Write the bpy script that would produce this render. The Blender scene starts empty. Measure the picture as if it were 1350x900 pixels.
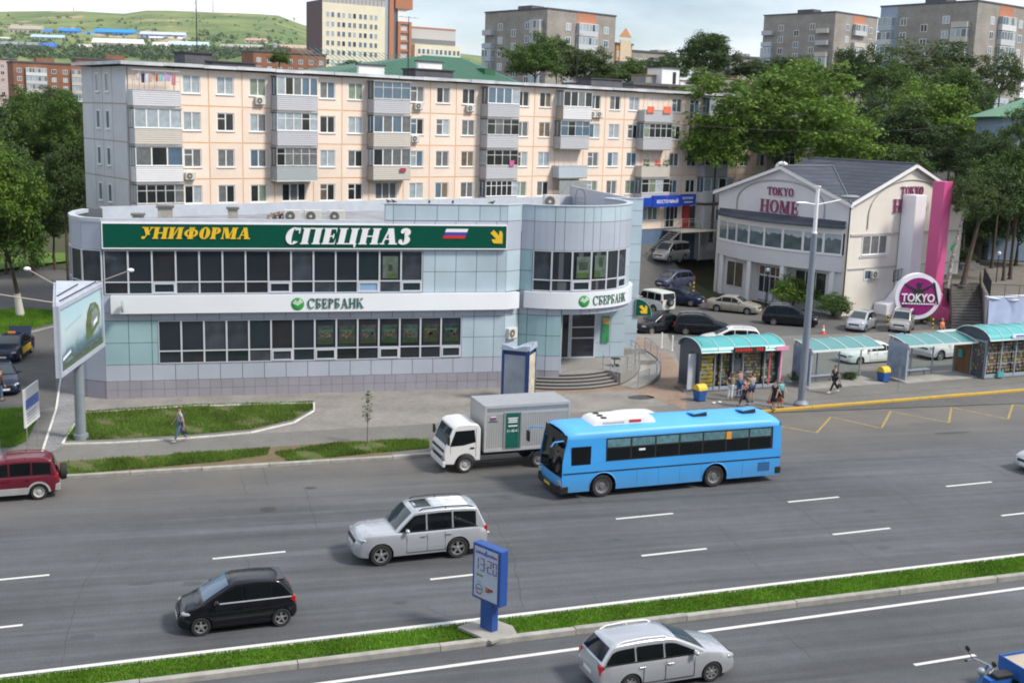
import bpy, math, random
from mathutils import Vector, Matrix
import numpy as np
random.seed(7)
sc = bpy.context.scene
PI = math.pi
# ---------------------------------------------------------------- camera
F_PX, PITCH, ROLL, YAW, CAM_H = 1540.0,0.18834,0.03069,-0.25863,15.812
_r = Vector((math.cos(YAW), math.sin(YAW),0)); _f = Vector((-math.sin(YAW), math.cos(YAW),0)); _z = Vector((0,0,1))
CF = _f * math.cos(PITCH) - _z * math.sin(PITCH)
_u = _f * math.sin(PITCH) + _z * math.cos(PITCH)
CR = _r * math.cos(ROLL) + _u * math.sin(ROLL)
CU = -_r * math.sin(ROLL) + _u * math.cos(ROLL)
CP = Vector((0,0, CAM_H))
cam = bpy.data.cameras.new('camera'); camo = bpy.data.objects.new('camera', cam)
sc.collection.objects.link(camo); sc.camera = camo
cam.sensor_fit = 'HORIZONTAL'; cam.sensor_width = 36.0; cam.lens = 36.0 * F_PX / 1350.0
cam.clip_start = 0.3; cam.clip_end = 12000
camo.matrix_world = Matrix(((CR.x, CU.x, -CF.x, CP.x),(CR.y, CU.y, -CF.y, CP.y),(CR.z, CU.z, -CF.z, CP.z),(0,0,0,1)))
# ---------------------------------------------------------------- sky, sun, exposure
SUN_EL, SUN_AZ = math.radians(48), Vector((0.80,-0.60,0)).normalized()
wd = bpy.data.worlds.new('World'); sc.world = wd; wd.use_nodes = True
wn, wl = wd.node_tree.nodes, wd.node_tree.links
wn.clear()
wo = wn.new('ShaderNodeOutputWorld'); bg = wn.new('ShaderNodeBackground'); sky = wn.new('ShaderNodeTexSky')
sky.sky_type = 'NISHITA'; sky.sun_disc = False; sky.sun_elevation = SUN_EL
sky.sun_rotation = math.atan2(SUN_AZ.x, SUN_AZ.y)
sky.air_density = 1.0; sky.dust_density = 0.5; sky.ozone_density = 2.5
bg.inputs['Strength'].default_value = 0.1
tc = wn.new('ShaderNodeTexCoord'); mp = wn.new('ShaderNodeMapping'); mp.inputs['Scale'].default_value = (1.0,1.0,3.4); mp.inputs['Location'].default_value = (1.3,0.4,0.7)
nz = wn.new('ShaderNodeTexNoise'); nz.inputs['Scale'].default_value = 1.7; nz.inputs['Detail'].default_value = 7; nz.inputs['Roughness'].default_value = 0.55
rp = wn.new('ShaderNodeValToRGB'); rp.color_ramp.elements[0].position = 0.39; rp.color_ramp.elements[1].position = 0.57
rp.color_ramp.elements[0].color = (0.0,0.0,0.0,1); rp.color_ramp.elements[1].color = (1,1,1,1)
mx = wn.new('ShaderNodeMix'); mx.data_type = 'RGBA'
wl.new(tc.outputs['Generated'], mp.inputs['Vector']); wl.new(mp.outputs['Vector'], nz.inputs['Vector'])
wl.new(nz.outputs['Fac'], rp.inputs['Fac']); wl.new(rp.outputs['Color'], mx.inputs['Factor'])
wl.new(sky.outputs['Color'], mx.inputs['A']); mx.inputs['B'].default_value = (9.3,9.8,10.6,1)
wl.new(mx.outputs['Result'], bg.inputs['Color']); wl.new(bg.outputs['Background'], wo.inputs['Surface'])
sun = bpy.data.lights.new('sun', 'SUN'); sun.energy = 3.1; sun.angle = math.radians(11); sun.color = (1.0,0.93,0.82)
suno = bpy.data.objects.new('sun', sun); sc.collection.objects.link(suno)
_sd = Vector((SUN_AZ.x * math.cos(SUN_EL), SUN_AZ.y * math.cos(SUN_EL), math.sin(SUN_EL)))
suno.rotation_euler = (-_sd).to_track_quat('-Z', 'Y').to_euler(); suno.location = (30,-30,80)
sc.view_settings.view_transform = 'Standard'; sc.view_settings.look = 'None'
sc.view_settings.exposure = 0.38; sc.view_settings.gamma = 1.0; sc.view_settings.use_curve_mapping = False
sc.cycles.max_bounces = 6; sc.cycles.diffuse_bounces = 3; sc.cycles.glossy_bounces = 3; sc.cycles.transparent_max_bounces = 8
sc.cycles.use_denoising = True
sc.cycles.pixel_filter_type = 'BLACKMAN_HARRIS'; sc.cycles.filter_width = 1.9

# ---------------------------------------------------------------- pixel -> place helpers (used to read positions off the ground plane)
def ray(px, py): return CF + CR * ((px - 675) / F_PX) - CU * ((py - 450) / F_PX)
def at(px, py, z=0.0):
 d = ray(px, py); t = (z - CAM_H) / d.z
 return CP + d * t
def far(px, py, dist): return CP + ray(px, py) * dist
def ypl(px, py, y):                                  # point at world depth y
 d = ray(px, py); return CP + d * (y / d.y)
def upz(b, px, py):                                  # height where the ray passes over the point b
 d = ray(px, py); t = (b.x * d.x + b.y * d.y) / (d.x * d.x + d.y * d.y); return CAM_H + t * d.z
RA = 0.1003                                          # the avenue's direction
RU = Vector((math.cos(RA), math.sin(RA),0)); RN = Vector((-math.sin(RA), math.cos(RA),0))
def rd(s, t, z=0.0): v = RU * s + RN * t; return Vector((v.x, v.y, z))
def rst(p): return p.x * RU.x + p.y * RU.y, p.x * RN.x + p.y * RN.y
def sstep(a, b, x): t = min(1.0, max(0.0,(x - a) / (b - a))); return t * t * (3 - 2 * t)
# ---------------------------------------------------------------- materials
MATS = {}
def pm(name, rgb, rough=0.6, metal=0.0, var=0.10, scale=2.0, bump=0.0, bscale=30.0, spec=0.5, coat=0.0, emit=0.0, detail=4):
 if name in MATS: return MATS[name]
 m = bpy.data.materials.new(name); m.use_nodes = True
 n, l = m.node_tree.nodes, m.node_tree.links
 b = n['Principled BSDF']; b.inputs['Base Color'].default_value = (*rgb, 1)
 b.inputs['Roughness'].default_value = rough; b.inputs['Metallic'].default_value = metal
 b.inputs['Specular IOR Level'].default_value = spec; b.inputs['Coat Weight'].default_value = coat; b.inputs['Coat Roughness'].default_value = 0.06
 if emit: b.inputs['Emission Color'].default_value = (*rgb, 1); b.inputs['Emission Strength'].default_value = emit
 if var or bump:
  t = n.new('ShaderNodeTexCoord')
  if var:
   z = n.new('ShaderNodeTexNoise'); z.inputs['Scale'].default_value = scale; z.inputs['Detail'].default_value = detail
   l.new(t.outputs['Object'], z.inputs['Vector'])
   r = n.new('ShaderNodeMapRange'); r.inputs[1].default_value = 0.25; r.inputs[2].default_value = 0.75
   r.inputs[3].default_value = 1 - var; r.inputs[4].default_value = 1 + var
   l.new(z.outputs['Fac'], r.inputs[0])
   oi = n.new('ShaderNodeObjectInfo'); r2 = n.new('ShaderNodeMapRange'); r2.inputs[3].default_value = 1 - var * .5; r2.inputs[4].default_value = 1 + var * .5
   l.new(oi.outputs['Random'], r2.inputs[0])
   mm = n.new('ShaderNodeMath'); mm.operation = 'MULTIPLY'; l.new(r.outputs[0], mm.inputs[0]); l.new(r2.outputs[0], mm.inputs[1])
   v = n.new('ShaderNodeVectorMath'); v.operation = 'SCALE'; v.inputs[0].default_value = rgb
   l.new(mm.outputs[0], v.inputs['Scale']); l.new(v.outputs[0], b.inputs['Base Color'])
  if bump:
   z2 = n.new('ShaderNodeTexNoise'); z2.inputs['Scale'].default_value = bscale; z2.inputs['Detail'].default_value = 5
   l.new(t.outputs['Object'], z2.inputs['Vector'])
   bp = n.new('ShaderNodeBump'); bp.inputs['Strength'].default_value = bump; bp.inputs['Distance'].default_value = 0.03
   l.new(z2.outputs['Fac'], bp.inputs['Height']); l.new(bp.outputs['Normal'], b.inputs['Normal'])
 MATS[name] = m; return m
def _nt(m): return m.node_tree.nodes, m.node_tree.links
def asphalt(name, rgb, patch=0.25, streak=0.0):
 if name in MATS: return MATS[name]
 m = pm(name, rgb, 0.85, var=0, bump=0.25, bscale=60, spec=0.3); n, l = _nt(m); b = n['Principled BSDF']
 t = n.new('ShaderNodeTexCoord'); acc = None
 def add(scale, det, lo, hi, mapping=None, rough=0.6):
  nonlocal acc
  z = n.new('ShaderNodeTexNoise'); z.inputs['Scale'].default_value = scale; z.inputs['Detail'].default_value = det; z.inputs['Roughness'].default_value = rough
  src = t.outputs['Object']
  if mapping:
   mp = n.new('ShaderNodeMapping'); mp.inputs['Rotation'].default_value = (0,0,-RA); mp.inputs['Scale'].default_value = mapping
   mp.vector_type = 'TEXTURE' if False else 'POINT'; l.new(src, mp.inputs['Vector']); src = mp.outputs['Vector']
  l.new(src, z.inputs['Vector'])
  r = n.new('ShaderNodeMapRange'); r.inputs[1].default_value = 0.3; r.inputs[2].default_value = 0.7; r.inputs[3].default_value = lo; r.inputs[4].default_value = hi
  l.new(z.outputs['Fac'], r.inputs[0])
  if acc is None: acc = r.outputs[0]
  else:
   mm = n.new('ShaderNodeMath'); mm.operation = 'MULTIPLY'; l.new(acc, mm.inputs[0]); l.new(r.outputs[0], mm.inputs[1]); acc = mm.outputs[0]
 add(0.12,5,1 - patch, 1 + patch); add(14,3,0.82,1.18, None, 0.75); add(1.6,6,0.93,1.07)
 if streak: add(1.0,4,1 - streak, 1 + streak, (0.03,0.75,1)); add(1.0,5,1 - streak * .6,1 + streak * .6,(0.08,2.8,1))
 v = n.new('ShaderNodeVectorMath'); v.operation = 'SCALE'; v.inputs[0].default_value = rgb
 l.new(acc, v.inputs['Scale'])
 if not streak: l.new(v.outputs[0], b.inputs['Base Color']); return m
 dt = n.new('ShaderNodeVectorMath'); dt.operation = 'DOT_PRODUCT'; l.new(t.outputs['Object'], dt.inputs[0]); dt.inputs[1].default_value = (-math.sin(RA), math.cos(RA),0)   # distance across the avenue: dust lies towards the far kerb
 z = n.new('ShaderNodeTexNoise'); z.inputs['Scale'].default_value = .35; z.inputs['Detail'].default_value = 7; l.new(t.outputs['Object'], z.inputs['Vector'])
 r = n.new('ShaderNodeMapRange'); r.inputs[1].default_value = 45.2; r.inputs[2].default_value = 52; r.inputs[4].default_value = 1.5; l.new(dt.outputs['Value'], r.inputs[0]); mu = n.new('ShaderNodeMath'); mu.operation = 'MULTIPLY'; mu.use_clamp = True; l.new(r.outputs[0], mu.inputs[0]); l.new(z.outputs['Fac'], mu.inputs[1])
 mx = n.new('ShaderNodeMix'); mx.data_type = 'RGBA'; l.new(mu.outputs[0], mx.inputs['Factor']); l.new(v.outputs[0], mx.inputs['A']); mx.inputs['B'].default_value = (.155,.142,.125,1); l.new(mx.outputs['Result'], b.inputs['Base Color']); return m
def paving(name, rgb, bw=0.3, bh=0.15, rot=0.0, mortar=0.012, dark=0.6):
 if name in MATS: return MATS[name]
 m = pm(name, rgb, 0.85, var=0, spec=0.3); n, l = _nt(m); b = n['Principled BSDF']
 t = n.new('ShaderNodeTexCoord'); mp = n.new('ShaderNodeMapping'); mp.inputs['Rotation'].default_value = (0,0, rot)
 br = n.new('ShaderNodeTexBrick'); br.inputs['Scale'].default_value = 1; br.inputs['Brick Width'].default_value = bw; br.inputs['Row Height'].default_value = bh
 br.inputs['Mortar Size'].default_value = mortar; br.inputs['Color1'].default_value = (*[c * 1.1 for c in rgb], 1); br.inputs['Color2'].default_value = (*[c * .86 for c in rgb], 1)
 br.inputs['Mortar'].default_value = (*[c * dark for c in rgb], 1)
 l.new(t.outputs['Object'], mp.inputs['Vector']); l.new(mp.outputs['Vector'], br.inputs['Vector'])
 z = n.new('ShaderNodeTexNoise'); z.inputs['Scale'].default_value = 0.5; z.inputs['Detail'].default_value = 6; l.new(t.outputs['Object'], z.inputs['Vector'])
 r = n.new('ShaderNodeMapRange'); r.inputs[1].default_value = .3; r.inputs[2].default_value = .7; r.inputs[3].default_value = .8; r.inputs[4].default_value = 1.15; l.new(z.outputs['Fac'], r.inputs[0])
 v = n.new('ShaderNodeVectorMath'); v.operation = 'SCALE'; l.new(br.outputs['Color'], v.inputs[0]); l.new(r.outputs[0], v.inputs['Scale'])
 l.new(v.outputs[0], b.inputs['Base Color']); return m
def brick_mat(name, c1, c2, mortar, bw=0.5, bh=0.17):
 if name in MATS: return MATS[name]
 m = pm(name, c1,0.9, var=0, spec=0.2); n, l = _nt(m); b = n['Principled BSDF']
 t = n.new('ShaderNodeTexCoord'); sp = n.new('ShaderNodeSeparateXYZ'); cb = n.new('ShaderNodeCombineXYZ'); ad = n.new('ShaderNodeMath')
 l.new(t.outputs['Object'], sp.inputs[0]); l.new(sp.outputs[0], ad.inputs[0]); l.new(sp.outputs[1], ad.inputs[1]); l.new(ad.outputs[0], cb.inputs[0]); l.new(sp.outputs[2], cb.inputs[1])
 br = n.new('ShaderNodeTexBrick'); br.inputs['Scale'].default_value = 1; br.inputs['Brick Width'].default_value = bw; br.inputs['Row Height'].default_value = bh; br.inputs['Mortar Size'].default_value = 0.02
 br.inputs['Color1'].default_value = (*c1,1); br.inputs['Color2'].default_value = (*c2,1); br.inputs['Mortar'].default_value = (*mortar, 1); l.new(cb.outputs[0], br.inputs['Vector'])
 z = n.new('ShaderNodeTexNoise'); z.inputs['Scale'].default_value = .35; z.inputs['Detail'].default_value = 5; l.new(t.outputs['Object'], z.inputs['Vector'])
 r = n.new('ShaderNodeMapRange'); r.inputs[1].default_value = .3; r.inputs[2].default_value = .7; r.inputs[3].default_value = .85; r.inputs[4].default_value = 1.15; l.new(z.outputs['Fac'], r.inputs[0])
 v = n.new('ShaderNodeVectorMath'); v.operation = 'SCALE'; l.new(br.outputs['Color'], v.inputs[0]); l.new(r.outputs[0], v.inputs['Scale']); l.new(v.outputs[0], b.inputs['Base Color']); return m
def leaf_mat(name, c1, c2, trans=0.3):
 if name in MATS: return MATS[name]
 m = bpy.data.materials.new(name); m.use_nodes = True; n, l = _nt(m); n.clear()
 o = n.new('ShaderNodeOutputMaterial'); d = n.new('ShaderNodeBsdfPrincipled'); tr = n.new('ShaderNodeBsdfTranslucent'); mx = n.new('ShaderNodeMixShader'); mx.inputs[0].default_value = trans
 d.inputs['Roughness'].default_value = 0.55; d.inputs['Specular IOR Level'].default_value = 0.3
 g = n.new('ShaderNodeNewGeometry'); oi = n.new('ShaderNodeObjectInfo'); cm = n.new('ShaderNodeMix'); cm.data_type = 'RGBA'
 cm.inputs['A'].default_value = (*c1,1); cm.inputs['B'].default_value = (*c2,1); l.new(g.outputs['Random Per Island'], cm.inputs['Factor'])
 t = n.new('ShaderNodeTexCoord'); z = n.new('ShaderNodeTexNoise'); z.inputs['Scale'].default_value = 0.45; z.inputs['Detail'].default_value = 3; l.new(t.outputs['Object'], z.inputs['Vector'])
 r = n.new('ShaderNodeMapRange'); r.inputs[1].default_value = .3; r.inputs[2].default_value = .7; r.inputs[3].default_value = .7; r.inputs[4].default_value = 1.35; l.new(z.outputs['Fac'], r.inputs[0])
 v = n.new('ShaderNodeVectorMath'); v.operation = 'SCALE'; l.new(cm.outputs['Result'], v.inputs[0]); l.new(r.outputs[0], v.inputs['Scale'])
 l.new(v.outputs[0], d.inputs['Base Color']); l.new(v.outputs[0], tr.inputs['Color']); l.new(d.outputs[0], mx.inputs[1]); l.new(tr.outputs[0], mx.inputs[2]); l.new(mx.outputs[0], o.inputs['Surface'])
 MATS[name] = m; return m
def mottled(name, c1, c2, scale, rough=0.9, lo=.42, hi=.58, detail=6):
 if name in MATS: return MATS[name]
 m = pm(name, c1, rough, var=0, spec=0.2); n, l = _nt(m); b = n['Principled BSDF']
 t = n.new('ShaderNodeTexCoord'); z = n.new('ShaderNodeTexNoise'); z.inputs['Scale'].default_value = scale; z.inputs['Detail'].default_value = detail; z.inputs['Roughness'].default_value = .65; l.new(t.outputs['Object'], z.inputs['Vector'])
 r = n.new('ShaderNodeValToRGB'); r.color_ramp.elements[0].position = lo; r.color_ramp.elements[1].position = hi; r.color_ramp.elements[0].color = (*c1,1); r.color_ramp.elements[1].color = (*c2,1)
 l.new(z.outputs['Fac'], r.inputs[0]); l.new(r.outputs[0], b.inputs['Base Color']); return m
def paint(name, rgb, metal=0.0, rough=0.28): return pm(name, rgb, rough, metal=metal, var=0.03, scale=1.5, coat=0.3, spec=.3)

# ---------------------------------------------------------------- mesh building
class MB:
 def __init__(s): s.v = []; s.f = []; s.m = []; s.mi = 0; s.X = None
 def mat(s, i): s.mi = i; return s
 def av(s, p):
  p = Vector(p)
  if s.X is not None: p = s.X @ p
  s.v.append((p.x, p.y, p.z)); return len(s.v) - 1
 def face(s, ids): s.f.append(tuple(ids)); s.m.append(s.mi)
 def poly(s, pts): s.face([s.av(p) for p in pts]); return s
 def box(s, x0, y0, z0, x1, y1, z1):
  i = [s.av(p) for p in ((x0, y0, z0),(x1, y0, z0),(x1, y1, z0),(x0, y1, z0),(x0, y0, z1),(x1, y0, z1),(x1, y1, z1),(x0, y1, z1))]
  for q in ((0,3,2,1),(4,5,6,7),(0,1,5,4),(1,2,6,5),(2,3,7,6),(3,0,4,7)): s.face([i[k] for k in q])
  return s
 def prism(s, pts, d):                              # polygon pts (3D) extruded by vector d
  d = Vector(d); a = [s.av(p) for p in pts]; b = [s.av(Vector(p) + d) for p in pts]; n = len(a)
  s.face(a[::-1]); s.face(b)
  for k in range(n): s.face((a[k], a[(k + 1) % n], b[(k + 1) % n], b[k]))
  return s
 def tube(s, p0, p1, r0, r1=None, n=8, caps=True):
  r1 = r0 if r1 is None else r1; p0 = Vector(p0); p1 = Vector(p1); d = (p1 - p0)
  if d.length < 1e-6: return s
  d.normalize(); a = Vector((0,0,1)) if abs(d.z) < .9 else Vector((1,0,0)); u = d.cross(a).normalized(); w = d.cross(u)
  A = []; B = []
  for k in range(n):
   c, e = math.cos(2 * PI * k / n), math.sin(2 * PI * k / n); A.append(s.av(p0 + (u * c + w * e) * r0)); B.append(s.av(p1 + (u * c + w * e) * r1))
  for k in range(n): s.face((A[k], A[(k + 1) % n], B[(k + 1) % n], B[k]))
  if caps: s.face(A[::-1]); s.face(B)
  return s
 def path(s, pts, r, n=6):
  for a, b in zip(pts[:-1], pts[1:]): s.tube(a, b, r, r, n)
  return s
 def ell(s, c, r, nu=12, nv=7):
  c = Vector(c); rows = []
  for j in range(nv + 1):
   t = PI * j / nv; rows.append([s.av((c.x + r[0] * math.sin(t) * math.cos(2 * PI * i / nu), c.y + r[1] * math.sin(t) * math.sin(2 * PI * i / nu), c.z - r[2] * math.cos(t))) for i in range(nu)])
  for j in range(nv):
   for i in range(nu): s.face((rows[j][i], rows[j][(i + 1) % nu], rows[j + 1][(i + 1) % nu], rows[j + 1][i]))
  return s
 def lathe(s, prof, c=(0,0,0), axis='z', n=20):     # prof: (r, h)
  rows = []
  for r, h in prof:
   row = []
   for i in range(n):
    a = 2 * PI * i / n; x, y = r * math.cos(a), r * math.sin(a)
    p = (x, y, h) if axis == 'z' else ((x, h, y) if axis == 'y' else (h, x, y))
    row.append(s.av((p[0] + c[0], p[1] + c[1], p[2] + c[2])))
   rows.append(row)
  for j in range(len(rows) - 1):
   for i in range(n): s.face((rows[j][i], rows[j][(i + 1) % n], rows[j + 1][(i + 1) % n], rows[j + 1][i]))
  return s
 def grid(s, rows):                                    # rows of 3D points
  I = [[s.av(p) for p in r] for r in rows]
  for a, b in zip(I[:-1], I[1:]):
   for k in range(len(a) - 1): s.face((a[k], a[k + 1], b[k + 1], b[k]))
  return s
 def mesh(s, name, mats, smooth=None):
  me = bpy.data.meshes.new(name); me.from_pydata(s.v, [], s.f)
  for m in (mats if isinstance(mats, (list, tuple)) else [mats]): me.materials.append(m)
  if any(s.m): me.polygons.foreach_set('material_index', s.m)
  if smooth is not None:
   me.polygons.foreach_set('use_smooth', [True] * len(s.f)); me.set_sharp_from_angle(angle=math.radians(smooth))
  me.update(); return me
 def build(s, name, mats, parent=None, loc=None, smooth=None, bevel=0.0):
  o = link(name, s.mesh(name, mats, smooth), parent, loc)
  if bevel:
   b = o.modifiers.new('bevel', 'BEVEL'); b.width = bevel; b.segments = 2; b.limit_method = 'ANGLE'; b.angle_limit = math.radians(40)
  return o
COL = sc.collection
def link(name, me, parent=None, loc=None, rz=0.0):
 o = bpy.data.objects.new(name, me); COL.objects.link(o)
 if parent is not None: o.parent = parent
 if loc is not None: o.location = loc
 if rz: o.rotation_euler = (0,0, rz)
 return o
def tag(o, label=None, cat=None, group=None, kind=None):
 if label: o['label'] = label
 if cat: o['category'] = cat
 if group: o['group'] = group
 if kind: o['kind'] = kind
 return o
def thing(name, label, cat, loc=(0,0,0), rz=0.0, group=None):
 o = bpy.data.objects.new(name, None); COL.objects.link(o); o.empty_display_size = .3
 o.location = loc; o.rotation_euler = (0,0, rz); return tag(o, label, cat, group)
def solo(o, label, cat, group=None): return tag(o, label, cat, group)
KIDS = {}
def copy_tree(o, parent=None):
 c = o.copy(); COL.objects.link(c); c.parent = parent
 for ch in o.children: copy_tree(ch, c)
 return c
def bx(x0, y0, z0, x1, y1, z1): return MB().box(x0, y0, z0, x1, y1, z1)
def fl(text, size, mat, parent, loc, rot, depth=0.02, name='lettering', width=None, shear=0.0, bold=0.0, align='CENTER'):
 cu = bpy.data.curves.new('lettering', 'FONT'); cu.body = text; cu.size = size; cu.extrude = depth; cu.align_x = align; cu.shear = shear; cu.offset = bold; cu.resolution_u = 3
 t = bpy.data.objects.new('t', cu); COL.objects.link(t)
 me = bpy.data.meshes.new_from_object(t); bpy.data.objects.remove(t); bpy.data.curves.remove(cu)
 me.materials.clear(); me.materials.append(mat)
 if width:
  xs = [v.co.x for v in me.vertices]; k = width / max(1e-6, max(xs) - min(xs)); me.transform(Matrix.Diagonal((k, 1,1,1)))
 o = link(name, me, parent, loc); o.rotation_euler = rot; return o
# ---------------------------------------------------------------- fat-face serif lettering (drawn stroke by stroke)
def glyph(ch, S, h, e):
 """strokes in a box of height 1: list of polygons (x, y); returns polygons, advance"""
 P = []
 R = lambda x0, y0, x1, y1: P.append([(x0, y0),(x1, y0),(x1, y1),(x0, y1)])
 def stem(x, y0=0.0, y1=1.0, w=None, top=True, bot=True):
  w = w or S; R(x, y0, x + w, y1)
  if top: R(x - e, y1 - h, x + w + e, y1)
  if bot: R(x - e, y0, x + w + e, y0 + h)
 def ring(cx, cy, rx, ry, a0, a1, tx=None, ty=None, n=14):
  tx = S if tx is None else tx; ty = h if ty is None else ty
  for k in range(n):
   t0, t1 = math.radians(a0 + (a1 - a0) * k / n), math.radians(a0 + (a1 - a0) * (k + 1) / n)
   P.append([(cx + (rx - tx) * math.cos(t0), cy + (ry - ty) * math.sin(t0)),(cx + rx * math.cos(t0), cy + ry * math.sin(t0)),
     (cx + rx * math.cos(t1), cy + ry * math.sin(t1)),(cx + (rx - tx) * math.cos(t1), cy + (ry - ty) * math.sin(t1))])
 def dg(x0, y0, x1, y1, w): P.append([(x0, y0),(x0 + w, y0),(x1 + w, y1),(x1, y1)])
 hw = S * .45
 if ch in 'НH': stem(e, ); stem(e + S + .34, ); R(e + S, .5 - h / 2, e + S + .34,.5 + h / 2); a = 2 * S + .34 + 2 * e
 elif ch == 'П': stem(e); stem(e + S + .32); R(e + S, 1 - h, e + S + .32,1); a = 2 * S + .32 + 2 * e
 elif ch == 'Ц': stem(e); stem(e + S + .32); R(e + S, 0, e + S + .32, h); P.append([(e + 2 * S + .22,0),(e + 2 * S + .36,0),(e + 2 * S + .36,-.2),(e + 2 * S + .28,-.2)]); a = 2 * S + .36 + 2 * e
 elif ch == 'И': stem(e); stem(e + S + .34); dg(e + S * .6,.06, e + S + .24,.94, hw * .7); a = 2 * S + .34 + 2 * e
 elif ch in 'ОO': ring(.42,.5,.42,.52,0,360, n=26); a = .84
 elif ch in 'СC':
  ring(.44,.5,.44,.52,48,318, n=22); R(.72,.66,.72 + h, 1.0); ring(.62,.86,.16,.15,-10,170,.12,.09,6); a = .84
 elif ch == 'Е' or ch == 'E':
  stem(e); R(e + S, 1 - h, e + S + .34,1); R(e + S, 0, e + S + .36, h); R(e + S, .5 - h / 2, e + S + .2,.5 + h / 2)
  P.append([(e + S + .34 - .05,1 - h),(e + S + .34,1 - h),(e + S + .34,.68)]); P.append([(e + S + .29, h),(e + S + .36,.34),(e + S + .36, h)]); R(e + S + .17,.36, e + S + .17 + h, .64); a = S + .4 + e
 elif ch in 'РP': stem(e); ring(e + S, .72,.36,.28,-90,90, S * .85, h); a = S + .4 + e
 elif ch == 'Ф': stem(.42); ring(.42 + S / 2,.5,.54,.36,0,360, S * .72, h, 26); a = .84 + S
 elif ch in 'УY' and ch == 'У':
  dg(.1,1.0,.38,.34, S); dg(.72,1.0,.22,.0, hw * .7); R(.0,1 - h, .1 + S + e, 1); R(.6,1 - h, .9,1); ring(.2,.1,.15,.12,0,360,.15,.12,10); a = .86
 elif ch == 'Y':
  dg(.08,1.0,.36,.45, S); dg(.74,1.0,.44,.45, hw * .7); stem(.36,0,.5, None, False, True); R(0,1 - h, .08 + S + e, 1); R(.62,1 - h, .92,1); a = .86
 elif ch in 'МM':
  stem(e, w=hw * .7); dg(e + .02,1.0, e + .34,.05, S); dg(e + .34 + S * .4,.05, e + S + .44,1.0, hw * .6); stem(e + S + .44); R(e - .06,1 - h, e + S, 1); a = 2 * S + .46 + 2 * e
 elif ch in 'АA':
  dg(.1,0,.38,1.0, hw * .7); dg(.62,0,.32,1.0, S); R(.24,.3,.62,.3 + h); R(.0,0,.3, h); R(.54,0,.62 + S + .1, h); a = .68 + S
 elif ch == 'З':
  ring(.3,.74,.34,.28,-80,150, S, h); ring(.32,.27,.38,.29,-150,85, S, h); ring(.14,.8,.12,.12,0,360,.12,.12,9); ring(.12,.2,.12,.12,0,360,.12,.12,9); a = .76
 elif ch == 'Б': stem(e); R(e + S, 1 - h, e + S + .36,1); P.append([(e + S + .3,1 - h),(e + S + .36,1 - h),(e + S + .36,.74)]); ring(e + S, .29,.37,.29,-90,90, S * .85, h); a = S + .42 + e
 elif ch in 'ТT': stem(.42 - S / 2); R(.0,1 - h, .84,1); P.append([(0,1 - h),(0,.7),(.05,1 - h)]); P.append([(.84,1 - h),(.79,1 - h),(.84,.7)]); a = .84
 elif ch in 'КK': stem(e); dg(e + S, .45, e + S + .36,1.0, hw * .6); dg(e + S + .38,0, e + S + .08,.55, S * .95); R(e + S + .26,1 - h, e + S + .36 + hw + .1,1); R(e + S + .28,0, e + 2 * S + .46, h); a = 2 * S + .38 + e
 else: a = .4
 return P, a
def serif(text, height, width, mat, parent, loc, rot, depth=0.05, S=.26, h=.07, e=.08, slant=0.0, gap=.1, letter_objs=True, mapf=None):
 """letters as raised pieces; local x right, y up, z out; mapf bends x,z onto a curve"""
 x = 0; pieces = []
 for ch in text:
  if ch == ' ': x += .4; continue
  P, a = glyph(ch, S, h, e); pieces.append((x, P)); x += a + gap
 tot = x - gap; k = width / tot; objs = []
 for x0, P in pieces:
  mb = MB()
  for n, p in enumerate(P):
   d = depth + .0012 * (n % 9)
   q = [((x0 + u) * k + slant * v * height, v * height) for u, v in p]
   ar = sum(q[i][0] * q[(i + 1) % len(q)][1] - q[(i + 1) % len(q)][0] * q[i][1] for i in range(len(q)))
   if ar < 0: q = q[::-1]
   if mapf: A = [mapf(u, v, 0) for u, v in q]; B = [mapf(u, v, d) for u, v in q]
   else: A = [(u, v, 0) for u, v in q]; B = [(u, v, d) for u, v in q]
   a = [mb.av(p) for p in A]; b = [mb.av(p) for p in B]; m = len(a); mb.face(b)
   for i in range(m): mb.face((a[i], a[(i + 1) % m], b[(i + 1) % m], b[i]))
  o = mb.build('letter', mat, parent, loc); o.rotation_euler = rot; objs.append(o)
 return objs
# ================================================================= SETTING
A_ROAD = asphalt('asphalt_road', (0.093,0.098,0.107),.17,.24)
A_LOT = asphalt('asphalt_lot', (0.105,0.104,0.102),.22)
A_PATH = asphalt('asphalt_path', (0.165,0.160,0.150),.18)
M_PAVE = paving('pavers_grey', (0.27,0.255,0.235),.22,.11, RA)
M_PAVE_R = paving('pavers_red', (0.30,0.22,0.17),.22,.11, RA)
M_TILEPATH = paving('pavers_blue_grey', (0.25,0.25,0.26),.3,.15,.5)
M_KERB = pm('kerb_concrete', (0.33,0.32,0.30),.9, var=.22, scale=3, bump=.4, bscale=25)
M_KERBW = pm('kerb_whitewashed', (0.62,0.61,0.58),.9, var=.15, scale=4, bump=.3)
M_KERBY = mottled('kerb_yellow', (0.52,0.33,0.05),(0.30,0.25,0.15),2.2,.8,.5,.75)
M_LINE = mottled('road_paint_white', (0.62,0.62,0.60),(0.36,0.36,0.36),5,.7,.55,.85)
M_LINEY = mottled('road_paint_yellow', (0.42,0.30,0.08),(0.13,0.12,0.10),4,.7,.40,.72)
M_CRACK = pm('crack_tar', (0.052,0.055,0.06),.9, var=.2)
M_SOIL = mottled('soil_and_grass', (0.065,0.115,0.024),(0.145,0.112,0.072),2.2,.95,.42,.62)
M_LAWN = mottled('lawn_base', (0.075,0.17,0.02),(0.13,0.19,0.035),1.5)
M_DIRT = mottled('dirt_bank', (0.07,0.055,0.04),(0.05,0.075,0.025),0.6,.95,.4,.6)
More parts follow.
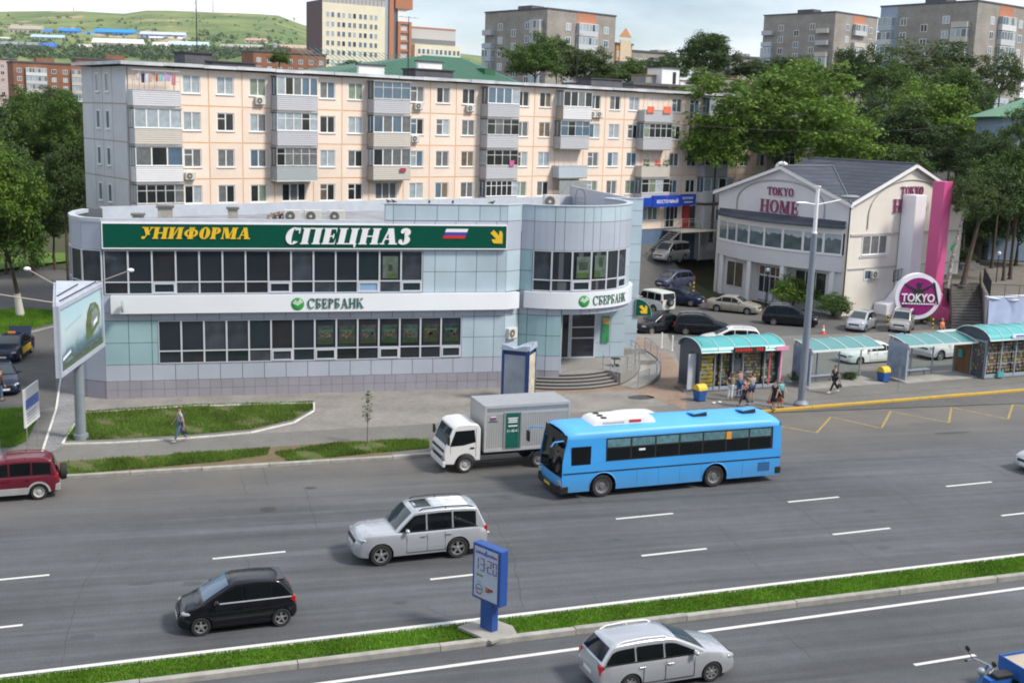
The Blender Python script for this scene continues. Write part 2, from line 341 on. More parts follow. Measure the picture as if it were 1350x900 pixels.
M_GRASS = leaf_mat('grass_blades', (0.085,0.215,0.014),(0.165,0.31,0.03),.35)
M_GRASS2 = leaf_mat('grass_blades_dry', (0.085,0.185,0.022),(0.16,0.23,0.045),.35)
M_CONC = pm('concrete', (0.30,0.29,0.27),.9, var=.18, scale=1.2, bump=.3)
M_CONCD = pm('concrete_dark', (0.15,0.145,0.14),.9, var=.2, scale=1.2, bump=.3)

def hgt(x, y):
 a = 4.0 * sstep(97,112, y) * sstep(14,30, x)
 b = 1 - sstep(43.6,47.5, x) * (1 - sstep(108,122, y))
 return a * b
def axis(lo, hi, st, far_): return [-f for f in far_[::-1]] + list(np.arange(lo, hi + .1, st)) + list(far_)
gx = [-7000,-2500,-900,-400,-220] + list(np.arange(-140,30,6)) + list(np.arange(30,60,1.5)) + list(np.arange(60,200,6)) + [300,500,1000,3000,7000]
gy = [-800,-300,-120,-40,0,20,40,60,80] + list(np.arange(90,126,1.5)) + list(np.arange(128,200,8)) + [260,400,700,1500,3000,7000]
tag(MB().grid([[(x, y, hgt(x, y) - .07) for x in gx] for y in gy]).build('ground', M_DIRT, smooth=60), kind='structure')

def sheet(name, pts, z, mat, kind='structure', parent=None):
 o = MB().poly([(p[0], p[1], z) for p in pts]).build(name, mat, parent)
 return tag(o, kind=kind) if parent is None else o
TM = lambda s: 33.24 - .0139 * (s + 2.5)               # top edge of the median
TB = lambda s: 31.62 - .028 * (s - 11.2) * .8          # lower edge of the median
TW = lambda s: 30.32 - .006 * (s - 6.3)
def TK(s):                                             # far kerb line with the bus bay
 if s < 15: return 51.78 - .044 * (s + 1.1)
 return 51.07 + 3.35 * sstep(15,30, s) + .045 * max(0, s - 30)
SS = [-120,-80,-60,-40,-30,-20,-15,-10,-5,0,5,10,15,17,19,21,23,25,27,30,35,40,50,60,80,120,160]
road = tag(MB().grid([[rd(s, 12 + (56.8 - 12) * k / 12,0) for s in SS] for k in range(13)]).build('road', A_ROAD), kind='structure')
def strip(name, s0, s1, fa, fb, z, mat, parent=road, n=None):
 n = n or max(2, int((s1 - s0) / 4)); S = [s0 + (s1 - s0) * k / n for k in range(n + 1)]
 return MB().grid([[rd(s, fa(s), z) for s in S], [rd(s, fb(s), z) for s in S]]).build(name, mat, parent)
strip('edge_line', -60,110, lambda s: TM(s) + .10, lambda s: TM(s) + .29,.004, M_LINE)
strip('edge_line', -60,110, lambda s: TW(s), lambda s: TW(s) + .17,.004, M_LINE)
def dashes(t, starts, ln, w=.14):
 for s0 in starts: strip('lane_dash', s0, s0 + ln, lambda s: t - w / 2, lambda s: t + w / 2,.004, M_LINE, n=1)
dashes(40.80, [-36.2,-28.1,-20.0,-11.9,-3.85 - .1,4.1,12.0,20.05,28.2,36.6,44.7,52.8,60.9], 2.6)
dashes(36.82, [-27.3,-19.1,-10.9,-5.2 + 2.4 - 8.2 + 8.2 - 2.0,2.9,11.05,19.22,27.66,36.1,44.4,52.6,60.8], 2.75)
dashes(26.42, [-22,-13.8,-5.4,3.0,11.2,23.2,31.5,39.7,47.9], 2.3)
zz = [(1030,562),(1076.7,570),(1095.6,549),(1162,564.4),(1174.4,541.8),(1251,556.7),(1254.4,536.7),(1329,552),(1335.6,532),(1410,546)]
zm = MB()
for a, b in zip(zz[:-1], zz[1:]):
 p, q = at(*a, .004), at(*b, .004); d = (q - p).normalized(); n = Vector((-d.y, d.x, 0)) * .06; zm.poly([p - n, q - n + d * .05, q + n + d * .05, p + n])
zm.build('zigzag_line', M_LINEY, road)
def crack(pts, w=.024):
 P = [at(*p, .003) for p in pts]; L = []
 for a, b in zip(P[:-1], P[1:]):
  n = max(2, int((b - a).length / .35))
  for k in range(n): L.append(a.lerp(b, k / n) + Vector((random.uniform(-.06,.06), random.uniform(-.06,.06),0)))
 L.append(P[-1]); r0, r1 = [], []
 for i, p in enumerate(L):
  d = (L[min(i + 1, len(L) - 1)] - L[max(i - 1,0)]).normalized(); n = Vector((-d.y, d.x, 0)) * w * random.uniform(.25,.6); r0.append(p - n); r1.append(p + n)
 MB().grid([r0, r1]).build('crack', M_CRACK, road)
for c in ([(995,640),(1050,668),(1097,703),(1130,725),(1165,748)], [(948,693),(985,733),(1017,762)], [(1140,625),(1185,650),(1225,680)], [(1022,822),(1045,845),(1085,880),(1125,905)],
  [(1212,817),(1250,840),(1270,862)], [(318,728),(330,745),(326,752)], [(135,735),(108,775),(92,820),(78,885)], [(636,668),(655,690),(678,735),(690,800)], [(318,626),(325,650)], [(775,770),(790,795)],
  [(1290,610),(1330,628)], [(560,800),(590,812)], [(330,845),(350,862)], [(345,610),(352,640)], [(820,745),(860,750),(900,748)], [(400,640),(420,700)]): crack(c)
# tar patches and a manhole cover
for px, py, a, b in ((845,524,.9,.35),(1255,568,1.2,.12),(622,672,.35,.08),(410,640,.3,.12)):
 p = at(px, py, .1); n = 10
 MB().poly([(p.x + a * math.cos(2 * PI * k / n) * random.uniform(.8,1.1), p.y + b * 1.6 * math.sin(2 * PI * k / n) * random.uniform(.8,1.1),(.128 if py < 530 else .003)) for k in range(n)]).build('tar_patch', M_CRACK, road)

for s, t in ((22.5,50.6),(6.8,45.6)):
 o = rd(s, t, 0); MB().lathe([(0,.006),(.30,.006),(.33,.004)], o, n=24).build('manhole_cover', pm('cast_iron', (.06,.06,.06),.7, metal=.2, var=.2, scale=9), road)
for k in range(26):                                    # oil spots and tar drips
 s, t = random.uniform(-8,40), random.choice([38.9,38.7,43.0,35.2,28.4,47.5]) + random.uniform(-.35,.35); p = rd(s, t, .0025); r = random.uniform(.06,.22)
 MB().poly([p + RU * (r * 1.8 * math.cos(a) * random.uniform(.7,1.2)) + RN * (r * math.sin(a) * random.uniform(.7,1.2)) for a in (0,.7,1.4,2.1,2.8,3.5,4.2,4.9,5.6)]).build('oil_spot', pm('oil_stain', (.062,.066,.072),.6, var=.2), road)
def kerb(name, s0, s1, f, w, hh, mat, L=3.0, side=1, z0=-.02):
 e = tag(thing(name, None, None, rd(s0, f(s0),0)), kind='structure'); s = s0; base = e.location
 while s < s1:
  g = .012; a, b = s + g, min(s1, s + L * random.uniform(.9,1.05)) - g; dz = random.uniform(-.012,.012); dt = random.uniform(-.015,.015); c = .025
  pts = []
  for q in (a, b):
   pts.append([rd(q, f(q) + dt, z0) - base, rd(q, f(q) + dt, hh + dz - c) - base, rd(q, f(q) + dt + side * c, hh + dz) - base, rd(q, f(q) + dt + side * w, hh + dz) - base, rd(q, f(q) + dt + side * w, z0) - base])
  m = MB(); A = [m.av(p) for p in pts[0]]; B = [m.av(p) for p in pts[1]]
  for k in range(5): m.face((A[k], A[(k + 1) % 5], B[(k + 1) % 5], B[k]))
  m.face(A); m.face(B[::-1]); m.build('kerb_stone', mat(q) if callable(mat) else mat, e); s = b + g
 return e
kerb('median_kerb', -45,90, lambda s: TM(s) + .0,.16,.04, M_KERB, 3.4,-1)
kerb('median_kerb', -45,90, lambda s: TB(s) - .28,.20,.20, M_KERB, 4.2,1)
kerb('pavement_kerb', -45,90, TK, .22,.16, lambda s: M_KERBY if s > 30.5 else M_KERB, 3.0,1)
# median lawn
sheet('lawn', [rd(s, TM(s) - .14) for s in range(-60,111,10)] + [rd(s, TB(s) - .1) for s in range(110,-61,-10)], .05, M_LAWN)
def inpoly(x, y, P):
 c = False; j = len(P) - 1
 for i in range(len(P)):
  if (P[i][1] > y) != (P[j][1] > y) and x < (P[j][0] - P[i][0]) * (y - P[i][1]) / (P[j][1] - P[i][1]) + P[i][0]: c = not c
  j = i
 return c
def grass(name, poly, z, n, hgt_=.09, mat=M_GRASS, bare=0.0, label=None):
 xs = [p[0] for p in poly]; ys = [p[1] for p in poly]; V = []; Fc = []; k = 0; tries = 0
 R = random.Random(len(poly) * 77 + n); A = Vector((0,0,0))
 while k < n and tries < n * 8:
  tries += 1; x, y = R.uniform(min(xs), max(xs)), R.uniform(min(ys), max(ys))
  if not inpoly(x, y, poly): continue
  if bare and math.sin(x * 1.9 + y * .7) + math.sin(x * .63 - y * 1.7 + 1) + math.sin(x * 4.3 + y * 3.1) * .5 + R.uniform(-.9,.9) > bare + .35: continue
  k += 1; a = R.uniform(0,2 * PI); w = R.uniform(.012,.03); hh = hgt_ * R.uniform(.5,1.3); l = R.uniform(0,.07); b = R.uniform(0,2 * PI)
  c, s = math.cos(a) * w, math.sin(a) * w; i = len(V)
  V += [(x - c, y - s, z),(x + c, y + s, z),(x + math.cos(b) * l, y + math.sin(b) * l, z + hh)]; Fc.append((i, i + 1, i + 2))
 me = bpy.data.meshes.new(name); me.from_pydata(V, [], Fc); me.materials.append(mat); o = link(name, me)
 return tag(o, label, 'grass', kind='stuff')
grass('grass', [rd(s, TM(s) - .12) for s in range(-9,40,3)] + [rd(s, TB(s) - .08) for s in range(39,-10,-3)], .05,62000,.085, label='bright green mown grass on the narrow median strip')
# pavement sheets on the far side
PATH = [rd(s, TK(s) + .2) for s in SS] + [rd(160,75), rd(-120,75)]
sheet('pavement', PATH, .12, A_PATH)
Z1 = .124
fore = [at(85,553, Z1), at(414,527, Z1), at(416,543, Z1), at(388,560, Z1), at(330,572, Z1), at(575,558, Z1), at(700,548, Z1), at(880,534, Z1), at(905,505, Z1), at(880,440, Z1),(30.5,82, Z1),(-5,80, Z1)]
sheet('forecourt', fore, Z1, M_PAVE)
sheet('forecourt', [at(700,520,.128), at(830,514,.128), at(905,540,.128), at(918,512,.128), at(885,470,.128),(31,80,.128),(16,80,.128)], .128, M_PAVE_R)
lawnp = [at(x, y) for x, y in ((84,584),(108,546),(250,537),(412,533),(413,541),(386,556),(330,569),(250,576),(150,582))]
sheet('lawn', lawnp, .135, M_SOIL)
grass('grass', [(p.x, p.y) for p in lawnp], .135,26000,.12, M_GRASS2,.7, 'uneven lawn between the path and the two-storey building')
def edging(pts, z, w, h_, mat):
 e = tag(thing('lawn_edging', None, None, (pts[0].x, pts[0].y, 0)), kind='structure')
 for a, b in zip(pts[:-1], pts[1:]):
  d = (b - a); n = max(1, round(d.length / 1.0)); u = d.normalized(); v = Vector((-u.y, u.x, 0)) * w / 2
  for k in range(n):
   p, q = a.lerp(b, (k + .01) / n) - e.location, a.lerp(b, (k + .99) / n) - e.location; p.z = q.z = z - .1
   MB().prism([p - v, q - v, q + v, p + v], (0,0,.1 + h_ + random.uniform(-.012,.012))).build('edging_stone', mat, e)
edging([at(*p, .12) for p in ((82,586),(108,545),(250,536),(414,532),(414,542),(387,558),(330,571),(250,578),(150,584),(82,586))], .12,.09,.07, M_KERBW)
v1 = [at(x, y) for x, y in ((84,613),(200,604),(356,594),(352,603),(290,612),(200,620),(84,630))]
v2 = [at(x, y) for x, y in ((362,600),(440,588),(565,581),(566,594),(470,603),(380,612))]
vb = [rd(s, TK(s) + .22) for s in (-12,-5,0,5,10,13)] + [at(570,580), at(440,586), at(300,597), at(84,611), at(-60,618)]
sheet('verge', vb, .13, mottled('earth_bare', (.17,.125,.085),(.10,.11,.045),1.1,.95,.45,.68))
for P, l in ((v1, 'patchy verge grass beside the avenue, left of the bare earth gap'),(v2, 'patchy verge grass beside the avenue, next to the parked truck')):
 sheet('verge', P, .136, M_SOIL); grass('grass', [(p.x, p.y) for p in P], .136,9000,.13, M_GRASS2,.35, l)
# left side: drive, tiled path and lawns
sheet('driveway', [at(-80,560, Z1), at(75,536, Z1), at(72,470, Z1), at(105,425, Z1), at(118,362, Z1), at(60,352, Z1), at(-80,380, Z1)], Z1, A_LOT)
sheet('path', [at(53,602,.13), at(83,588,.13), at(107,546,.13), at(112,520,.13), at(100,470,.13), at(80,500,.13), at(72,540,.13)], .13, M_TILEPATH)
edging([at(*p, .12) for p in ((55,598),(74,540),(80,500),(101,455))], .12,.10,.05, M_KERBW)
lp2 = [at(x, y) for x, y in ((-60,552),(-10,543),(42,540),(50,552),(36,584),(20,592),(-60,600))]
sheet('lawn', lp2,.135, M_SOIL); grass('grass', [(p.x, p.y) for p in lp2], .135,9000,.12, M_GRASS, 1.2, 'small lawn behind the parked red car')
lp3 = [at(x, y) for x, y in ((-60,452),(0,444),(40,436),(70,428),(68,412),(20,410),(-60,418))]
sheet('lawn', lp3,.15, M_LAWN); grass('grass', [(p.x, p.y) for p in lp3], .15,16000,.2, M_GRASS, 0, 'lawn under the tree with the whitewashed trunk')
edging([at(*p, .12) for p in ((-60,455),(0,447),(40,439),(70,431))], .12,.15,.1, M_CONC)
lp4 = [at(x, y) for x, y in ((-60,365),(40,352),(95,345),(100,335),(60,335),(-60,345))]
sheet('lawn', lp4,.15, M_LAWN)
# car park and the drive climbing behind it
rows = []
for y in list(np.arange(58,96,4)) + list(np.arange(96,126,1.5)):
 x1 = 95 if y < 92 else 44.3
 rows.append([(27 + (x1 - 27) * k / 14, y, hgt(27 + (x1 - 27) * k / 14, y) + .03) for k in range(15)])
tag(MB().grid(rows).build('car_park', A_LOT, smooth=60), kind='structure')
sheet('pavement', [at(905,540,.132), at(1400,500,.132), at(1400,470,.132), at(1240,492,.132), at(1050,508,.132), at(1030,490,.132), at(905,500,.132)], .132, A_PATH)
# ---- hills far behind
M_HILL = mottled('hill_green', (0.085,0.145,0.045),(0.20,0.24,0.085),0.012,.95,.40,.60,9)
hn, hl = _nt(M_HILL)
z_ = hn.new('ShaderNodeTexNoise'); z_.inputs['Scale'].default_value = .011; z_.inputs['Detail'].default_value = 8; t_ = hn.new('ShaderNodeTexCoord'); hl.new(t_.outputs['Object'], z_.inputs['Vector']); r_ = hn.new('ShaderNodeValToRGB'); r_.color_ramp.elements[0].position = .60; r_.color_ramp.elements[1].position = .66; hl.new(z_.outputs['Fac'], r_.inputs[0]); x_ = hn.new('ShaderNodeMix'); x_.data_type = 'RGBA'; b_ = hn['Principled BSDF'].inputs['Base Color']; hl.new(b_.links[0].from_socket, x_.inputs['A']); x_.inputs['B'].default_value = (.40,.30,.20,1); hl.new(r_.outputs[0], x_.inputs['Factor']); hl.new(x_.outputs['Result'], b_)
def hill(name, ridge, d0, d1, low, seed, label=None):
 """ridge: list of (px, py) seen from the camera, laid at distance d1; foot at d0"""
 R = random.Random(seed); xs = list(np.linspace(ridge[0][0], ridge[-1][0], 60)); rows = []
 for j in range(15):
  t = j / 14; row = []
  for x in xs:
   y = np.interp(x, [p[0] for p in ridge], [p[1] for p in ridge])
   top = far(x, y, d1); d = d0 + (d1 - d0) * t; p = far(x, 100, d)
   z = low + (top.z - low) * (t ** 1.25) + R.uniform(-1,1) * 5 * math.sin(PI * min(1, t * 1.1)) * (1 if t < 1 else 0)
   row.append((p.x, p.y, z))
  rows.append(row)
 rows.append([(p[0] * 1.25, p[1] * 1.25, low - 10) for p in rows[-1]])
 return tag(MB().grid(rows).build(name, M_HILL, smooth=180), kind='structure')
hill('hill', [(-900,60),(-300,25),(-100,22),(0,17),(100,16),(165,20),(200,15),(260,17),(365,21),(410,38),(470,55),(560,66),(650,76),(800,110)], 700,2300,3,5)
# ================================================================= TWO-STOREY GLAZED COMMERCIAL BUILDING
M_TEAL = pm('cladding_teal', (0.29,0.44,0.48),.35, var=.09, scale=.6, spec=.5)
M_TEALB = pm('cladding_pale_blue', (0.42,0.52,0.59),.35, var=.09, scale=.6)
M_GREYP = pm('cladding_grey', (0.40,0.44,0.52),.38, var=.06, scale=.6)
M_PLINTH = pm('plinth_tile', (0.29,0.28,0.325),.55, var=.08, scale=.8)
M_JOINT = pm('joint_dark', (0.075,0.085,0.095),.8, var=0)
M_ALU = pm('white_aluminium', (0.55,0.58,0.64),.35, var=.03)
M_WHITEP = pm('white_panel', (0.74,0.77,0.82),.3, var=.03, scale=.5)
M_COPING = pm('coping_metal', (0.50,0.54,0.60),.4, metal=.2, var=.08)
M_ROOFG = mottled('roof_felt', (0.30,0.31,0.33),(0.23,0.235,0.25),.5)
M_GLASS = pm('window_glass_dark', (0.022,0.028,0.038),.06, var=.25, scale=.35, spec=.55)  # blue-grey reflection is mixed into the glass colour
GLV = [M_GLASS, M_GLASS, pm('window_glass_teal', (.018,.030,.036),.06, var=.4, scale=.5, spec=.55), pm('window_glass_brown', (.026,.028,.034),.06, var=.5, scale=.6, spec=.55), pm('window_glass_pale_reflection', (.045,.055,.07),.06, var=.6, scale=.9, spec=.55)]  # pane tints vary to imitate uneven reflections
M_GLASSB = pm('window_glass_blue', (0.25,0.38,0.55),.1, var=.05)
M_SIGNG = pm('sign_green', (0.001,0.075,0.048),.5, var=.03, spec=.15)
M_YEL = pm('sign_yellow', (0.80,0.50,0.02),.5, var=.02)
M_WHT = pm('sign_white', (0.82,0.82,0.84),.5, var=.02)
M_LOGO = pm('logo_green', (0.03,0.30,0.06),.4, var=.2, scale=3)
M_TXTG = pm('text_green', (0.02,0.13,0.08),.45, var=.02)
M_BLUE = pm('flag_blue', (0.05,0.05,0.38),.5, var=.02); M_RED = pm('flag_red', (0.55,0.03,0.03),.5, var=.02)
M_STEEL = pm('stainless_steel', (0.50,0.51,0.54),.3, metal=.8, var=.04)
M_GRANITE = pm('step_granite', (0.27,0.26,0.25),.6, var=.12, scale=6)
M_RISER = pm('riser_dark', (.05,.05,.052),.7, var=.1)
M_DARK = pm('dark_plastic', (0.02,0.02,0.022),.5, var=.05)

BY = 65.5; DC = (20.9,70.2); DR = 5.0
bank = thing('commercial_building', 'two-storey glass and grey-blue panel corner building with round entrance drum', 'building', (11, BY, 0))
def wp(mb, name, mat, root=bank, smooth=None):
 p = root; off = Vector((0,0,0))
 while p is not None: off += Vector(p.location); p = p.parent
 return mb.build(name, mat, root, -off, smooth)
def dp(deg, r=DR): return (DC[0] + r * math.cos(math.radians(deg)), DC[1] + r * math.sin(math.radians(deg)))
def arc(a, b, r=DR, n=None):
 n = n or max(2, int(abs(b - a) / 4.5)); return [dp(a + (b - a) * k / n, r) for k in range(n + 1)]
def offs(pts, d):                                     # offset a left-to-right outline outwards (towards its right-hand side normal)
 out = []
 for i, p in enumerate(pts):
  a = pts[max(0, i - 1)]; b = pts[min(len(pts) - 1, i + 1)]; dx, dy = b[0] - a[0], b[1] - a[1]; L = math.hypot(dx, dy); out.append((p[0] + dy / L * d, p[1] - dx / L * d))
 return out
def wallstrip(pts, z0, z1, off=0.0, th=.05, mb=None):
 mb = mb or MB(); F = offs(pts, off); B = offs(pts, off - th); n = len(pts)
 f0 = [mb.av((*p, z0)) for p in F]; f1 = [mb.av((*p, z1)) for p in F]; b0 = [mb.av((*p, z0)) for p in B]; b1 = [mb.av((*p, z1)) for p in B]
 for k in range(n - 1):
  mb.face((f0[k], f0[k + 1], f1[k + 1], f1[k])); mb.face((f1[k], f1[k + 1], b1[k + 1], b1[k])); mb.face((b0[k], b0[k + 1], f0[k + 1], f0[k])); mb.face((b0[k + 1], b0[k], b1[k], b1[k + 1]))
 mb.face((b0[0], f0[0], f1[0], b1[0])); mb.face((f0[-1], b0[-1], b1[-1], f1[-1])); return mb
def panel(pts, z0, z1, mat, name='facade_panel', off=0.0, root=bank, g=.014):
 a, b = Vector(pts[0]), Vector(pts[1]); c, d = Vector(pts[-1]), Vector(pts[-2])
 P = [tuple(a + (b - a).normalized() * g)] + list(pts[1:-1]) + [tuple(c + (d - c).normalized() * g)]
 return wp(wallstrip(P, z0 + g, z1 - g, off), name, mat, root)
FL = lambda a, b: [(a, BY),(b, BY)]
LEFT = [(-6.1,72.7),(-6.9,71.7),(-7.3,70.3),(-7.38,68.8),(-7.12,67.3),(-6.5,66.1),(-5.45, BY)]
CH = [(16.85, BY),(17.87,66.2)]
A0 = -127.2; A1 = 28.0
PIER = [(25.31,72.55),(27.85,72.55)]
OUT = LEFT + [(16.85, BY),(17.87,66.2)] + arc(A0, A1)[1:] + [PIER[0], PIER[1], (27.85,88.0)]
# dark backing wall behind all panels (the joints between them)
bk = MB(); wallstrip(LEFT + [CH[0]], 0,9.9,-.06,.2, bk); wallstrip(CH, 0,9.9,-.06,.2, bk); wallstrip(arc(A0,-97.7),0,4.8,-.06,.2, bk); wallstrip(arc(A0, A1),4.84,10.85,-.06,.2, bk)
b2 = MB(); wallstrip([PIER[0], PIER[1]], 0,10.85,-.06,.2, b2); wallstrip([(27.79,72.8),(27.79,88)], 0,10.8,-.0,.2, b2); wp(b2, 'wall', M_GREYP); wallstrip([(9.85, BY),(16.85, BY)], 9.9,10.85,-.06,.2, bk); wallstrip(CH, 9.9,10.85,-.06,.2, bk); wallstrip([(27.85,87.8),(-6.1,72.7)], 0,9.9,0,.2, bk)
wp(bk, 'wall', M_JOINT)
# roof decks and parapets
wp(MB().poly([(p[0], p[1], 9.32) for p in offs(LEFT, -.2) + [(16.85, BY + .2),(17.95,66.4)] + arc(A0 + 3, A1, DR - .2) + [(27.7,72.7),(27.7,87.6)]]), 'roof', M_ROOFG)
wp(wallstrip(LEFT[1:] + [(9.7, BY)], 9.76,9.96,.03,.36), 'parapet', M_COPING)
wp(wallstrip([(9.75, BY + .3),(16.72, BY + .3),(17.7,66.42)], 9.3,10.88,0,.03), 'parapet', M_GREYP)
wp(wallstrip([(9.73, BY + .33),(9.73, BY + .06)], 9.3,10.88,0,.02), 'parapet', M_TEALB)
bp = MB(); wallstrip([(27.85,87.9),(-6.1,72.8)], 9.25,10.0,.0,.3, bp); wp(bp, 'parapet', M_COPING)
wp(wallstrip([(9.6, BY),(16.85, BY),(17.87,66.2)] + arc(A0, A1)[1:], 10.885,10.93,.04,.4), 'coping', M_COPING)
wp(wallstrip(PIER, 10.885,10.93,.04,.4), 'coping', M_COPING)
wp(wallstrip(arc(A0, A1, DR - .24),9.3,10.88,0,.03), 'parapet', M_GREYP)
# --- flat front
X0 = -5.45; JX = [X0] + [-4.2 + 1.2 * k for k in range(18)]; JX = [x for x in JX if x < 16.4] + [16.85]
for a, b in zip(JX[:-1], JX[1:]):
 panel(FL(a, b),1.09,2.0, M_GREYP); panel(FL(a, b),4.43,4.86, M_GREYP)
 panel(FL(a, b),9.62,9.96, M_GREYP)
 if b <= -2.4 or a > 14.0: 
  a2, b2 = a, min(b, -2.66) if b < 0 else b
  for z0, z1 in ((2.0,3.21),(3.21,4.43)): panel(FL(a2, b2), z0, z1, M_TEAL if b < 0 else M_TEALB)
panel(FL(-3.0,-2.66),2.0,3.21, M_TEAL); panel(FL(-3.0,-2.66),3.21,4.43, M_TEAL)
panel(FL(14.28,15.0),2.0,3.21, M_TEALB); panel(FL(14.28,15.0),3.21,4.43, M_TEALB)
k = X0
while k < 16.8:
 b = min(16.85, k + .61)
 for z0, z1 in ((.06,.60),(.60,1.09)): panel(FL(k, b), z0, z1, M_PLINTH, 'plinth_tile', .02, g=.007)
 k = b
for a, b in ((11.93,12.63),(12.63,13.85),(13.85,15.07),(15.07,16.28),(16.28,16.85)):
 for z0, z1 in ((5.86,7.05),(7.05,8.28)): panel(FL(a, b), z0, z1, M_TEALB)
for a, b in zip([9.73,10.2,11.45,12.7,13.95,15.2,16.4], [10.2,11.45,12.7,13.95,15.2,16.4,16.85]): panel(FL(a, b),9.97,10.88, M_TEALB)
panel(FL(X0,16.85),8.28,9.6, M_GREYP, g=.004); panel(FL(X0,16.85),4.86,5.86, M_GREYP, g=.004)
# --- chamfer and drum
for z0, z1, m in ((.06,1.09, M_PLINTH),(1.09,2.0, M_GREYP),(2.0,3.21, M_TEALB),(3.21,4.43, M_TEALB),(4.43,4.86, M_GREYP),(5.86,7.05, M_TEALB),(7.05,8.28, M_TEALB),(8.28,9.97, M_GREYP),(9.97,10.88, M_TEALB)): panel(CH, z0, z1, m)
da = [A0,-121,-107.6,-97.7]
for a, b in zip(da[:-1], da[1:]):
 for z0, z1, m in ((.06,.6, M_PLINTH),(.6,1.09, M_PLINTH),(1.09,2.0, M_GREYP),(2.0,3.21, M_TEAL),(3.21,4.43, M_TEAL),(4.43,4.86, M_GREYP)): panel(arc(a, b), z0, z1, m, 'plinth_tile' if m is M_PLINTH else 'facade_panel')
da = [A0,-118,-104,-97.5,-84,-77,-71,-57.5,-51,-40,-34,-27,-14,-1,12, A1]
for a, b in zip(da[:-1], da[1:]):
 panel(arc(a, b),8.28,9.97, M_GREYP); panel(arc(a, b),9.97,10.88, M_TEALB); 
 if a > -97.7: panel(arc(a, b),4.5,4.86, M_GREYP)
panel(arc(A0,-118.4),5.86,7.05, M_TEAL); panel(arc(A0,-118.4),7.05,8.28, M_TEAL)
for a, b in ((-39,-27),(-27,-14),(-14,-1),(-1,12),(12, A1)):
 for z0, z1 in ((5.86,7.05),(7.05,8.28)): panel(arc(a, b), z0, z1, M_TEALB)
panel(arc(A0, A1),4.86,5.86, M_GREYP, g=.004)
wp(MB().poly([(*p, 4.50) for p in arc(-97.7, A1, DR - .02)] + [(25.3,72.5,4.5),(20.3,72.5,4.5)]), 'soffit', M_WHITEP)
zz_ = [.9,1.9,3.1,4.3,5.5,6.7,7.9,9.1,10.1,10.88]
for z0, z1 in zip(zz_[:-1], zz_[1:]):
 panel([(25.31,72.55),(26.9,72.55)], z0, z1, M_TEALB); panel([(26.9,72.55),(27.85,72.55)], z0, z1, M_TEALB)
# --- rounded left end
for a, b in zip(LEFT[1:-1], LEFT[2:]):
 panel([a, b], .06,1.09, M_PLINTH); panel([a, b], 1.09,4.86, M_GREYP); panel([a, b], 4.86,5.88, M_GREYP); panel([a, b], 8.28,9.9, M_GREYP)
# --- windows
def window(p0, p1, z0, z1, zt, vent=False, blue=False, root=bank, mat=M_ALU):
 d = Vector((p1[0] - p0[0], p1[1] - p0[1])); L = d.length; rz = math.atan2(d.y, d.x); f = .045; mb = MB()
 mb.box(0,-.05,0, f, .06, z1 - z0).box(L - f, -.05,0, L, .06, z1 - z0).box(f, -.05,0, L - f, .06, f).box(f, -.05, z1 - z0 - f, L - f, .06, z1 - z0).box(f, -.045, zt - z0 - f * .7, L - f, .06, zt - z0 + f * .7)
 if vent:
  e = .075; q = zt - z0 - f
  mb.box(f, -.075, f, f + e, .05, q).box(L - f - e, -.075, f, L - f, .05, q).box(f + e, -.075, f, L - f - e, .05, f + e).box(f + e, -.075, q - e, L - f - e, .05, q)
 w = mb.build('window', mat, root, Vector((p0[0], p0[1], z0)) - Vector(root.location)); w.rotation_euler = (0,0, rz)
 t = random.uniform(-.006,.006)
 MB().poly([(f, .0, zt - z0),(L - f, t, zt - z0),(L - f, t, z1 - z0 - f * .5),(f, 0, z1 - z0 - f * .5)]).build('pane', random.choice(GLV), w)
 MB().poly([(f, -.02 if vent else 0, f * .5),(L - f, (-.02 if vent else 0) - t, f * .5),(L - f, (-.02 if vent else 0) - t, zt - z0),(f, -.02 if vent else 0, zt - z0)]).build('pane', M_GLASSB if blue else random.choice(GLV), w); return w
for k in range(14):
 a = -5.36 + k * 17.26 / 14; window((a, BY + .02),(a + 17.26 / 14, BY + .02),5.88,8.27,6.54, k in (2,7,11,13), k == 11)
 a = -2.66 + k * 16.92 / 14; window((a, BY + .02),(a + 16.92 / 14, BY + .02),2.02,4.42,2.72, k in (5,7,10,13))
wa = [-118.2,-105.5,-91.5,-77.5,-64,-51.5,-39.2]
for i, (a, b) in enumerate(zip(wa[:-1], wa[1:])): window(dp(a, DR - .03), dp(b, DR - .03),5.88,8.27,6.54, i in (2,5))
for a, b in zip(LEFT[1:-1], LEFT[2:]): window(a, b, 5.9,8.27,6.54)
# --- entrance recess
en = wp(MB().box(20.30,65.55,.9,20.42,69.6,4.8).box(20.42,69.75,.5,25.9,69.9,4.8), 'recess_wall', M_GREYP)
for a, b in ((23.95,24.95),(24.95,25.95)):
 for z0, z1 in ((.95,1.9),(1.9,3.1),(3.1,4.48)): panel([(a, 69.72),(b, 69.72)], z0, z1, M_TEALB)
def leaf(x0, x1, z0, z1, name, bars=()):
 f = .10; mb = MB().box(x0,69.58, z0, x0 + f, 69.68, z1).box(x1 - f, 69.58, z0, x1,69.68, z1).box(x0 + f, 69.58, z0, x1 - f, 69.68, z0 + f).box(x0 + f, 69.58, z1 - f, x1 - f, 69.68, z1)
 for z in bars: mb.box(x0 + f, 69.585, z, x1 - f, 69.68, z + .07)
 o = wp(mb, name, M_ALU); MB().box(x0 + f, 69.63, z0 + f, x1 - f, 69.66, z1 - f).build('pane', M_GLASS, o); return o
d1 = leaf(20.75,21.45,.92,3.9, 'door'); d2 = leaf(21.47,22.2,.92,3.9, 'door'); leaf(20.75,22.2,3.92,4.48, 'transom'); leaf(22.22,23.92,.92,4.48, 'entrance_glazing', (2.2,2.9,3.75))
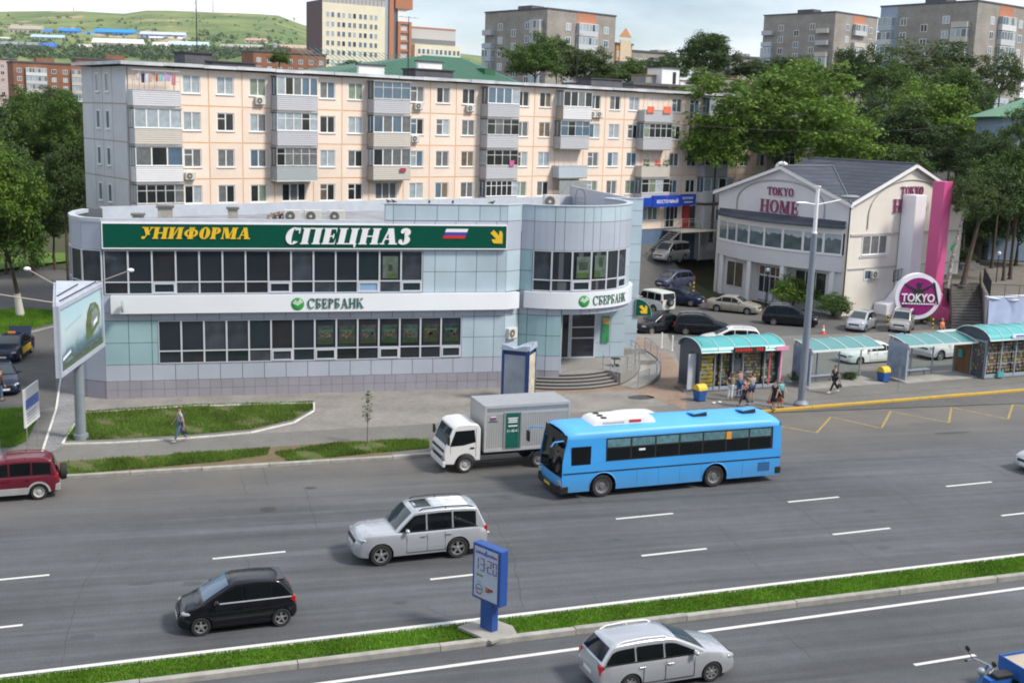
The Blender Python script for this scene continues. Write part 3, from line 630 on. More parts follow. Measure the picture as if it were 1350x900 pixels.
for d, x in ((d1,21.36),(d2,21.56)): MB().tube((x, 69.52,1.6),(x, 69.52,2.5),.02).build('handle', M_STEEL, d)
pst = MB().box(24.35,69.64,1.9,24.85,69.67,3.6); pst.mat(1).box(24.37,69.635,3.1,24.83,69.645,3.5); tag(pst.build('poster', [pm('poster_green', (.05,.30,.12),.5, var=.35, scale=2.5), pm('poster_orange', (.6,.35,.12),.5, var=.3, scale=4)]), 'green and orange poster on the wall inside the round entrance', 'poster')
# landing, steps, ramp
land = [(*p, 0) for p in arc(-97.7,-20,4.62)] + [(27.8,68.6,0),(27.8,72.5,0),(20.35,72.5,0),(20.35,65.6,0)]
wp(MB().prism([(p[0], p[1], .1) for p in land], (0,0,.8)), 'landing', M_GRANITE)
for k in range(5):
 r0, z = 4.64 + .24 * k, .9 - .155 * (k + .0) - .02
 wp(wallstrip(arc(-112 - 1.0 * k, -57, r0 + .26),.1, z, 0,.5), 'step', M_GRANITE); wp(wallstrip(arc(-112 - 1.0 * k, -57, r0 + .262),.1, z - .035,0,.004), 'riser', M_RISER)
rin, rout = [], []
for k in range(25):
 a = -57 + (10 + 57) * k / 24; z = .13 + .77 * k / 24; rin.append((*dp(a, 5.95), z)); rout.append((*dp(a, 7.3), z))
wp(MB().grid([rout, rin]), 'ramp', M_CONC)
rw = MB(); rw.grid([[(p[0], p[1], .05) for p in rin], [(p[0], p[1], p[2] + .1) for p in rin]]); rw.grid([[(p[0], p[1], .05) for p in rout], [(p[0], p[1], p[2] + .08) for p in rout]]); wp(rw, 'ramp_wall', M_CONCD)
wp(MB().prism([(*dp(-57 + 60 * k / 9,5.93),.1) for k in range(10)] + [(*dp(3 - 60 * k / 9,4.63),.1) for k in range(10)], (0,0,.79)), 'landing', M_GRANITE)
wp(MB().box(25.9,70.6,.9,27.8,71.0,1.25), 'ledge', M_CONC)
def rail(label, pts, h_, bars, post=1.2):
 o = thing('handrail', label, 'railing', pts[0]); P = [Vector(p) - Vector(pts[0]) for p in pts]
 m = MB().path([p + Vector((0,0, h_)) for p in P], .028); m.build('top_rail', M_STEEL, o)
 for b in bars: MB().path([p + Vector((0,0, b)) for p in P], .016).build('mid_rail', M_STEEL, o)
 acc = post
 for i, p in enumerate(P):
  if i: acc += (P[i] - P[i - 1]).length
  if acc >= post or i == len(P) - 1: MB().tube(p, p + Vector((0,0, h_)),.024).build('post', M_STEEL, o); acc = 0
 return o
rail('curved steel handrail on the outer edge of the entrance ramp', [(*dp(-57 + 67 * k / 20,7.25),.13 + .77 * k / 20) for k in range(21)], .95,(.25,.45,.65,.8),1.0)
rail('curved steel handrail on the inner edge of the entrance ramp', [(*dp(-50 + 55 * k / 14,5.9),.9) for k in range(15)], .9,(.3,.6),1.1)
rail('steel handrail sloping down the right end of the entrance steps', [(*dp(-58,4.6 + 1.2 * k / 4),.9 - .72 * k / 4) for k in range(5)], .9,(.45,),.5)
rail('steel handrail sloping down the left end of the entrance steps', [(*dp(-113,4.9 + .9 * k / 4),.75 - .6 * k / 4) for k in range(5)], .95,(.3,.6),.45)
# --- white fascia with lettering
fas = thing('fascia_sign', 'long white bank fascia with green lettering wrapping the building', 'sign', (6, BY - .35,4.86))
FP = [(-5.05, BY),(16.85, BY),(17.87,66.2)]
wf = MB(); wallstrip(FP[:2] + [(17.55,65.93)], 4.87,5.83,.34,.36, wf); wallstrip(arc(A0 + 4,25),4.87,5.83,.22,.26, wf); wp(wf, 'panel', M_WHITEP, fas, 30)
RX = (PI / 2,0,0)
serif('СБЕРБАНК', .54,3.1, M_TXTG, fas, (-.62 - .0 + 0,-.01,.22), RX, .03, S=.17, h=.07, e=.05)
def logo(o, loc, r, rz=0.0):
 b = MB(); b.lathe([(0,.05),(r * .5,.045),(r * .8,.03),(r, .0)], n=28); c = b.build('emblem', M_LOGO, o, loc, 60); c.rotation_euler = (PI / 2,0, rz)
 sw = MB()
 for q in range(3):
  w = [(-r * .78 + .05 * q, r * (.16 + .2 * q)),(0,-r * (.22 - .2 * q)),(r * .82 - .06 * q, r * (.36 + .18 * q)),(r * .70 - .06 * q, r * (.48 + .18 * q)),(0,-r * (.10 - .2 * q)),(-r * .7 + .05 * q, r * (.28 + .2 * q))]
  sw.poly([(x, y, .055 + .002 * q) for x, y in w])
 s = sw.build('emblem_swoosh', M_WHT, c); return c
logo(fas, (-1.17,-.005,.46),.36)
def bend(u, v, d):
 a = math.radians(-76.5) + u / 5.3; r = 5.0 + .22 + d; return (DC[0] + r * math.cos(a) - 6, DC[1] + r * math.sin(a) - (BY - .35), v)
serif('СБЕРБАНК', .54,3.0, M_TXTG, fas, (0,0,.22),(0,0,0),.03, S=.17, h=.07, e=.05, mapf=bend)
lp = dp(-83,5.22); logo(fas, (lp[0] - 6, lp[1] - (BY - .35),.46),.36, math.radians(7))
ps = thing('projecting_sign', 'small oval green sign sticking out of the left end of the white fascia', 'sign', (-4.42, BY - .36,5.33)); MB().lathe([(0,-.05),(.3,-.05),(.34,0),(.3,.05),(0,.05)], (0,-.4,0), 'x', 20).build('disc', pm('sign_grey_green', (.30,.40,.34),.4, var=.1), ps, None, 40); MB().box(-.02,-.1,-.02,.02,.02,.02).build('bracket', M_ALU, ps)
ps = thing('projecting_sign', 'small round orange sign at the right end of the curved white fascia', 'sign', (26.45,71.9,5.2)); MB().lathe([(0,-.06),(.36,-.06),(.36,.06),(0,.06)], (0,0,.3), 'y', 20).build('disc', pm('sign_orange', (.75,.28,.06),.4, var=.05), ps, None, 40); MB().box(-.02,0,.25,.02,.6,.3).build('bracket', M_ALU, ps)
# --- big green shop sign
sg = thing('shop_sign', 'long dark green shop sign with yellow and white lettering, flag and arrow', 'sign', (5.7, BY - .02,8.36))
MB().box(-11.05,-.16,.06,11.05,0,1.34).build('board', M_SIGNG, sg)
MB().box(-11.1,-.19,0,11.1,0,.058).box(-11.1,-.19,1.342,11.1,0,1.41).box(-11.1,-.19,.058,-11.052,0,1.342).box(11.052,-.19,.058,11.1,0,1.342).build('frame', M_WHT, sg)
serif('УНИФОРМА', .62,5.7, M_YEL, sg, (-9.15,-.161,.55), RX, .04, S=.32, h=.09, e=.07, slant=.22, gap=.07)
serif('СПЕЦНАЗ', .90,7.0, M_WHT, sg, (-1.58,-.161,.28), RX, .05, S=.36, h=.07, e=.07, slant=.22, gap=.09)
for k, m in enumerate((M_RED, M_BLUE, M_WHT)):
 z0 = .62 + .185 * k; MB().prism([(7.30 + .07 * k, -.161, z0),(8.58 + .07 * k, -.161, z0),(8.65 + .07 * k, -.161, z0 + .183),(7.37 + .07 * k, -.161, z0 + .183)], (0,-.03,0)).build('flag_stripe', m, sg)
MB().prism([(p[0] + 10.1,-.161, p[1]) for p in ((0,.95),(.2,1.12),(.52,.80),(.52,1.08),(.66,1.05),(.72,.9),(.72,.34),(.2,.36),(.12,.46),(.08,.58),(.35,.60),(.02,.92))], (0,-.04,0)).build('arrow', M_YEL, sg)
# quarter-round arrow sign on the corner
q0 = ypl(838,416,72.4); qs = thing('arrow_sign', 'quarter-round dark green sign with a yellow arrow on the building corner', 'sign', q0)
qpts = [(0,0,0)] + [(1.12 * math.cos(t * PI / 16),0,1.12 * math.sin(t * PI / 16)) for t in range(9)]
MB().prism(qpts, (0,.1,0)).build('board', M_SIGNG, qs); MB().prism([(p[0] * 1.05 - .02,.012, p[2] * 1.05 - .02) for p in qpts], (0,.076,0)).build('frame', M_ALU, qs)
MB().prism([(p[0] * .8 + .22,-.002, p[1] * .75 - .12) for p in ((0,.95),(.2,1.12),(.52,.80),(.52,1.08),(.66,1.05),(.72,.9),(.72,.34),(.2,.36),(.12,.46),(.08,.58),(.35,.60),(.02,.92))], (0,-.02,0)).build('arrow', M_YEL, qs)
# posters in the ground-floor windows; dimness behind glass is painted into their colours
PC = [((0.068,0.087,0.081),(0.019,0.043,0.009)),((0.056,0.062,0.056),(0.022,0.046,0.009)),((0.074,0.074,0.081),(0.019,0.043,0.009)),((0.050,0.074,0.062),(0.012,0.046,0.009)),((0.062,0.081,0.081),(0.015,0.043,0.006)),((0.062,0.056,0.037),(0.019,0.043,0.009)),((0.043,0.053,0.056),(0.015,0.043,0.006))]
for k in range(7):
 a = -2.66 + (7 + k) * 16.92 / 14; c1, c2 = PC[k]; w = .16
 p = MB().box(a + w, BY - .012,2.95, a + 1.21 - w, BY + .01,4.02); p.mat(1).box(a + w + .04, BY - .016,2.98, a + 1.21 - w - .04, BY - .011,3.22); p.mat(2).box(a + w + .06, BY - .016,3.66, a + .95, BY - .0105,3.76); p.mat(3)
 for q in range(5): x = a + .3 + random.random() * .5; z = 3.3 + random.random() * .25; p.poly([(x, BY - .014, z),(x + .12, BY - .014, z - .03),(x + .16, BY - .014, z + .12),(x + .03, BY - .014, z + .16)])
 tag(p.build('poster', [mottled('poster_print_%d' % k, c1, tuple(c * .55 for c in c1),3.2,.6), pm('poster_band_%d' % k, c2,.6, var=.2), M_TXTG, pm('poster_spot', (.14,.085,.05),.6, var=.4, scale=5)]), 'pale poster with a green foot in the ground floor windows, %s from the left' % ('first', 'second', 'third', 'fourth', 'fifth', 'sixth', 'last')[k], 'poster', 'posters in the ground floor windows')
def pic(a, z0, z1, pts, label, deg=None):
 pm_ = MB()
 for i, (u0, v0, u1, v1) in enumerate(pts): pm_.mat(i).poly([(*(dp(deg + u * 10.2, DR + .035 + .004 * i) if deg is not None else (a + u, BY - .012 - .004 * i)), z0 + v * (z1 - z0)) for u, v in ((u0, v0),(u1, v0),(u1, v1),(u0, v1))])
 tag(pm_.build('poster', [mottled('poster_pale', (.12,.16,.135),(.075,.11,.09),2), pm('poster_leaf', (.05,.10,.02),.6, var=.4, scale=3), pm('poster_dark', (.03,.05,.03),.6, var=.5, scale=5)]), label, 'poster')
pic(-5.36 + 12 * 17.26 / 14,6.68,7.95, [(.18,0,1.05,1),(.45,.02,1.0,.22),(.5,.35,.75,.62)], 'pale green poster in an upper window left of the blank panels')
pic(0,6.68,7.95, [(.15,0,1.15,1),(.2,.02,1.1,.25),(.35,.4,.95,.75)], 'pale poster with a dark round motif in the drum windows', -90)
pic(0,6.68,8.0, [(.1,0,1.1,1),(.1,.02,.6,.3),(.5,.5,.8,.9)], 'pale washed-out poster in the drum windows, nearer the street corner', -76)
# roof clutter
M_ACW = pm('ac_casing', (.62,.60,.56),.5, var=.1); M_BRICKV = pm('vent_brick', (.36,.34,.31),.9, var=.2, scale=5)
def ac_unit(loc, rz, label, w=.85, h=.6, d=.32, group=None, wall=False):
 o = thing('air_conditioner', label, 'air conditioner', loc, rz, group)
 MB().box(-w / 2,-d, 0, w / 2,0, h).build('casing', M_ACW, o, bevel=.02)
 MB().lathe([(.0,-d - .004),(h * .37,-d - .004),(h * .40,-d - .02),(h * .40,-d)], (-w * .14,0, h / 2), 'y', 16).build('fan_grille', pm('grille_grey', (.13,.13,.13),.5, var=.1), o)
 MB().lathe([(.0,-d - .024),(h * .12,-d - .024),(h * .12,-d - .02)], (-w * .14,0, h / 2), 'y', 10).build('fan_hub', M_ACW, o)
 if wall: MB().box(-w * .4,-d + .02,-.05,-w * .36,.12,-.002).box(w * .36,-d + .02,-.05, w * .4,.12,-.002).build('bracket', M_STEEL, o)
 return o
for px, lab in ((385, 'roof air conditioner nearest the pile of bricks'),(412, 'roof air conditioner in the middle of the flat roof row'),(443, 'roof air conditioner at the right end of the flat roof row')):
 p = ypl(px, 287, BY + 1.6); o = ac_unit((p.x, p.y, 9.72),0, lab, .95,.68,.38); MB().box(-.45,-.36,-.4,.45,-.04,-.01).build('stand', M_STEEL, o)
p = ypl(725,272, BY + 2.2); ac_unit((p.x, p.y, 10.6),0, 'roof air conditioner behind the drum parapet', .95,.8,.4)
p = ypl(676,442, BY + .4); ac_unit((17.25,65.86,3.05), math.radians(38), 'air conditioner with a red sticker on the wall beside the entrance drum', .8,.62,.3, wall=True)
for px, w, h, l in ((218,.8,1.0, 'larger brick vent stack with white flashing on the flat roof'),(182,.6,.55, 'low brick vent stub at the left end of the flat roof'),(307,.55,.95, 'slim brick vent stack near the middle of the flat roof')):
 p = ypl(px, 284, BY + 3.2); o = thing('roof_vent', l, 'roof vent', (p.x, p.y, 9.32)); MB().box(-w / 2,-w / 2,0, w / 2, w / 2, h).build('stack', M_BRICKV, o); MB().box(-w / 2 - .08,-w / 2 - .08, h, w / 2 + .08, w / 2 + .08, h + .1).build('cap', M_CONCD, o); MB().box(-w / 2 - .1,-w / 2 - .1,0, w / 2 + .1, w / 2 + .1,.16).build('flashing', M_WHITEP, o)
p = ypl(372,287, BY + 2.0); rb = MB(); R = random.Random(3)
for _ in range(40):
 x, y, z = p.x + R.uniform(-.9,.6), p.y + R.uniform(-.5,.5),9.33 + R.uniform(0,.5); z += .3; rb.box(x, y, z, x + R.uniform(.1,.4), y + R.uniform(.1,.3), z + R.uniform(.05,.18))
tag(rb.build('debris_heap', mottled('debris', (.38,.35,.32),(.22,.13,.10),3)), 'heap of broken slabs and bricks lying on the flat roof', 'debris', kind='stuff')
p = ypl(765,268, BY + 2.6); o = thing('roof_ladder', 'steel hoop ladder rising behind the drum parapet', 'ladder', (p.x, p.y, 10.3))
for s in (-.3,.3): MB().path([(s, 0,0),(s, 0,1.0),(s * .8,.1,1.3),(s * .3,.2,1.42),(0,.2,1.42)], .03).build('stile', M_CONCD, o)
for z in (.3,.6,.9): MB().tube((-.3,0, z),(.3,0, z),.018).build('rung', M_CONCD, o)
# pigeons on the coping
for i, px in enumerate((512,519,566,597,649)):
 p = ypl(px, 266, BY + .2); b = MB(); b.ell((0,0,.1),(.13,.07,.07)); b.ell((.12,0,.18),(.045,.04,.045),8,5); b.tube((.08,0,.12),(.12,0,.18),.04,.035,6); b.tube((-.1,0,.1),(-.25,0,.06),.04,.02,5); b.tube((.15,0,.18),(.19,0,.17),.012,.004,5); b.tube((0,.02,.06),(0,.02,0),.008,.008,4).tube((0,-.02,.06),(0,-.02,0),.008,.008,4)
 o = b.build('pigeon', pm('pigeon_grey', (.06,.06,.07),.7), None, (p.x, p.y + .0,10.93),60); o.rotation_euler = (0,0, random.uniform(0,6)); tag(o, ('leftmost', 'second from left', 'middle', 'fourth from left', 'rightmost')[i] + ' of five small dark pigeons on the pale blue parapet', 'pigeon', 'pigeons on the parapet')
# ================================================================= FIVE-STOREY PANEL APARTMENT BLOCK
AA = 0.41964; C0 = (-5.29,88.49,0.0)
M_PEACH = pm('render_peach', (0.82,0.68,0.575),.85, var=.09, scale=.5, detail=7)
M_ORANGE = pm('joint_orange', (0.78,0.50,0.30),.85, var=.08)
M_ENDG = pm('render_grey_blue', (0.60,0.61,0.645),.85, var=.07, scale=.8)
M_ENDJ = pm('joint_beige', (0.45,0.38,0.31),.85, var=.08)
M_PLB = pm('plinth_blue', (0.10,0.16,0.26),.8, var=.15)
M_PVC = pm('white_pvc', (0.80,0.80,0.80),.4, var=.02)
M_WOODW = pm('old_painted_wood', (0.58,0.58,0.57),.7, var=.25, scale=4)
GL = [pm('glass_dark', (.025,.03,.032),.07, var=.4, scale=.8), pm('glass_curtain_grey', (.15,.16,.165),.1, var=.25, scale=3), pm('glass_curtain_white', (.34,.40,.44),.1, var=.2, scale=3), pm('glass_curtain_green', (.20,.25,.19),.1, var=.2, scale=3), pm('glass_curtain_tan', (.17,.13,.09),.1, var=.3, scale=3), pm('glass_sky', (.10,.16,.22),.06, var=.3, scale=.8)]
SID = {'grey': pm('siding_grey', (.45,.455,.49),.5, var=.05), 'lgrey': pm('siding_light_grey', (.53,.54,.57),.5, var=.05), 'white': pm('siding_white', (.66,.66,.68),.5, var=.05), 'beige': pm('siding_beige', (.52,.48,.43),.5, var=.05), 'brown': pm('siding_taupe', (.42,.38,.335),.5, var=.05), 'blue': pm('siding_pale_blue', (.42,.48,.54),.5, var=.05), 'teal': pm('siding_grey_green', (.33,.37,.38),.5, var=.06)}
flats = thing('apartment_building', 'five-storey peach panel apartment block with orange seams and glazed balconies', 'building', C0, AA)
JZ = [5.30,7.98,10.66,13.33,16.0,18.68]
JS = [0.06,3.50,6.13,8.8,11.45,14.85,17.43,20.0,23.35,25.99,28.68,31.37,34.75,37.39,40.02,43.5,46.15,48.65,51.2,54.6,57.18,59.8,62.6,65.3,68.0,70.6,73.9]
BAL = {0,4,7,11,14,18,21,25}
DEP = 9.1
bk = MB().box(.08,.14,2.5,73.8, DEP - .1,18.6); bk.build('core_wall', M_ORANGE, flats)
eb = MB().box(.05,.14,2.5,.079, DEP - .1,18.6); eb.build('core_wall', M_ENDJ, flats)
_pc = {}
def hole_panel(w, h, ww, wh, wx, wz, th=.12):
 k = (round(w, 2), ww)
 if k in _pc: return _pc[k]
 x0 = (w - ww) / 2 + wx; m = MB(); m.box(0,0,0, w, th, wz).box(0,0, wz + wh, w, th, h).box(0,0, wz, x0, th, wz + wh).box(x0 + ww, 0, wz, w, th, wz + wh)
 _pc[k] = m.mesh('wall_panel', M_PEACH); return _pc[k]
_wc = {}
def win_mesh(ww, wh, split, var):
 k = (ww, wh, tuple(split), var)
 if k in _wc: return _wc[k]
 f = .075; m = MB().box(0,0,0, f, .07, wh).box(ww - f, 0,0, ww, .07, wh).box(f, 0,0, ww - f, .07, f).box(f, 0, wh - f, ww - f, .07, wh); xs = [0] + split + [ww]
 for s in split: m.box(s - f * .6,-.01, f, s + f * .6,.07, wh - f)
 if var == 1: m.box(f, .0, wh * .66, split[0] - f * .6,.07, wh * .66 + .06)
 m.box(-.06,-.13,-.05, ww + .06,.05,-.005)
 fr = m.mesh('window', M_PVC); ps = []
 for a, b in zip(xs[:-1], xs[1:]): ps.append(MB().poly([(a + f * .6,.04, f),(b - f * .6,.04, f),(b - f * .6,.045, wh - f),(a + f * .6,.04, wh - f)]))
 _wc[k] = (fr, ps); return _wc[k]
_pv = {}
def put_window(parent, s, y, z, ww=1.38, wh=1.34, split=None, R=random, dark=False):
 split = split or [ww * .5]; var = R.choice([0,0,0,1]) if len(split) == 1 else 0
 fr, ps = win_mesh(ww, wh, split, var); w = link('window', fr, parent, (s, y, z)); base = R.choice([1,1,2,3,4,0,0,1])
 for i, p in enumerate(ps):
  g = base if R.random() < .55 else R.choice([0,0,5,1,2]); g = 0 if dark else g
  k = (ww, wh, len(split), i, g)
  if k not in _pv: _pv[k] = p.mesh('pane', GL[g])
  link('pane', _pv[k], w)
 return w
R5 = random.Random(12)
for r in range(5):
 z0 = JZ[r]
 for k in range(len(JS) - 1):
  if r == 0 and k < 16: continue
  a, b = JS[k] + .05, JS[k + 1] - .05; h = 2.68 - .11
  if k in BAL or (r == 0 and k in (19,20,21)):
   if k in BAL and not (r == 1 and k in (4,7)) and r > 0:
    o = bx(0,0,0, b - a, .12, h).build('wall_panel', M_PEACH, flats, (a, 0, z0 + .055))
    put_window(flats, a + .5,-.03, z0 + .35,2.3,2.0, [.75,1.5], R5)
   else:
    ww = 2.1; link('wall_panel', hole_panel(b - a, h, ww, 1.4,0,.86), flats, (a, 0, z0 + .055)); put_window(flats, (a + b - ww) / 2,.05, z0 + .915, ww, 1.4, [.7,1.4], R5)
  else:
   w = b - a; link('wall_panel', hole_panel(w, h, 1.38,1.34,0,.84), flats, (a, 0, z0 + .055)); put_window(flats, (a + b - 1.38) / 2,.05, z0 + .895, R=R5)
for z in JZ[1:5]: bx(.0,.03, z - .055,73.8,.1, z + .055).build('seam', M_ORANGE, flats); bx(-.03,.1, z - .05,.02, DEP - .05, z + .05).build('seam', M_ENDJ, flats)
for s in JS[1:-1]: bx(s - .05,.028,5.3, s + .05,.1,18.6).build('seam', M_ORANGE, flats)
for e in (2.75,4.72,6.65): bx(-.028, e - .05,5.3,.02, e + .05,18.6).build('seam', M_ENDJ, flats)
# end wall panels and narrow windows
EY = [0.0,2.75,4.72,6.65,9.1]
for r in range(0,5):
 for a, b in zip(EY[:-1], EY[1:]): bx(-.06, a + .05, JZ[r] + .05,.05, b - .05, JZ[r + 1] - .05).build('wall_panel', M_ENDG, flats)
 for e in (3.72,5.72):
  m = MB().box(-.09, e - .38,0,-.03, e - .30,1.36).box(-.09, e + .30,0,-.03, e + .38,1.36).box(-.09, e - .30,0,-.03, e + .30,.08).box(-.09, e - .30,1.28,-.03, e + .30,1.36).box(-.16, e - .42,-.06,-.03, e + .42,-.002)
  w = m.build('window', M_PVC, flats, (0,0, JZ[r] + .84)); MB().poly([(-.066, e + .3,.08),(-.066, e - .3,.08),(-.066, e - .3,1.28),(-.066, e + .3,1.28)]).build('pane', GL[5], w)
bx(.0,.02,2.0,73.9,.1,5.28).build('plinth', M_PLB, flats); bx(-.04,.1,2,.04, DEP, 5.28).build('plinth', M_PLB, flats)
rf = MB().box(-.55,-.5,18.72,74.3, DEP + .4,18.92); rf.build('roof', pm('roof_bitumen', (.12,.12,.13),.9, var=.2, scale=.5), flats)
ed = MB(); s = -.6
while s < 74: b = s + R5.uniform(2.2,3.2); ed.box(s, -.58 + R5.uniform(-.02,.04),18.74 + R5.uniform(-.03,.02), b - .03,-.49,18.97 + R5.uniform(-.02,.03)); s = b
ed.box(-.66,-.5,18.74,-.55, DEP + .4,18.97); ed.build('eave_flashing', pm('flashing_zinc', (.50,.52,.55),.5, metal=.1, var=.25, scale=.7), flats)
# --- balconies
_bc = {}
def siding(mb, p0, p1, z0, z1, n=7):
 d = Vector((p1[0] - p0[0], p1[1] - p0[1], 0)); u = d.normalized(); o = Vector((u.y, -u.x, 0)) * .025; h = (z1 - z0) / n
 for i in range(n):
  a, b = Vector((*p0, z0 + i * h)), Vector((*p1, z0 + i * h)); A = a + Vector((0,0, h * .92)); B = b + Vector((0,0, h * .92))
  mb.poly([a + o, b + o, B, A]); mb.poly([A, B, B + Vector((0,0, h * .08)) + o, A + Vector((0,0, h * .08)) + o])
def balcony(s, r, sid, glz, w=3.5, dep=1.0, panes=4, side=None, slab=M_CONC, frame=None, dark=False, label=None):
 z0 = JZ[r] - .16; R = random.Random(int(s * 10) + r); frame = frame or (M_PVC if glz == 'pvc' else M_WOODW)
 o = bx(0,-dep, 0, w, -.02,.14).build('balcony', slab, flats, (s, 0, z0))
 if label: o['label'] = label
 m = MB(); siding(m, (0,-dep),(w, -dep),.1,1.17); m.build('parapet', SID[sid], o)
 for x, y0, y1 in ((0,0,-dep),(w, -dep, 0)): m = MB(); siding(m, (x, y0),(x, y1),.1,1.17); m.build('parapet', SID[side or sid], o)
 bx(-.04,-dep - .05,1.17, w + .04,-dep + .06,1.21).build('sill', frame, o)
 zt = 2.5
 if glz in ('pvc', 'old'):
  f = .05 if glz == 'pvc' else .035; m = MB()
  xs = [w * i / panes for i in range(panes + 1)]
  for x in xs: m.box(max(0, x - f),-dep - .02,1.21, min(w, x + f),-dep + .05, zt)
  m.box(0,-dep - .015, zt, w, -dep + .05, zt + .09).box(0,-dep - .015,1.212, w, -dep + .045,1.27)
  if glz == 'old': m.box(0,-dep - .012,2.1, w, -dep + .045,2.15)
  for x in (0, w): m.box(x - (.0 if x == 0 else .05),-.08,1.21, x + (.05 if x == 0 else 0),-.0, zt); m.box(x - (.0 if x == 0 else .05),-dep * .5 - .03,1.21, x + (.05 if x == 0 else 0),-dep * .5 + .03, zt)
  m.build('glazing_frame', frame, o)
  bx(-.06,-dep - .1, zt + .092, w + .06,-.02, zt + .14).build('balcony_roof', SID['grey'], o)
  base = R.choice([1,2,2,5,2])
  for i in range(panes):
   g = base if R.random() < .5 else R.choice([0,1,2,5,3,0]); g = 0 if dark and R.random() < .7 else g
   MB().poly([(xs[i] + f, -dep + .01,1.27),(xs[i + 1] - f, -dep + .01,1.27),(xs[i + 1] - f, -dep + R.uniform(.0,.03), zt),(xs[i] + f, -dep + .01, zt)]).build('pane', GL[g], o)
  for x in (0.012, w - .012): MB().poly([(x, -dep + .05,1.21),(x, -.05,1.21),(x, -.05, zt),(x, -dep + .05, zt)]).build('pane', GL[R.choice([2,1,5])], o)
 elif glz == 'lattice':
  m = MB()
  for x in (0,.5,1.2, w / 2,2.4,3.0, w): m.box(max(0, x - .02),-dep, 1.21, min(w, x + .02),-dep + .04,2.55)
  m.box(0,-dep, 2.5, w, -dep + .04,2.55).box(0,-dep - .002,1.8, w * .15,-dep + .04,1.84).box(w * .88,-dep - .002,1.8, w, -dep + .04,1.84)
  for y in (-dep + .04,-dep * .5,-.05): m.box(0, y, 2.56, w, y + .03,2.59)
  m.build('lattice_frame', M_STEEL, o)
 elif glz == 'plastic':
  m = MB().box(.05,-dep, 1.21, w - .05,-dep + .02,2.5); m.build('plastic_sheet', pm('dull_sheeting', (.30,.33,.33),.4, var=.2, scale=3), o)
 return o
bal = balcony
B0 = bal(.05,4, 'lgrey', 'lattice'); bal(.1,3, 'beige', 'pvc', panes=4, side='grey'); bal(.12,2, 'white', 'pvc', panes=3); bal(.15,1, 'white', 'old', panes=5, dark=True)
bal(11.2,4, 'grey', 'pvc', panes=5); bal(11.2,3, 'grey', 'old', panes=5, frame=M_PVC); bal(11.15,2, 'teal', 'old', panes=5, slab=M_PVC)
bal(19.8,4, 'grey', 'old', panes=4); bal(19.8,3, 'beige', 'pvc', panes=4, side='brown', w=3.6); bal(19.8,2, 'beige', 'pvc', panes=4, side='brown', w=3.6)
bal(31.35,4, 'grey', 'pvc', panes=4); bal(31.35,3, 'grey', 'old', panes=4, dark=True); bal(31.35,2, 'grey', 'old', panes=4, dark=True); bal(31.35,1, 'grey', 'old', panes=6, dark=True, frame=M_PVC)
bal(40.0,4, 'white', 'pvc', panes=4, side='brown'); bal(39.8,3, 'grey', 'old', panes=4, dark=True); bal(39.75,2, 'blue', 'none'); bal(39.8,1, 'white', 'plastic')
bal(50.45,4, 'grey', 'none', w=3.9); bal(50.4,3, 'grey', 'old', panes=5, dark=True, w=3.9); bal(50.4,2, 'beige', 'none', w=3.9); bal(50.5,1, 'grey', 'old', panes=4, dark=True, w=3.9)
bal(59.6,4, 'grey', 'old'); bal(59.5,3, 'grey', 'old'); bal(59.4,2, 'grey', 'old', dark=True); bal(59.4,1, 'white', 'pvc', panes=4, w=4.6)
bal(70.3,4, 'grey', 'pvc'); bal(70.3,3, 'grey', 'old'); bal(70.3,2, 'beige', 'old')
def fpt(s, y, z):                                      # facade coordinates to the world
 return Vector((C0[0] + s * math.cos(AA) - y * math.sin(AA), C0[1] + s * math.sin(AA) + y * math.cos(AA), z))
# things hung out on the balconies
def cloth(s, z, w, h, rgb, label, group=None, y=-1.12, name='hanging_garment', cat='laundry'):
 m = MB(); n = 5; rows = []
 for j in range(4): rows.append([(w * (i / n - .5) * (1 - .06 * j * math.sin(i * 2)),.035 * math.sin(i * 2.3 + j),-h * j / 3 - .02 * math.sin(i * 3)) for i in range(n + 1)])
 m.grid(rows); m.grid([[(p[0], p[1] + .02, p[2]) for p in r] for r in rows[::-1]]); m.tube((-.5 * w, 0,.005),(.5 * w, 0,.005),.006,.006,4)
 o = m.build(name, pm('cloth_%02d%02d%02d' % tuple(int(c * 99) for c in rgb), rgb, .9, var=.12, scale=4), None, fpt(s, y, z),60); o.rotation_euler = (0,0, AA); return tag(o, label, cat, group)
GRP = 'clothes drying on the top left balcony'
for s, w, h, c, l in ((.45,.26,.42,(.55,.45,.45), 'pale pink cloth, leftmost on the top corner balcony line'),(.78,.22,.62,(.03,.05,.12), 'navy blue garment on the top corner balcony line'),(1.06,.2,.6,(.7,.68,.74), 'white garment on the top corner balcony line'),(1.32,.22,.55,(.55,.38,.32), 'salmon garment on the top corner balcony line'),
     (1.78,.16,.5,(.6,.12,.05), 'orange-red garment on the top corner balcony line'),(2.08,.3,.48,(.25,.5,.52), 'turquoise garment on the top corner balcony line'),(2.55,.4,.45,(.45,.33,.62), 'lilac garment on the top corner balcony line'),(3.02,.28,.7,(.5,.22,.26), 'long dusty red garment on the top corner balcony line')):
 cloth(s, JZ[4] + 2.12, w, h, c, l, GRP)
cloth(51.1, JZ[4] + 1.35,.9,.62,(.72,.16,.09), 'red cloth over the upper right balcony rail, left of two', 'red cloths on the open balcony'); cloth(53.4, JZ[4] + 1.4,1.0,.66,(.74,.17,.10), 'red cloth over the upper right balcony rail, right of two', 'red cloths on the open balcony')
cloth(22.6, JZ[2] + .85,.55,.3,(.35,.05,.12), 'dark pink cloth tied outside a beige balcony', y=-1.15); cloth(34.1, JZ[2] + 1.5,.5,.5,(.55,.12,.3), 'bright pink bag hanging at the right end of a grey balcony', y=-1.12, name='hanging_bag', cat='bag')
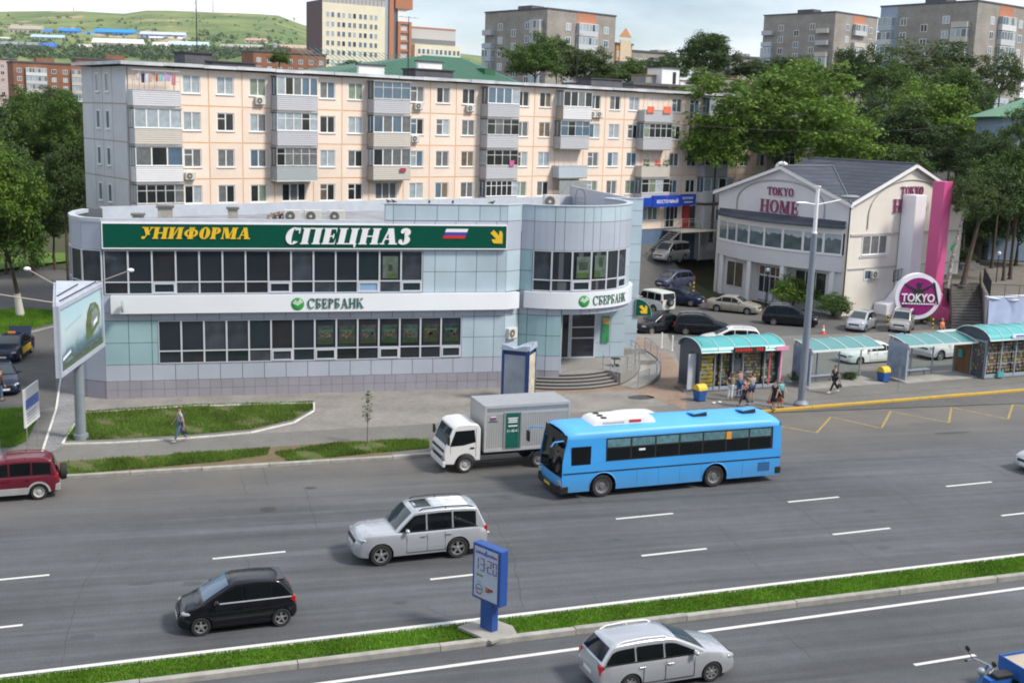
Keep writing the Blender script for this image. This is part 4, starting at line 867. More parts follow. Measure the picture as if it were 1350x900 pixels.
for s, z, l in ((54.0,2, None),):
 for k, (ds, c) in enumerate(((-3.0,(.04,.10,.02)),(-1.4,(.5,.04,.03)),(-.3,(.05,.11,.02)))):
  m = MB(); R = random.Random(k)
  for _ in range(40): x, y, zz = R.uniform(-.3,.3), R.uniform(-.12,.12), R.uniform(0,.35); m.poly([(x, y, zz),(x + .1, y + R.uniform(-.05,.05), zz + .05),(x + .03, y + .05, zz + .12)])
  m.box(-.3,-.08,-.15,.3,.08,0); tag(m.build('flower_box', pm('flower_%d' % k, c, .8, var=.4, scale=5), None, fpt(s + ds, -.98, JZ[z] + 1.2)),('green flower box at the left end of the beige open balcony', 'red flowering box in the middle of the beige open balcony', 'green flower box right of the red flowers on the beige open balcony')[k], 'flower box', 'flower boxes on the beige balcony')
def spx(px, py, off=0.0):
 n = Vector((-math.sin(AA), math.cos(AA),0)); p0 = Vector(C0) - n * off; d = ray(px, py); t = (p0 - CP).dot(n) / d.dot(n); P = CP + d * t - Vector(C0)
 return P.x * math.cos(AA) + P.y * math.sin(AA), P.z
for px, py, l in ((343,133, 'wall air conditioner under a top floor window left of the second balcony column'),(251,232, 'wall air conditioner beside the white corner balcony'),(552,140, 'wall air conditioner on the top floor beside the third balcony column'),(547,183, 'wall air conditioner tucked against the beige balcony'),(620,143, 'wall air conditioner under a top floor window left of the fourth balcony column'),(781,151, 'left one of two small wall air conditioners by the white top balcony'),(790,151, 'right one of two small wall air conditioners by the white top balcony')):
 s, z = spx(px, py, .2); ac_unit(fpt(s, -.05, z - .28), AA, l, .78,.55,.28, 'air conditioners on the apartment block', True)
# shop front at the right end
def fbox(name, s0, y0, z0, s1, y1, z1, mat, parent=flats): return bx(s0, y0, z0, s1, y1, z1).build(name, mat, parent)
fbox('door', 55.0,-.06,5.35,56.3,0,7.6, M_ALU); fbox('pane', 55.1,-.075,5.5,55.6,-.061,7.5, GL[0]); fbox('pane', 55.7,-.075,5.5,56.2,-.061,7.5, GL[0])
fbox('door', 57.6,-.08,5.4,58.5,0,7.6, pm('red_panel', (.35,.02,.02),.5, var=.1)); fbox('door', 58.7,-.06,5.4,59.4,0,7.5, GL[0])
wpnl = fbox('shop_wall', 59.6,-1.0,2.0,64.2,-.02,7.6, pm('shop_white', (.52,.53,.54),.7, var=.1)); put_window(flats, 61.4,-1.06,6.0,2.0,1.3, [.7,1.35], R5)
sgn = thing('shop_sign', 'blue bank sign with white lettering above the apartment block entrance', 'sign', fpt(51.5,-1.15,7.62), AA)
M_SB = pm('sign_blue', (.012,.055,.42),.4, var=.04)
MB().box(-1.6,-.12,.1,.35,.06,.95).build('board', M_SB, sgn); MB().box(.4,-.14,0,4.4,.06,1.15).build('board', M_SB, sgn); MB().box(4.45,-.1,.1,6.6,.06,1.2).build('board', M_SB, sgn)
fl('восточный', .62, M_WHT, sgn, (2.45,-.145,.38), RX, .015, width=3.0); fl('восточный', .42, M_WHT, sgn, (5.4,-.105,.72), RX, .015, width=1.5); bx(4.9,-.115,.38,6.1,-.1,.48).build('lettering', M_WHT, sgn)
MB().prism([(2.2,-.142,.88),(2.4,-.142,.88),(2.35,-.142,1.05)], (0,-.015,0)).build('emblem', M_RED, sgn)
sgn = thing('shop_sign', 'small red lettering sign on a white balcony beside the round-fronted hall', 'sign', fpt(61.8,-1.2,7.95), AA)
for k in range(6): bx(k * .34,-.08,.0, k * .34 + .27,0,.3 + .1 * (k % 2)).build('letter', pm('sign_red', (.6,.02,.02),.5, var=.05), sgn)
st = thing('staircase', 'dark outdoor stairs climbing along the wall to the shop entrance', 'staircase', fpt(54.8,0,2.2), AA)
for k in range(14): MB().box(-k * .32 - .34,-2.4,3.0 - k * .2 - .06,-k * .32,-1.2,3.0 - k * .2).build('step', M_CONCD, st)
MB().box(.0,-2.5,2.9,6.0,-.05,3.05).build('platform', M_CONC, st); MB().prism([(0,-2.42,2.9),(-4.6,-2.42,0),(-4.6,-2.42,.2),(0,-2.42,3.1)], (0,.06,0)).build('stringer', M_CONCD, st)
for x in (0.1,2.8,5.8): MB().box(x, -2.45,0, x + .14,-2.3,2.9).build('support', M_STEEL, st)
rl = MB().path([(-4.5,-2.4,1.2),(0,-2.4,4.0),(5.9,-2.4,4.0)], .03)
for x in (-4.5,-3,-1.5,0,1.5,3,4.5,5.9): z = 3.05 + min(0, x) * .63; rl.tube((x, -2.4, z),(x, -2.4, z + .95),.02)
rl.build('handrail', M_CONCD, st)
fw = thing('stone_wall', 'rough brown stone retaining wall below the white shop front', 'wall', fpt(60.0,-3.2,2.0), AA); RS = random.Random(4)
for j in range(7):
 x = -.4
 while x < 4.8:
  w = RS.uniform(.45,.8); bx(x, RS.uniform(-.03,.03), j * .42, x + w - .03,.4, j * .42 + .39).build('stone', pm('stone_%d' % RS.randint(0,2), [(.20,.17,.14),(.16,.14,.12),(.23,.20,.17)][RS.randint(0,2)], .9, var=.25, scale=2), fw); x += w
# roof clutter
def roof_box(px, py, w, h, d, mat, label, y=3.0, name='roof_hatch', cat='roof hatch'):
 n = Vector((-math.sin(AA), math.cos(AA),0)); p = Vector(C0) + n * y; dd = ray(px, py); t = (p - CP).dot(n) / dd.dot(n); q = CP + dd * t
 o = thing(name, label, cat, (q.x, q.y, 18.92), AA); MB().box(-w / 2,0,0, w / 2, d, h).build('body', mat, o); MB().box(-w / 2 - .12,-.12, h, w / 2 + .12, d + .12, h + .1).build('cover', pm('tar_sheet', (.06,.06,.065),.8, var=.2), o); return o
M_TARW = pm('tarred_wall', (.10,.10,.115),.85, var=.25, scale=1.5)
roof_box(262,78,2.2,1.0,2, M_TARW, 'dark roof hatch beside the tall antenna at the left end'); roof_box(305,80,4.0,.45,2, M_TARW, 'long low dark roof hatch left of the second balcony column'); roof_box(573,98,4.0,.8,2, M_TARW, 'low dark roof hatch in front of the white boards'); roof_box(800,113,4.2,.9,2, M_TARW, 'dark roof hatch above the fifth and sixth balcony columns')
roof_box(567,92,2.6,1.6,.3, M_PVC, 'pair of white boards standing on the roof', 5.5, 'roof_board', 'board'); roof_box(490,92,2.6,1.0,.3, M_PVC, 'low white board standing on the roof', 5.5, 'roof_board', 'board')
def mast(px, py, h, y, label, arms=()):
 n = Vector((-math.sin(AA), math.cos(AA),0)); p = Vector(C0) + n * y; dd = ray(px, py); t = (p - CP).dot(n) / dd.dot(n); q = CP + dd * t
 o = thing('antenna_mast', label, 'antenna', (q.x, q.y, 18.92), AA); MB().tube((0,0,0),(0,0, h),.05,.025,6).build('mast', M_DARK, o)
 for z, w in arms:
  m = MB().tube((-w, 0, z),(w, 0, z),.02,.02,5)
  for x in (-w, -w * .5,0, w * .5, w): m.tube((x, -.4, z + .01),(x, .4, z + .01),.012,.012,4)
  m.build('antenna', M_STEEL, o)
 for a in (0,2.1,4.2): MB().tube((0,0, h * .75),(2.0 * math.cos(a),2.0 * math.sin(a),0.02),.006,.006,3).build('guy_wire', M_DARK, o)
mast(260,76,5.6,3.5, 'tall thin antenna mast near the left end of the apartment roof'); mast(538,92,5.2,3.5, 'roof antenna mast with a crossbar in front of the orange stairwell', [(5.1,.9)]); mast(760,108,5.4,3.5, 'thin roof antenna mast in front of the grey brick tower', [(5.0,.35)])

# ================================================================= TOWERS AND HOUSES BEHIND
BRK_G = brick_mat('brick_grey', (.34,.31,.28),(.27,.25,.235),(.30,.28,.26),.5,.18)
BRK_R = brick_mat('brick_red', (.30,.13,.075),(.23,.10,.06),(.25,.15,.11),.5,.18)
M_ORB = pm('brick_orange', (.44,.19,.115),.9, var=.1)
def block(name, label, corner, dist, ang, wl, wr, hgt_b, mat, base=2.0, cat='building', group=None):
 """vertical box with its near roof corner at pixel `corner`; faces run back-left (length wl) and back-right (wr); ang = heading of the right-hand face"""
 pc = far(corner[0], corner[1], dist); o = thing(name, label, cat, (pc.x, pc.y, base), ang, group); h = pc.z - base
 MB().box(0,0,0, wr, wl, h).build('wall', mat, o); return o, h
_tw = {}
def twin(o, face, s, z, w=1.5, h=1.45, mats=None, R=random, frame=M_PVC, split=True):
 """window on the right face ('r': y=0, along x) or left face ('l': x=0, along y)"""
 k = (face, w, h, split)
 if k not in _tw:
  f = .1; m = MB(); m.box(-w / 2,-.06,0,-w / 2 + f, .02, h).box(w / 2 - f, -.06,0, w / 2,.02, h).box(-w / 2 + f, -.06,0, w / 2 - f, .02, f).box(-w / 2 + f, -.06, h - f, w / 2 - f, .02, h)
  if split: m.box(-.05,-.065, f, .05,.02, h - f)
  p = MB().poly([(-w / 2 + f, -.03, f),(w / 2 - f, -.03, f),(w / 2 - f, -.03, h - f),(-w / 2 + f, -.03, h - f)]); _tw[k] = (m.mesh('window', frame), [p.mesh('pane', g) for g in GL])
 fr, ps = _tw[k]; rz = 0 if face == 'r' else -PI / 2
 wnd = link('window', fr, o, (s, 0, z) if face == 'r' else (0, s, z), rz); link('pane', ps[R.choice([5,2,5,1,2,0])], wnd); return wnd
def tbalc(o, face, s0, s1, z, d=1.1, sid='lgrey', glz=True, R=random):
 w = s1 - s0; b = bx(0,-d, 0, w, 0,1.1).build('balcony', SID[sid], o, (s0,0, z) if face == 'r' else (0, s1, z)); b.rotation_euler = (0,0,0 if face == 'r' else -PI / 2)
 if glz:
  m = MB(); n = max(2, int(w / .9))
  for i in range(n + 1): x = w * i / n; m.box(max(0, x - .05),-d, 1.1, min(w, x + .05),-d + .06,2.5)
  m.box(0,-d - .01,2.5, w, 0,2.62); m.build('glazing_frame', M_PVC if R.random() < .6 else M_WOODW, b)
  for i in range(n): MB().poly([(w * i / n + .05,-d + .03,1.1),(w * (i + 1) / n - .05,-d + .03,1.1),(w * (i + 1) / n - .05,-d + .03,2.5),(w * i / n + .05,-d + .03,2.5)]).build('pane', GL[R.choice([5,2,1,2])], b)
  for x in (.02, w - .02): MB().poly([(x, -d + .06,1.1),(x, -.02,1.1),(x, -.02,2.5),(x, -d + .06,2.5)]).build('pane', GL[2], b)
 return b
def grey_tower(label, corner, dist, ang, wl, wr, floors, seed, k=1.0):
 o, h = block('brick_tower', label, corner, dist, ang, wl, wr, 0, BRK_G, 0.0, group='grey brick apartment towers on the hill'); R = random.Random(seed)
 bx(-.15,-.15, h + .002, wr + .15, wl + .15, h + .3).build('roof', M_TARW, o); bx(wr * .12, wl * .38, h + .31, wr * .3, wl * .6, h + 1.3).build('roof_house', M_TARW, o)
 bx(wr * .42,-.04, h - 2.4, wr * .70,.01, h - .01).build('attic_panel', M_ORB, o)
 for f in range(floors):
  z = h - 4.75 - f * 2.8
  for s in (.30,.86): twin(o, 'r', wr * s, z + .85,1.5 * k, 1.5, R=R)
  tbalc(o, 'r', wr * .42, wr * .70, z - .05,.9, R.choice(['lgrey', 'white', 'beige', 'blue']), R.random() < .85, R)
  for s in (.30,.52,.74): twin(o, 'l', wl * s, z + .85 - (1.4 if s == .52 else 0),1.5 * k, 1.5, R=R)
  tbalc(o, 'l', wl * .06, wl * .22, z - .05,1.0, R.choice(['lgrey', 'grey', 'beige']), R.random() < .8, R); tbalc(o, 'l', wl * .84, wl * .99, z - .05,1.0, R.choice(['lgrey', 'blue', 'grey']), R.random() < .8, R)
 return o
grey_tower('grey brick apartment tower rising behind the trees over the long peach roof', (722,12),242, math.radians(27),20,20.5,5,1)
grey_tower('grey brick apartment tower on the hill, the middle one with sky on both sides', (1102,16.5),281, math.radians(27),21,18.5,6,2)
grey_tower('tallest grey brick apartment tower, with a pale blue painted left edge', (1290,2),223, math.radians(24),21.5,19,9,3)
t3 = [o for o in COL.objects if o.name.startswith('brick_tower')][-1]
h3 = max(v.co.z for v in t3.children[0].data.vertices); bx(-.03,17.4,0,.0,21.45, h3 - .01).build('painted_wall', pm('paint_pale_blue', (.30,.36,.47),.9, var=.1), t3)
# yellow office tower with brown side, orange stairwell and lower wing
M_YB = pm('render_yellow', (.75,.69,.53),.85, var=.05, scale=.3); M_BRN = pm('render_brown', (.155,.11,.115),.85, var=.1)
og, hY = block('office_tower', 'tall pale yellow office tower with brown side wall and orange stairwell', (425,3),416, math.radians(17),15,24.6,0, M_YB, 4)
K = .318
bx(-.1,-.0,0,-.02,15, hY + 1).build('side_wall', M_BRN, og); m = MB()
for i in range(16): m.box(i * 1.55,.0, hY, i * 1.55 + .12,.2, hY + 2.6)
m.box(0,.2, hY, 24.6,.4, hY + 2.6).box(0,-.02, hY + 2.6,24.6,.4, hY + 2.9); m.build('roof_screen', pm('screen_grey', (.42,.42,.42),.8), og)
RY = random.Random(8)
for r in range(10):
 z = hY - 5.0 - r * 3.3
 for c in range(5):
  for d in (-.95,.95): twin(og, 'r', 3.0 + c * 4.25 + d, z, 1.35,1.9, R=RY, split=False)
bx(24.62,.6,0,26.4,4, hY + 3).build('stair_glazing', GL[2], og); bx(26.42,0,0,28.2,4, hY + 4).build('pilaster', M_ORB, og); bx(28.22,.6,0,29.8,4, hY + 3).build('stair_glazing', GL[1], og)
hs = hY - 4.6; m = MB().box(29.82,-.3,0,30.9,4, hs).box(34.3,-.3,0,35.4,4, hs)
for r in range(9): m.box(30.92,-.25, hs - .9 - r * 3.3,34.28,4, hs - r * 3.3 - .01)
m.build('stair_frame', M_ORB, og)
for r in range(9): bx(30.92,.4, hs - 3.29 - r * 3.3,34.28,3, hs - .91 - r * 3.3).build('stair_landing', pm('landing_pale', (.60,.55,.52),.8), og); 
bx(29.85,.0, hs + .01,33.2,4, hY - .2).build('upper_stair', M_PVC, og); bx(28.6,-.6, hY - .18,35.6,4.6, hY + 4).build('orange_cap', M_ORB, og)
hw = hY - 6.2; bx(35.5,5.5,0,57.2,20, hw).build('wing_wall', pm('wing_grey', (.50,.49,.49),.85, var=.05), og); bx(35.45,5.4, hw + .003,57.3,20.1, hw + .6).build('wing_roof', M_ORB, og); bx(38.0,2.0,0,57.6,5.45, hw - 6.0).build('wing_wall', M_YB, og); bx(37.5,5.3, hw - 5.5,57.15,5.48, hw - 3.8).build('ribbon_window', GL[1], og)
for r in range(4):
 for c in range(5):
  for d in (-.9,.9): w = twin(og, 'r', 40.8 + c * 3.75 + d, hw - 9.5 - r * 3.3,1.3,1.9, R=RY, split=False); w.location.y = 2.0
# red brick blocks on the left
def brick_house(label, corner, dist, ang, wl, wr, base, rows, cols, seed, mat=BRK_R, top=None, z0=3.4, bal_=True):
 o, h = block('brick_building', label, corner, dist, ang, wl, wr, 0, mat, base); R = random.Random(seed)
 bx(-.3,-.3, h + .003, wr + .3, wl + .3, h + .5).build('roof', M_TARW, o)
 for t in (top or ()): bx(*t[:2], h + .51, *t[2:4], h + t[4]).build('roof_house', mat, o)
 for r in range(rows):
  for c in range(cols):
   s = wr * (c + .5) / cols
   if bal_ and c % 4 in (1,2) and r < 4: 
    if c % 4 == 1: tbalc(o, 'r', s - wr / cols * .45, s + wr / cols * 1.35, h - z0 - .9 - r * 2.8,.9, R.choice(['white', 'lgrey', 'beige']), True, R)
   else: twin(o, 'r', s, h - z0 - r * 2.8,1.5,1.5, R=R)
 return o
brick_house('red brick apartment block left of the peach block, above dark trees', (17,82),400, math.radians(16),14,30,3,5,8,2, top=((8,3,14,8,1.9),))
brick_house('red brick block with a roof house behind the left end of the peach block', (100,78),455, math.radians(14),12,36,3,3,9,5, top=((12,3,19,8,2.3),), bal_=False)
brick_house('low red brick block left of the yellow office tower', (334,68),390, math.radians(17),12,26,3,4,7,6, top=((14,2,22,7,1.6),), bal_=False)
brick_house('pink plastered block at the far left edge behind the trees', (-30,77),480, math.radians(14),12,15,3,6,4,9, mat=pm('plaster_pink', (.55,.42,.40),.85, var=.08), bal_=False)
og2 = brick_house('ornate orange brick house with a pointed gable peeping over distant roofs', (813,58.5),330, math.radians(27),9,6.5,3,4,3,4, mat=pm('brick_warm', (.45,.24,.11),.9, var=.1), bal_=False)
bx(1.2,-.35,20,5.6,-.02, max(v.co.z for v in og2.children[0].data.vertices) + .8).build('bay_front', pm('trim_cream', (.62,.50,.36),.8), og2); hh = max(v.co.z for v in og2.children[0].data.vertices)
MB().prism([(1.0,-.3, hh + .8),(5.8,-.3, hh + .8),(3.4,-.3, hh + 3.2)], (0,.5,0)).build('gable', pm('trim_orange', (.55,.27,.12),.8), og2)
brick_house('long grey-brown brick block on the skyline left of the round treetop', (834,68),360, math.radians(20),10,18,3,3,8,7, mat=BRK_G, top=((12,2,16,6,1.2),), bal_=False)
brick_house('low pale grey office block below the ornate orange house', (815,83),300, math.radians(24),10,11.5,3,2,7,8, mat=pm('render_stone', (.45,.43,.38),.85, var=.06), z0=2.6, bal_=False)
brick_house('long brown brick block on the skyline between the round treetop and the middle tower', (962,75),380, math.radians(14),10,17,3,3,8,9, mat=BRK_G, top=((6,2,10,6,1.4),), bal_=False)
brick_house('bluish low house with small windows behind the green hipped roof', (566,80),200, math.radians(24),8,8,3,3,4,10, mat=pm('render_bluegrey', (.32,.35,.42),.85, var=.06), z0=2.4, bal_=False)
# green hipped roof behind the apartment block
M_GRF = pm('roof_green_metal', (.03,.11,.058),.5, var=.10, scale=.6)
gp = Vector(C0) + Vector((-math.sin(AA), math.cos(AA),0)) * 24 + RU * 0
def onback(px, y, py):
 n = Vector((-math.sin(AA), math.cos(AA),0)); p = Vector(C0) + n * y; d = ray(px, py); t = (p - CP).dot(n) / d.dot(n); return CP + d * t
q = onback(425,18,100); gh = thing('green_roofed_house', 'long house with a green hipped metal roof behind the peach apartment block', 'building', (q.x, q.y, 3), AA)
e1 = onback(690,18,110); Lg = (e1 - q).length; zr = onback(607,25,77).z - 3; ze = onback(545,18,104).z - 3
s7 = (onback(607,25,77) - q); xr = s7.x * math.cos(AA) + s7.y * math.sin(AA)
bx(.8,.8,0, Lg - .8,13.2, ze - .05).build('wall', pm('render_bluegrey2', (.36,.38,.42),.85, var=.06), gh)
P = [(0,0, ze),(Lg, 0, ze),(Lg, 14, ze),(0,14, ze)]; r0, r1 = (xr - 5,7, zr),(xr, 7, zr)
if r0[0] < 1: r0 = (7,7, zr)
MB().poly([P[0], P[1], r1, r0]).poly([P[1], P[2], r1]).poly([P[2], P[3], r0, r1]).poly([P[3], P[0], r0]).poly([P[3], P[2], P[1], P[0]]).build('roof', M_GRF, gh)
sm = MB()
for i in range(1,40):
 x = Lg * i / 40; t = min(1, max(0,(Lg - x) / (Lg - r1[0]))); sm.tube((x, 0, ze + .03),(x, 7 * t, ze + (zr - ze) * t + .03),.03,.03,4, False)
sm.tube(r1, P[1], .10,.10,5).tube(r0, r1,.10,.10,5); sm.build('roof_seam', pm('seam_blue_green', (.10,.25,.22),.5), gh)
dm = MB(); dx = Lg * .86; dm.box(dx, 2.4, ze + .6, dx + 1.4,5, ze + 1.6); dm.build('dormer', M_GRF, gh)
# flat-roofed building with a white shed, behind the right part of the block
q = onback(835,16,112); e2 = onback(985,16,119); oo = thing('flat_roofed_building', 'dark flat roof with a white roof shed behind the right end of the peach block', 'building', (q.x, q.y, 3), AA); hz = q.z - 3
bx(0,0,0,(e2 - q).length, 12, hz).build('wall', BRK_G, oo); bx(-.3,-.3, hz + .003,(e2 - q).length + .3,12.3, hz + .3).build('roof', M_TARW, oo)
def rb_(px0, px1, y, h, mat, capm, nm='roof_house'):
 a = onback(px0,16 + y, 112) - q; b = onback(px1,16 + y, 112) - q; x0 = a.x * math.cos(AA) + a.y * math.sin(AA); x1 = b.x * math.cos(AA) + b.y * math.sin(AA)
 o = bx(x0, y, hz + .3, x1, y + 2.5, hz + .3 + h).build(nm, mat, oo); bx(x0 - .15, y - .15, hz + .302 + h, x1 + .15, y + 2.65, hz + .42 + h).build('cap', capm, o); return x0, x1
M_RUST = pm('rusty_sheet', (.30,.15,.09),.85, var=.25, scale=2)
x0, x1 = rb_(872,895,3,2.0, M_PVC, M_TARW); bx(x0 + (x1 - x0) * .62,2.97, hz + .5, x0 + (x1 - x0) * .8,3.0, hz + 1.9).build('door', M_DARK, oo); rb_(851,871,4,1.1, M_CONC, M_RUST); rb_(897,917,4,.7, M_PVC, M_RUST); rb_(946,972,4,1.3, M_CONC, M_RUST); rb_(986,1012,4,1.2, M_CONC, M_RUST)
# blue house with a green roof at the right edge
pb = far(1322,154,118); bh = thing('blue_house', 'light blue house with a green metal roof half hidden by trees at the right edge', 'building', (pb.x, pb.y, 3), math.radians(-22)); hb = pb.z - 3
bx(0,0,0,14,10, hb).build('wall', pm('render_light_blue', (.26,.36,.50),.85, var=.06), bh)
MB().poly([(-.9,-.9, hb),(14.9,-.9, hb),(9.5,5, hb + 3.0),(6.0,5, hb + 3.0)]).poly([(14.9,-.9, hb),(14.9,10.9, hb),(9.5,5, hb + 3.0)]).poly([(14.9,10.9, hb),(-.9,10.9, hb),(6.0,5, hb + 3.0),(9.5,5, hb + 3.0)]).poly([(-.9,10.9, hb),(-.9,-.9, hb),(6.0,5, hb + 3.0)]).poly([(-.9,10.9, hb - .01),(14.9,10.9, hb - .01),(14.9,-.9, hb - .01),(-.9,-.9, hb - .01)]).build('roof', pm('roof_green_pale', (.10,.25,.14),.5, var=.12, scale=1), bh)
twin(bh, 'r', 2.4, hb - 4.5,1.3,2.2, R=RY); twin(bh, 'r', 5.4, hb - 4.5,1.3,2.2, R=RY)
# ---- houses and woods on the hillside
RIDGE = [(-900,60),(-300,25),(-100,22),(0,17),(100,16),(165,20),(200,15),(260,17),(365,21),(410,38),(470,55),(560,66),(650,76),(800,110)]
def hillhit(px, py):
 y = np.interp(px, [p[0] for p in RIDGE], [p[1] for p in RIDGE]); top = far(px, y, 2300).z
 for d in range(720,2300,12):
  t = (d - 700) / 1600; z = 3 + (top - 3) * t ** 1.25; p = far(px, py, d)
  if p.z <= z: return far(px, py, d), d
 return far(px, py, 2290),2290
HB = [(12,55,45,36,(.52,.46,.36),(.42,.38,.30), 'long cream building, uppermost left on the hillside'),(56,68,46,40,(.45,.5,.55),(.03,.20,.62), 'small blue-roofed building beside the long cream building on the hill'),(77,103,46,39,(.10,.28,.60),(.02,.24,.66), 'medium blue hangar on the hill, left of the longest blue hangar'),(111,123,48,43,(.08,.26,.55),(.02,.22,.60), 'small blue shed touching the longest blue hangar on the hill'),
 (124,177,49,40.5,(.05,.28,.58),(.02,.28,.68), 'longest bright blue hangar on the hillside'),(184,243,51,44,(.35,.42,.72),(.55,.6,.72), 'blue and white long hall at the right of the longest blue hangar'),(40,83,54,47.5,(.50,.62,.72),(.45,.58,.70), 'pale blue long shed below the cream building on the hill'),(-20,10,53,49.5,(.6,.58,.55),(.65,.63,.6), 'low white shed at the far left edge of the hill'),
 (52,71,68,59,(.55,.5,.42),(.03,.15,.62), 'bright blue roofed house nearest the dark tree belt'),(121,187,65,54,(.66,.60,.54),(.72,.70,.66), 'long white warehouse below the blue hangars'),(200,219,67,58,(.68,.64,.58),(.72,.70,.66), 'short white warehouse right of the long white one'),(221,273,66,57,(.45,.58,.62),(.50,.66,.72), 'pale turquoise warehouse left of the sandy bank'),
 (196,240,54,49.5,(.66,.62,.58),(.72,.68,.66), 'white sheds in front of the blue and white hall'),(323,350,57,52,(.62,.50,.46),(.55,.30,.25), 'white and red house high on the right of the hill'),(290,345,68,60.5,(.48,.46,.40),(.42,.40,.36), 'long grey-beige wall-like building below the red house'),(352,405,69,61,(.62,.47,.34),(.50,.36,.27), 'sandy orange row of houses at the right foot of the hill'),(0,48,64,57,(.28,.30,.34),(.25,.27,.30), 'wide grey shed roof at the left of the hillside'),(100,118,67,60,(.58,.46,.38),(.6,.57,.52), 'small tan house left of the long white warehouse'),(8,28,74,70,(.30,.33,.36),(.10,.25,.55), 'little blue-roofed house just above the red brick block'),(140,170,70,66,(.42,.42,.40),(.40,.40,.42), 'low grey roof peeping over the tree belt')]
for i, (x0, x1, yb, yt, cw, crf, lab) in enumerate(HB):
 p, d = hillhit((x0 + x1) / 2, yb); mpp = d / F_PX; L = (x1 - x0) * mpp; H = (yb - yt) * mpp * 1.25; o = thing('hill_building', lab, 'building', (p.x, p.y, p.z - 3), YAW, 'buildings on the far hillside')
 D = 14; hw = H * .55; MB().box(-L / 2,0,-4, L / 2, D, 3 + hw).build('wall', pm('hb_w%d' % i, cw, .85, var=.08, scale=.05), o)
 MB().prism([(-L / 2 - .5,-.6,3 + hw),(-L / 2 - .5, D + .6,3 + hw),(-L / 2 - .5, D * .5,3 + H)], (L + 1,0,0)).build('roof', pm('hb_r%d' % i, crf, .6, var=.06, scale=.05), o)
 m = MB(); n = max(2, int(L / 7))
 for k in range(n): x = -L / 2 + L * (k + .5) / n; m.box(x - 1.1,-.1,3 + hw * .25, x + 1.1,-.02,3 + hw * .7)
 m.build('window', GL[0], o)
p, d = hillhit(362,67); o = thing('storage_tank', 'silver upright storage tank on the hillside', 'tank', (p.x, p.y, p.z)); MB().lathe([(0,-2),(3.2,-2),(3.2,9),(1.5,10),(0,10.3)]).build('shell', M_STEEL, o, None, 40); MB().lathe([(3.25,8.6),(3.4,8.6),(3.4,8.9),(3.25,8.9)]).build('rim', M_ALU, o)
wv, wf_, R = MB(), None, random.Random(21)
for _ in range(1300):
 x = R.uniform(-60,392); band = R.random()
 y = R.uniform(66,80) if band < .62 else (R.uniform(24,44) if band < .72 else R.uniform(44,66))
 p, d = hillhit(x, y); s = R.uniform(2.5,5.5) * (1 if band < .6 else .8)
 for _k in range(16):
  a = Vector((R.gauss(0,1), R.gauss(0,1), R.gauss(0,.8))); a = a.normalized() * s * R.uniform(.6,1); c = p + a + Vector((0,0, s * .8)); b = Vector((R.uniform(-1,1), R.uniform(-1,1), R.uniform(-1,1))).normalized() * s * .55; e = b.cross(a).normalized() * s * .5
  wv.poly([c - b, c + e, c + b])
tag(wv.build('woods', leaf_mat('leaf_far', (.040,.085,.028),(.075,.13,.04),.1)), 'scattered dark woods on the far green hillside', 'woods', kind='stuff')
for px, top, bot, lab in ((258,-14,20, 'red and white lattice radio mast on the ridge, the taller one'),(281,0,18, 'thin radio mast on the ridge right of the red and white one'),(97,10,17, 'short dark mast on the left part of the ridge')):
 b, d = hillhit(px, bot); h = (bot - top) * d / F_PX; o = thing('radio_mast', lab, 'mast', (b.x, b.y, b.z)); w = 1.6 if px == 258 else .9
 mr, mw = MB(), MB()
 for k in range(8):
  m = mr if k % 2 else mw; a, c = h * k / 8, h * (k + 1) / 8; wa, wc = w * (1 - k / 9), w * (1 - (k + 1) / 9)
  for sx, sy in ((-1,-1),(1,-1),(1,1),(-1,1)): m.tube((sx * wa, sy * wa, a),(sx * wc, sy * wc, c),.28,.25,4)
  m.tube((-wa, -wa, a),(wc, -wc, c),.18,.18,4).tube((wa, -wa, a),(-wc, -wc, c),.18,.18,4)
 mr.build('lattice', pm('mast_red', (.35,.08,.07),.7) if px != 97 else M_DARK, o); mw.build('lattice', M_PVC if px == 258 else M_STEEL, o)
# ================================================================= WHITE GABLED HALL
M_HALL = pm('render_offwhite', (.67,.635,.575),.8, var=.05, scale=.7)
M_HALLB = pm('render_white_smooth', (.66,.66,.69),.7, var=.05, scale=.7)
M_MOULD = pm('moulding_grey', (.42,.40,.37),.8, var=.08)
M_SLATE = brick_mat('roof_slate', (.060,.070,.092),(.078,.088,.112),(.038,.043,.055),.9,.28)
M_MAG = pm('letter_maroon', (.22,.025,.10),.4, var=.1)
TA = 0.3540; cb = at(1109,417,0)
hall = thing('gabled_hall', 'white two-storey hall with bowed window front, slate cross gables and maroon lettering', 'building', cb, TA)
def hp(mb, name, mat, parent=hall, smooth=None): return mb.build(name, mat, parent, None, smooth)
HL, HR, ZE, ZL, ZR = 15.5,16.0,9.75,12.3,12.85
def curve_y(n=20): return [(-(1.75 * math.sin(PI * k / n)),.3 + 15.0 * k / n) for k in range(n + 1)]   # plan of the bow (x, y)
hp(MB().prism([(0,0,7.6),(0, HL, 7.6),(0, HL, ZE),(0, HL / 2, ZL),(0,0, ZE)], (.3,0,0)), 'gable_wall', M_HALLB)
hp(MB().prism([(.302,0,0),(HR, 0,0),(HR, 0, ZE),(HR / 2,0, ZR),(.302,0, ZE)], (0,.3,0)), 'gable_wall', M_HALL)
hp(MB().box(HR - .3,.31,0, HR, HL, ZE).box(.31, HL - .3,0, HR - .31, HL, ZE).box(0, HL - .3,0,.3, HL - .001,7.59).box(0,0,0,.3,.3,7.59), 'wall', M_HALL)
o = .45; xi, yi = 6.6, HL / 2
mr = MB(); zl = ZE - .12
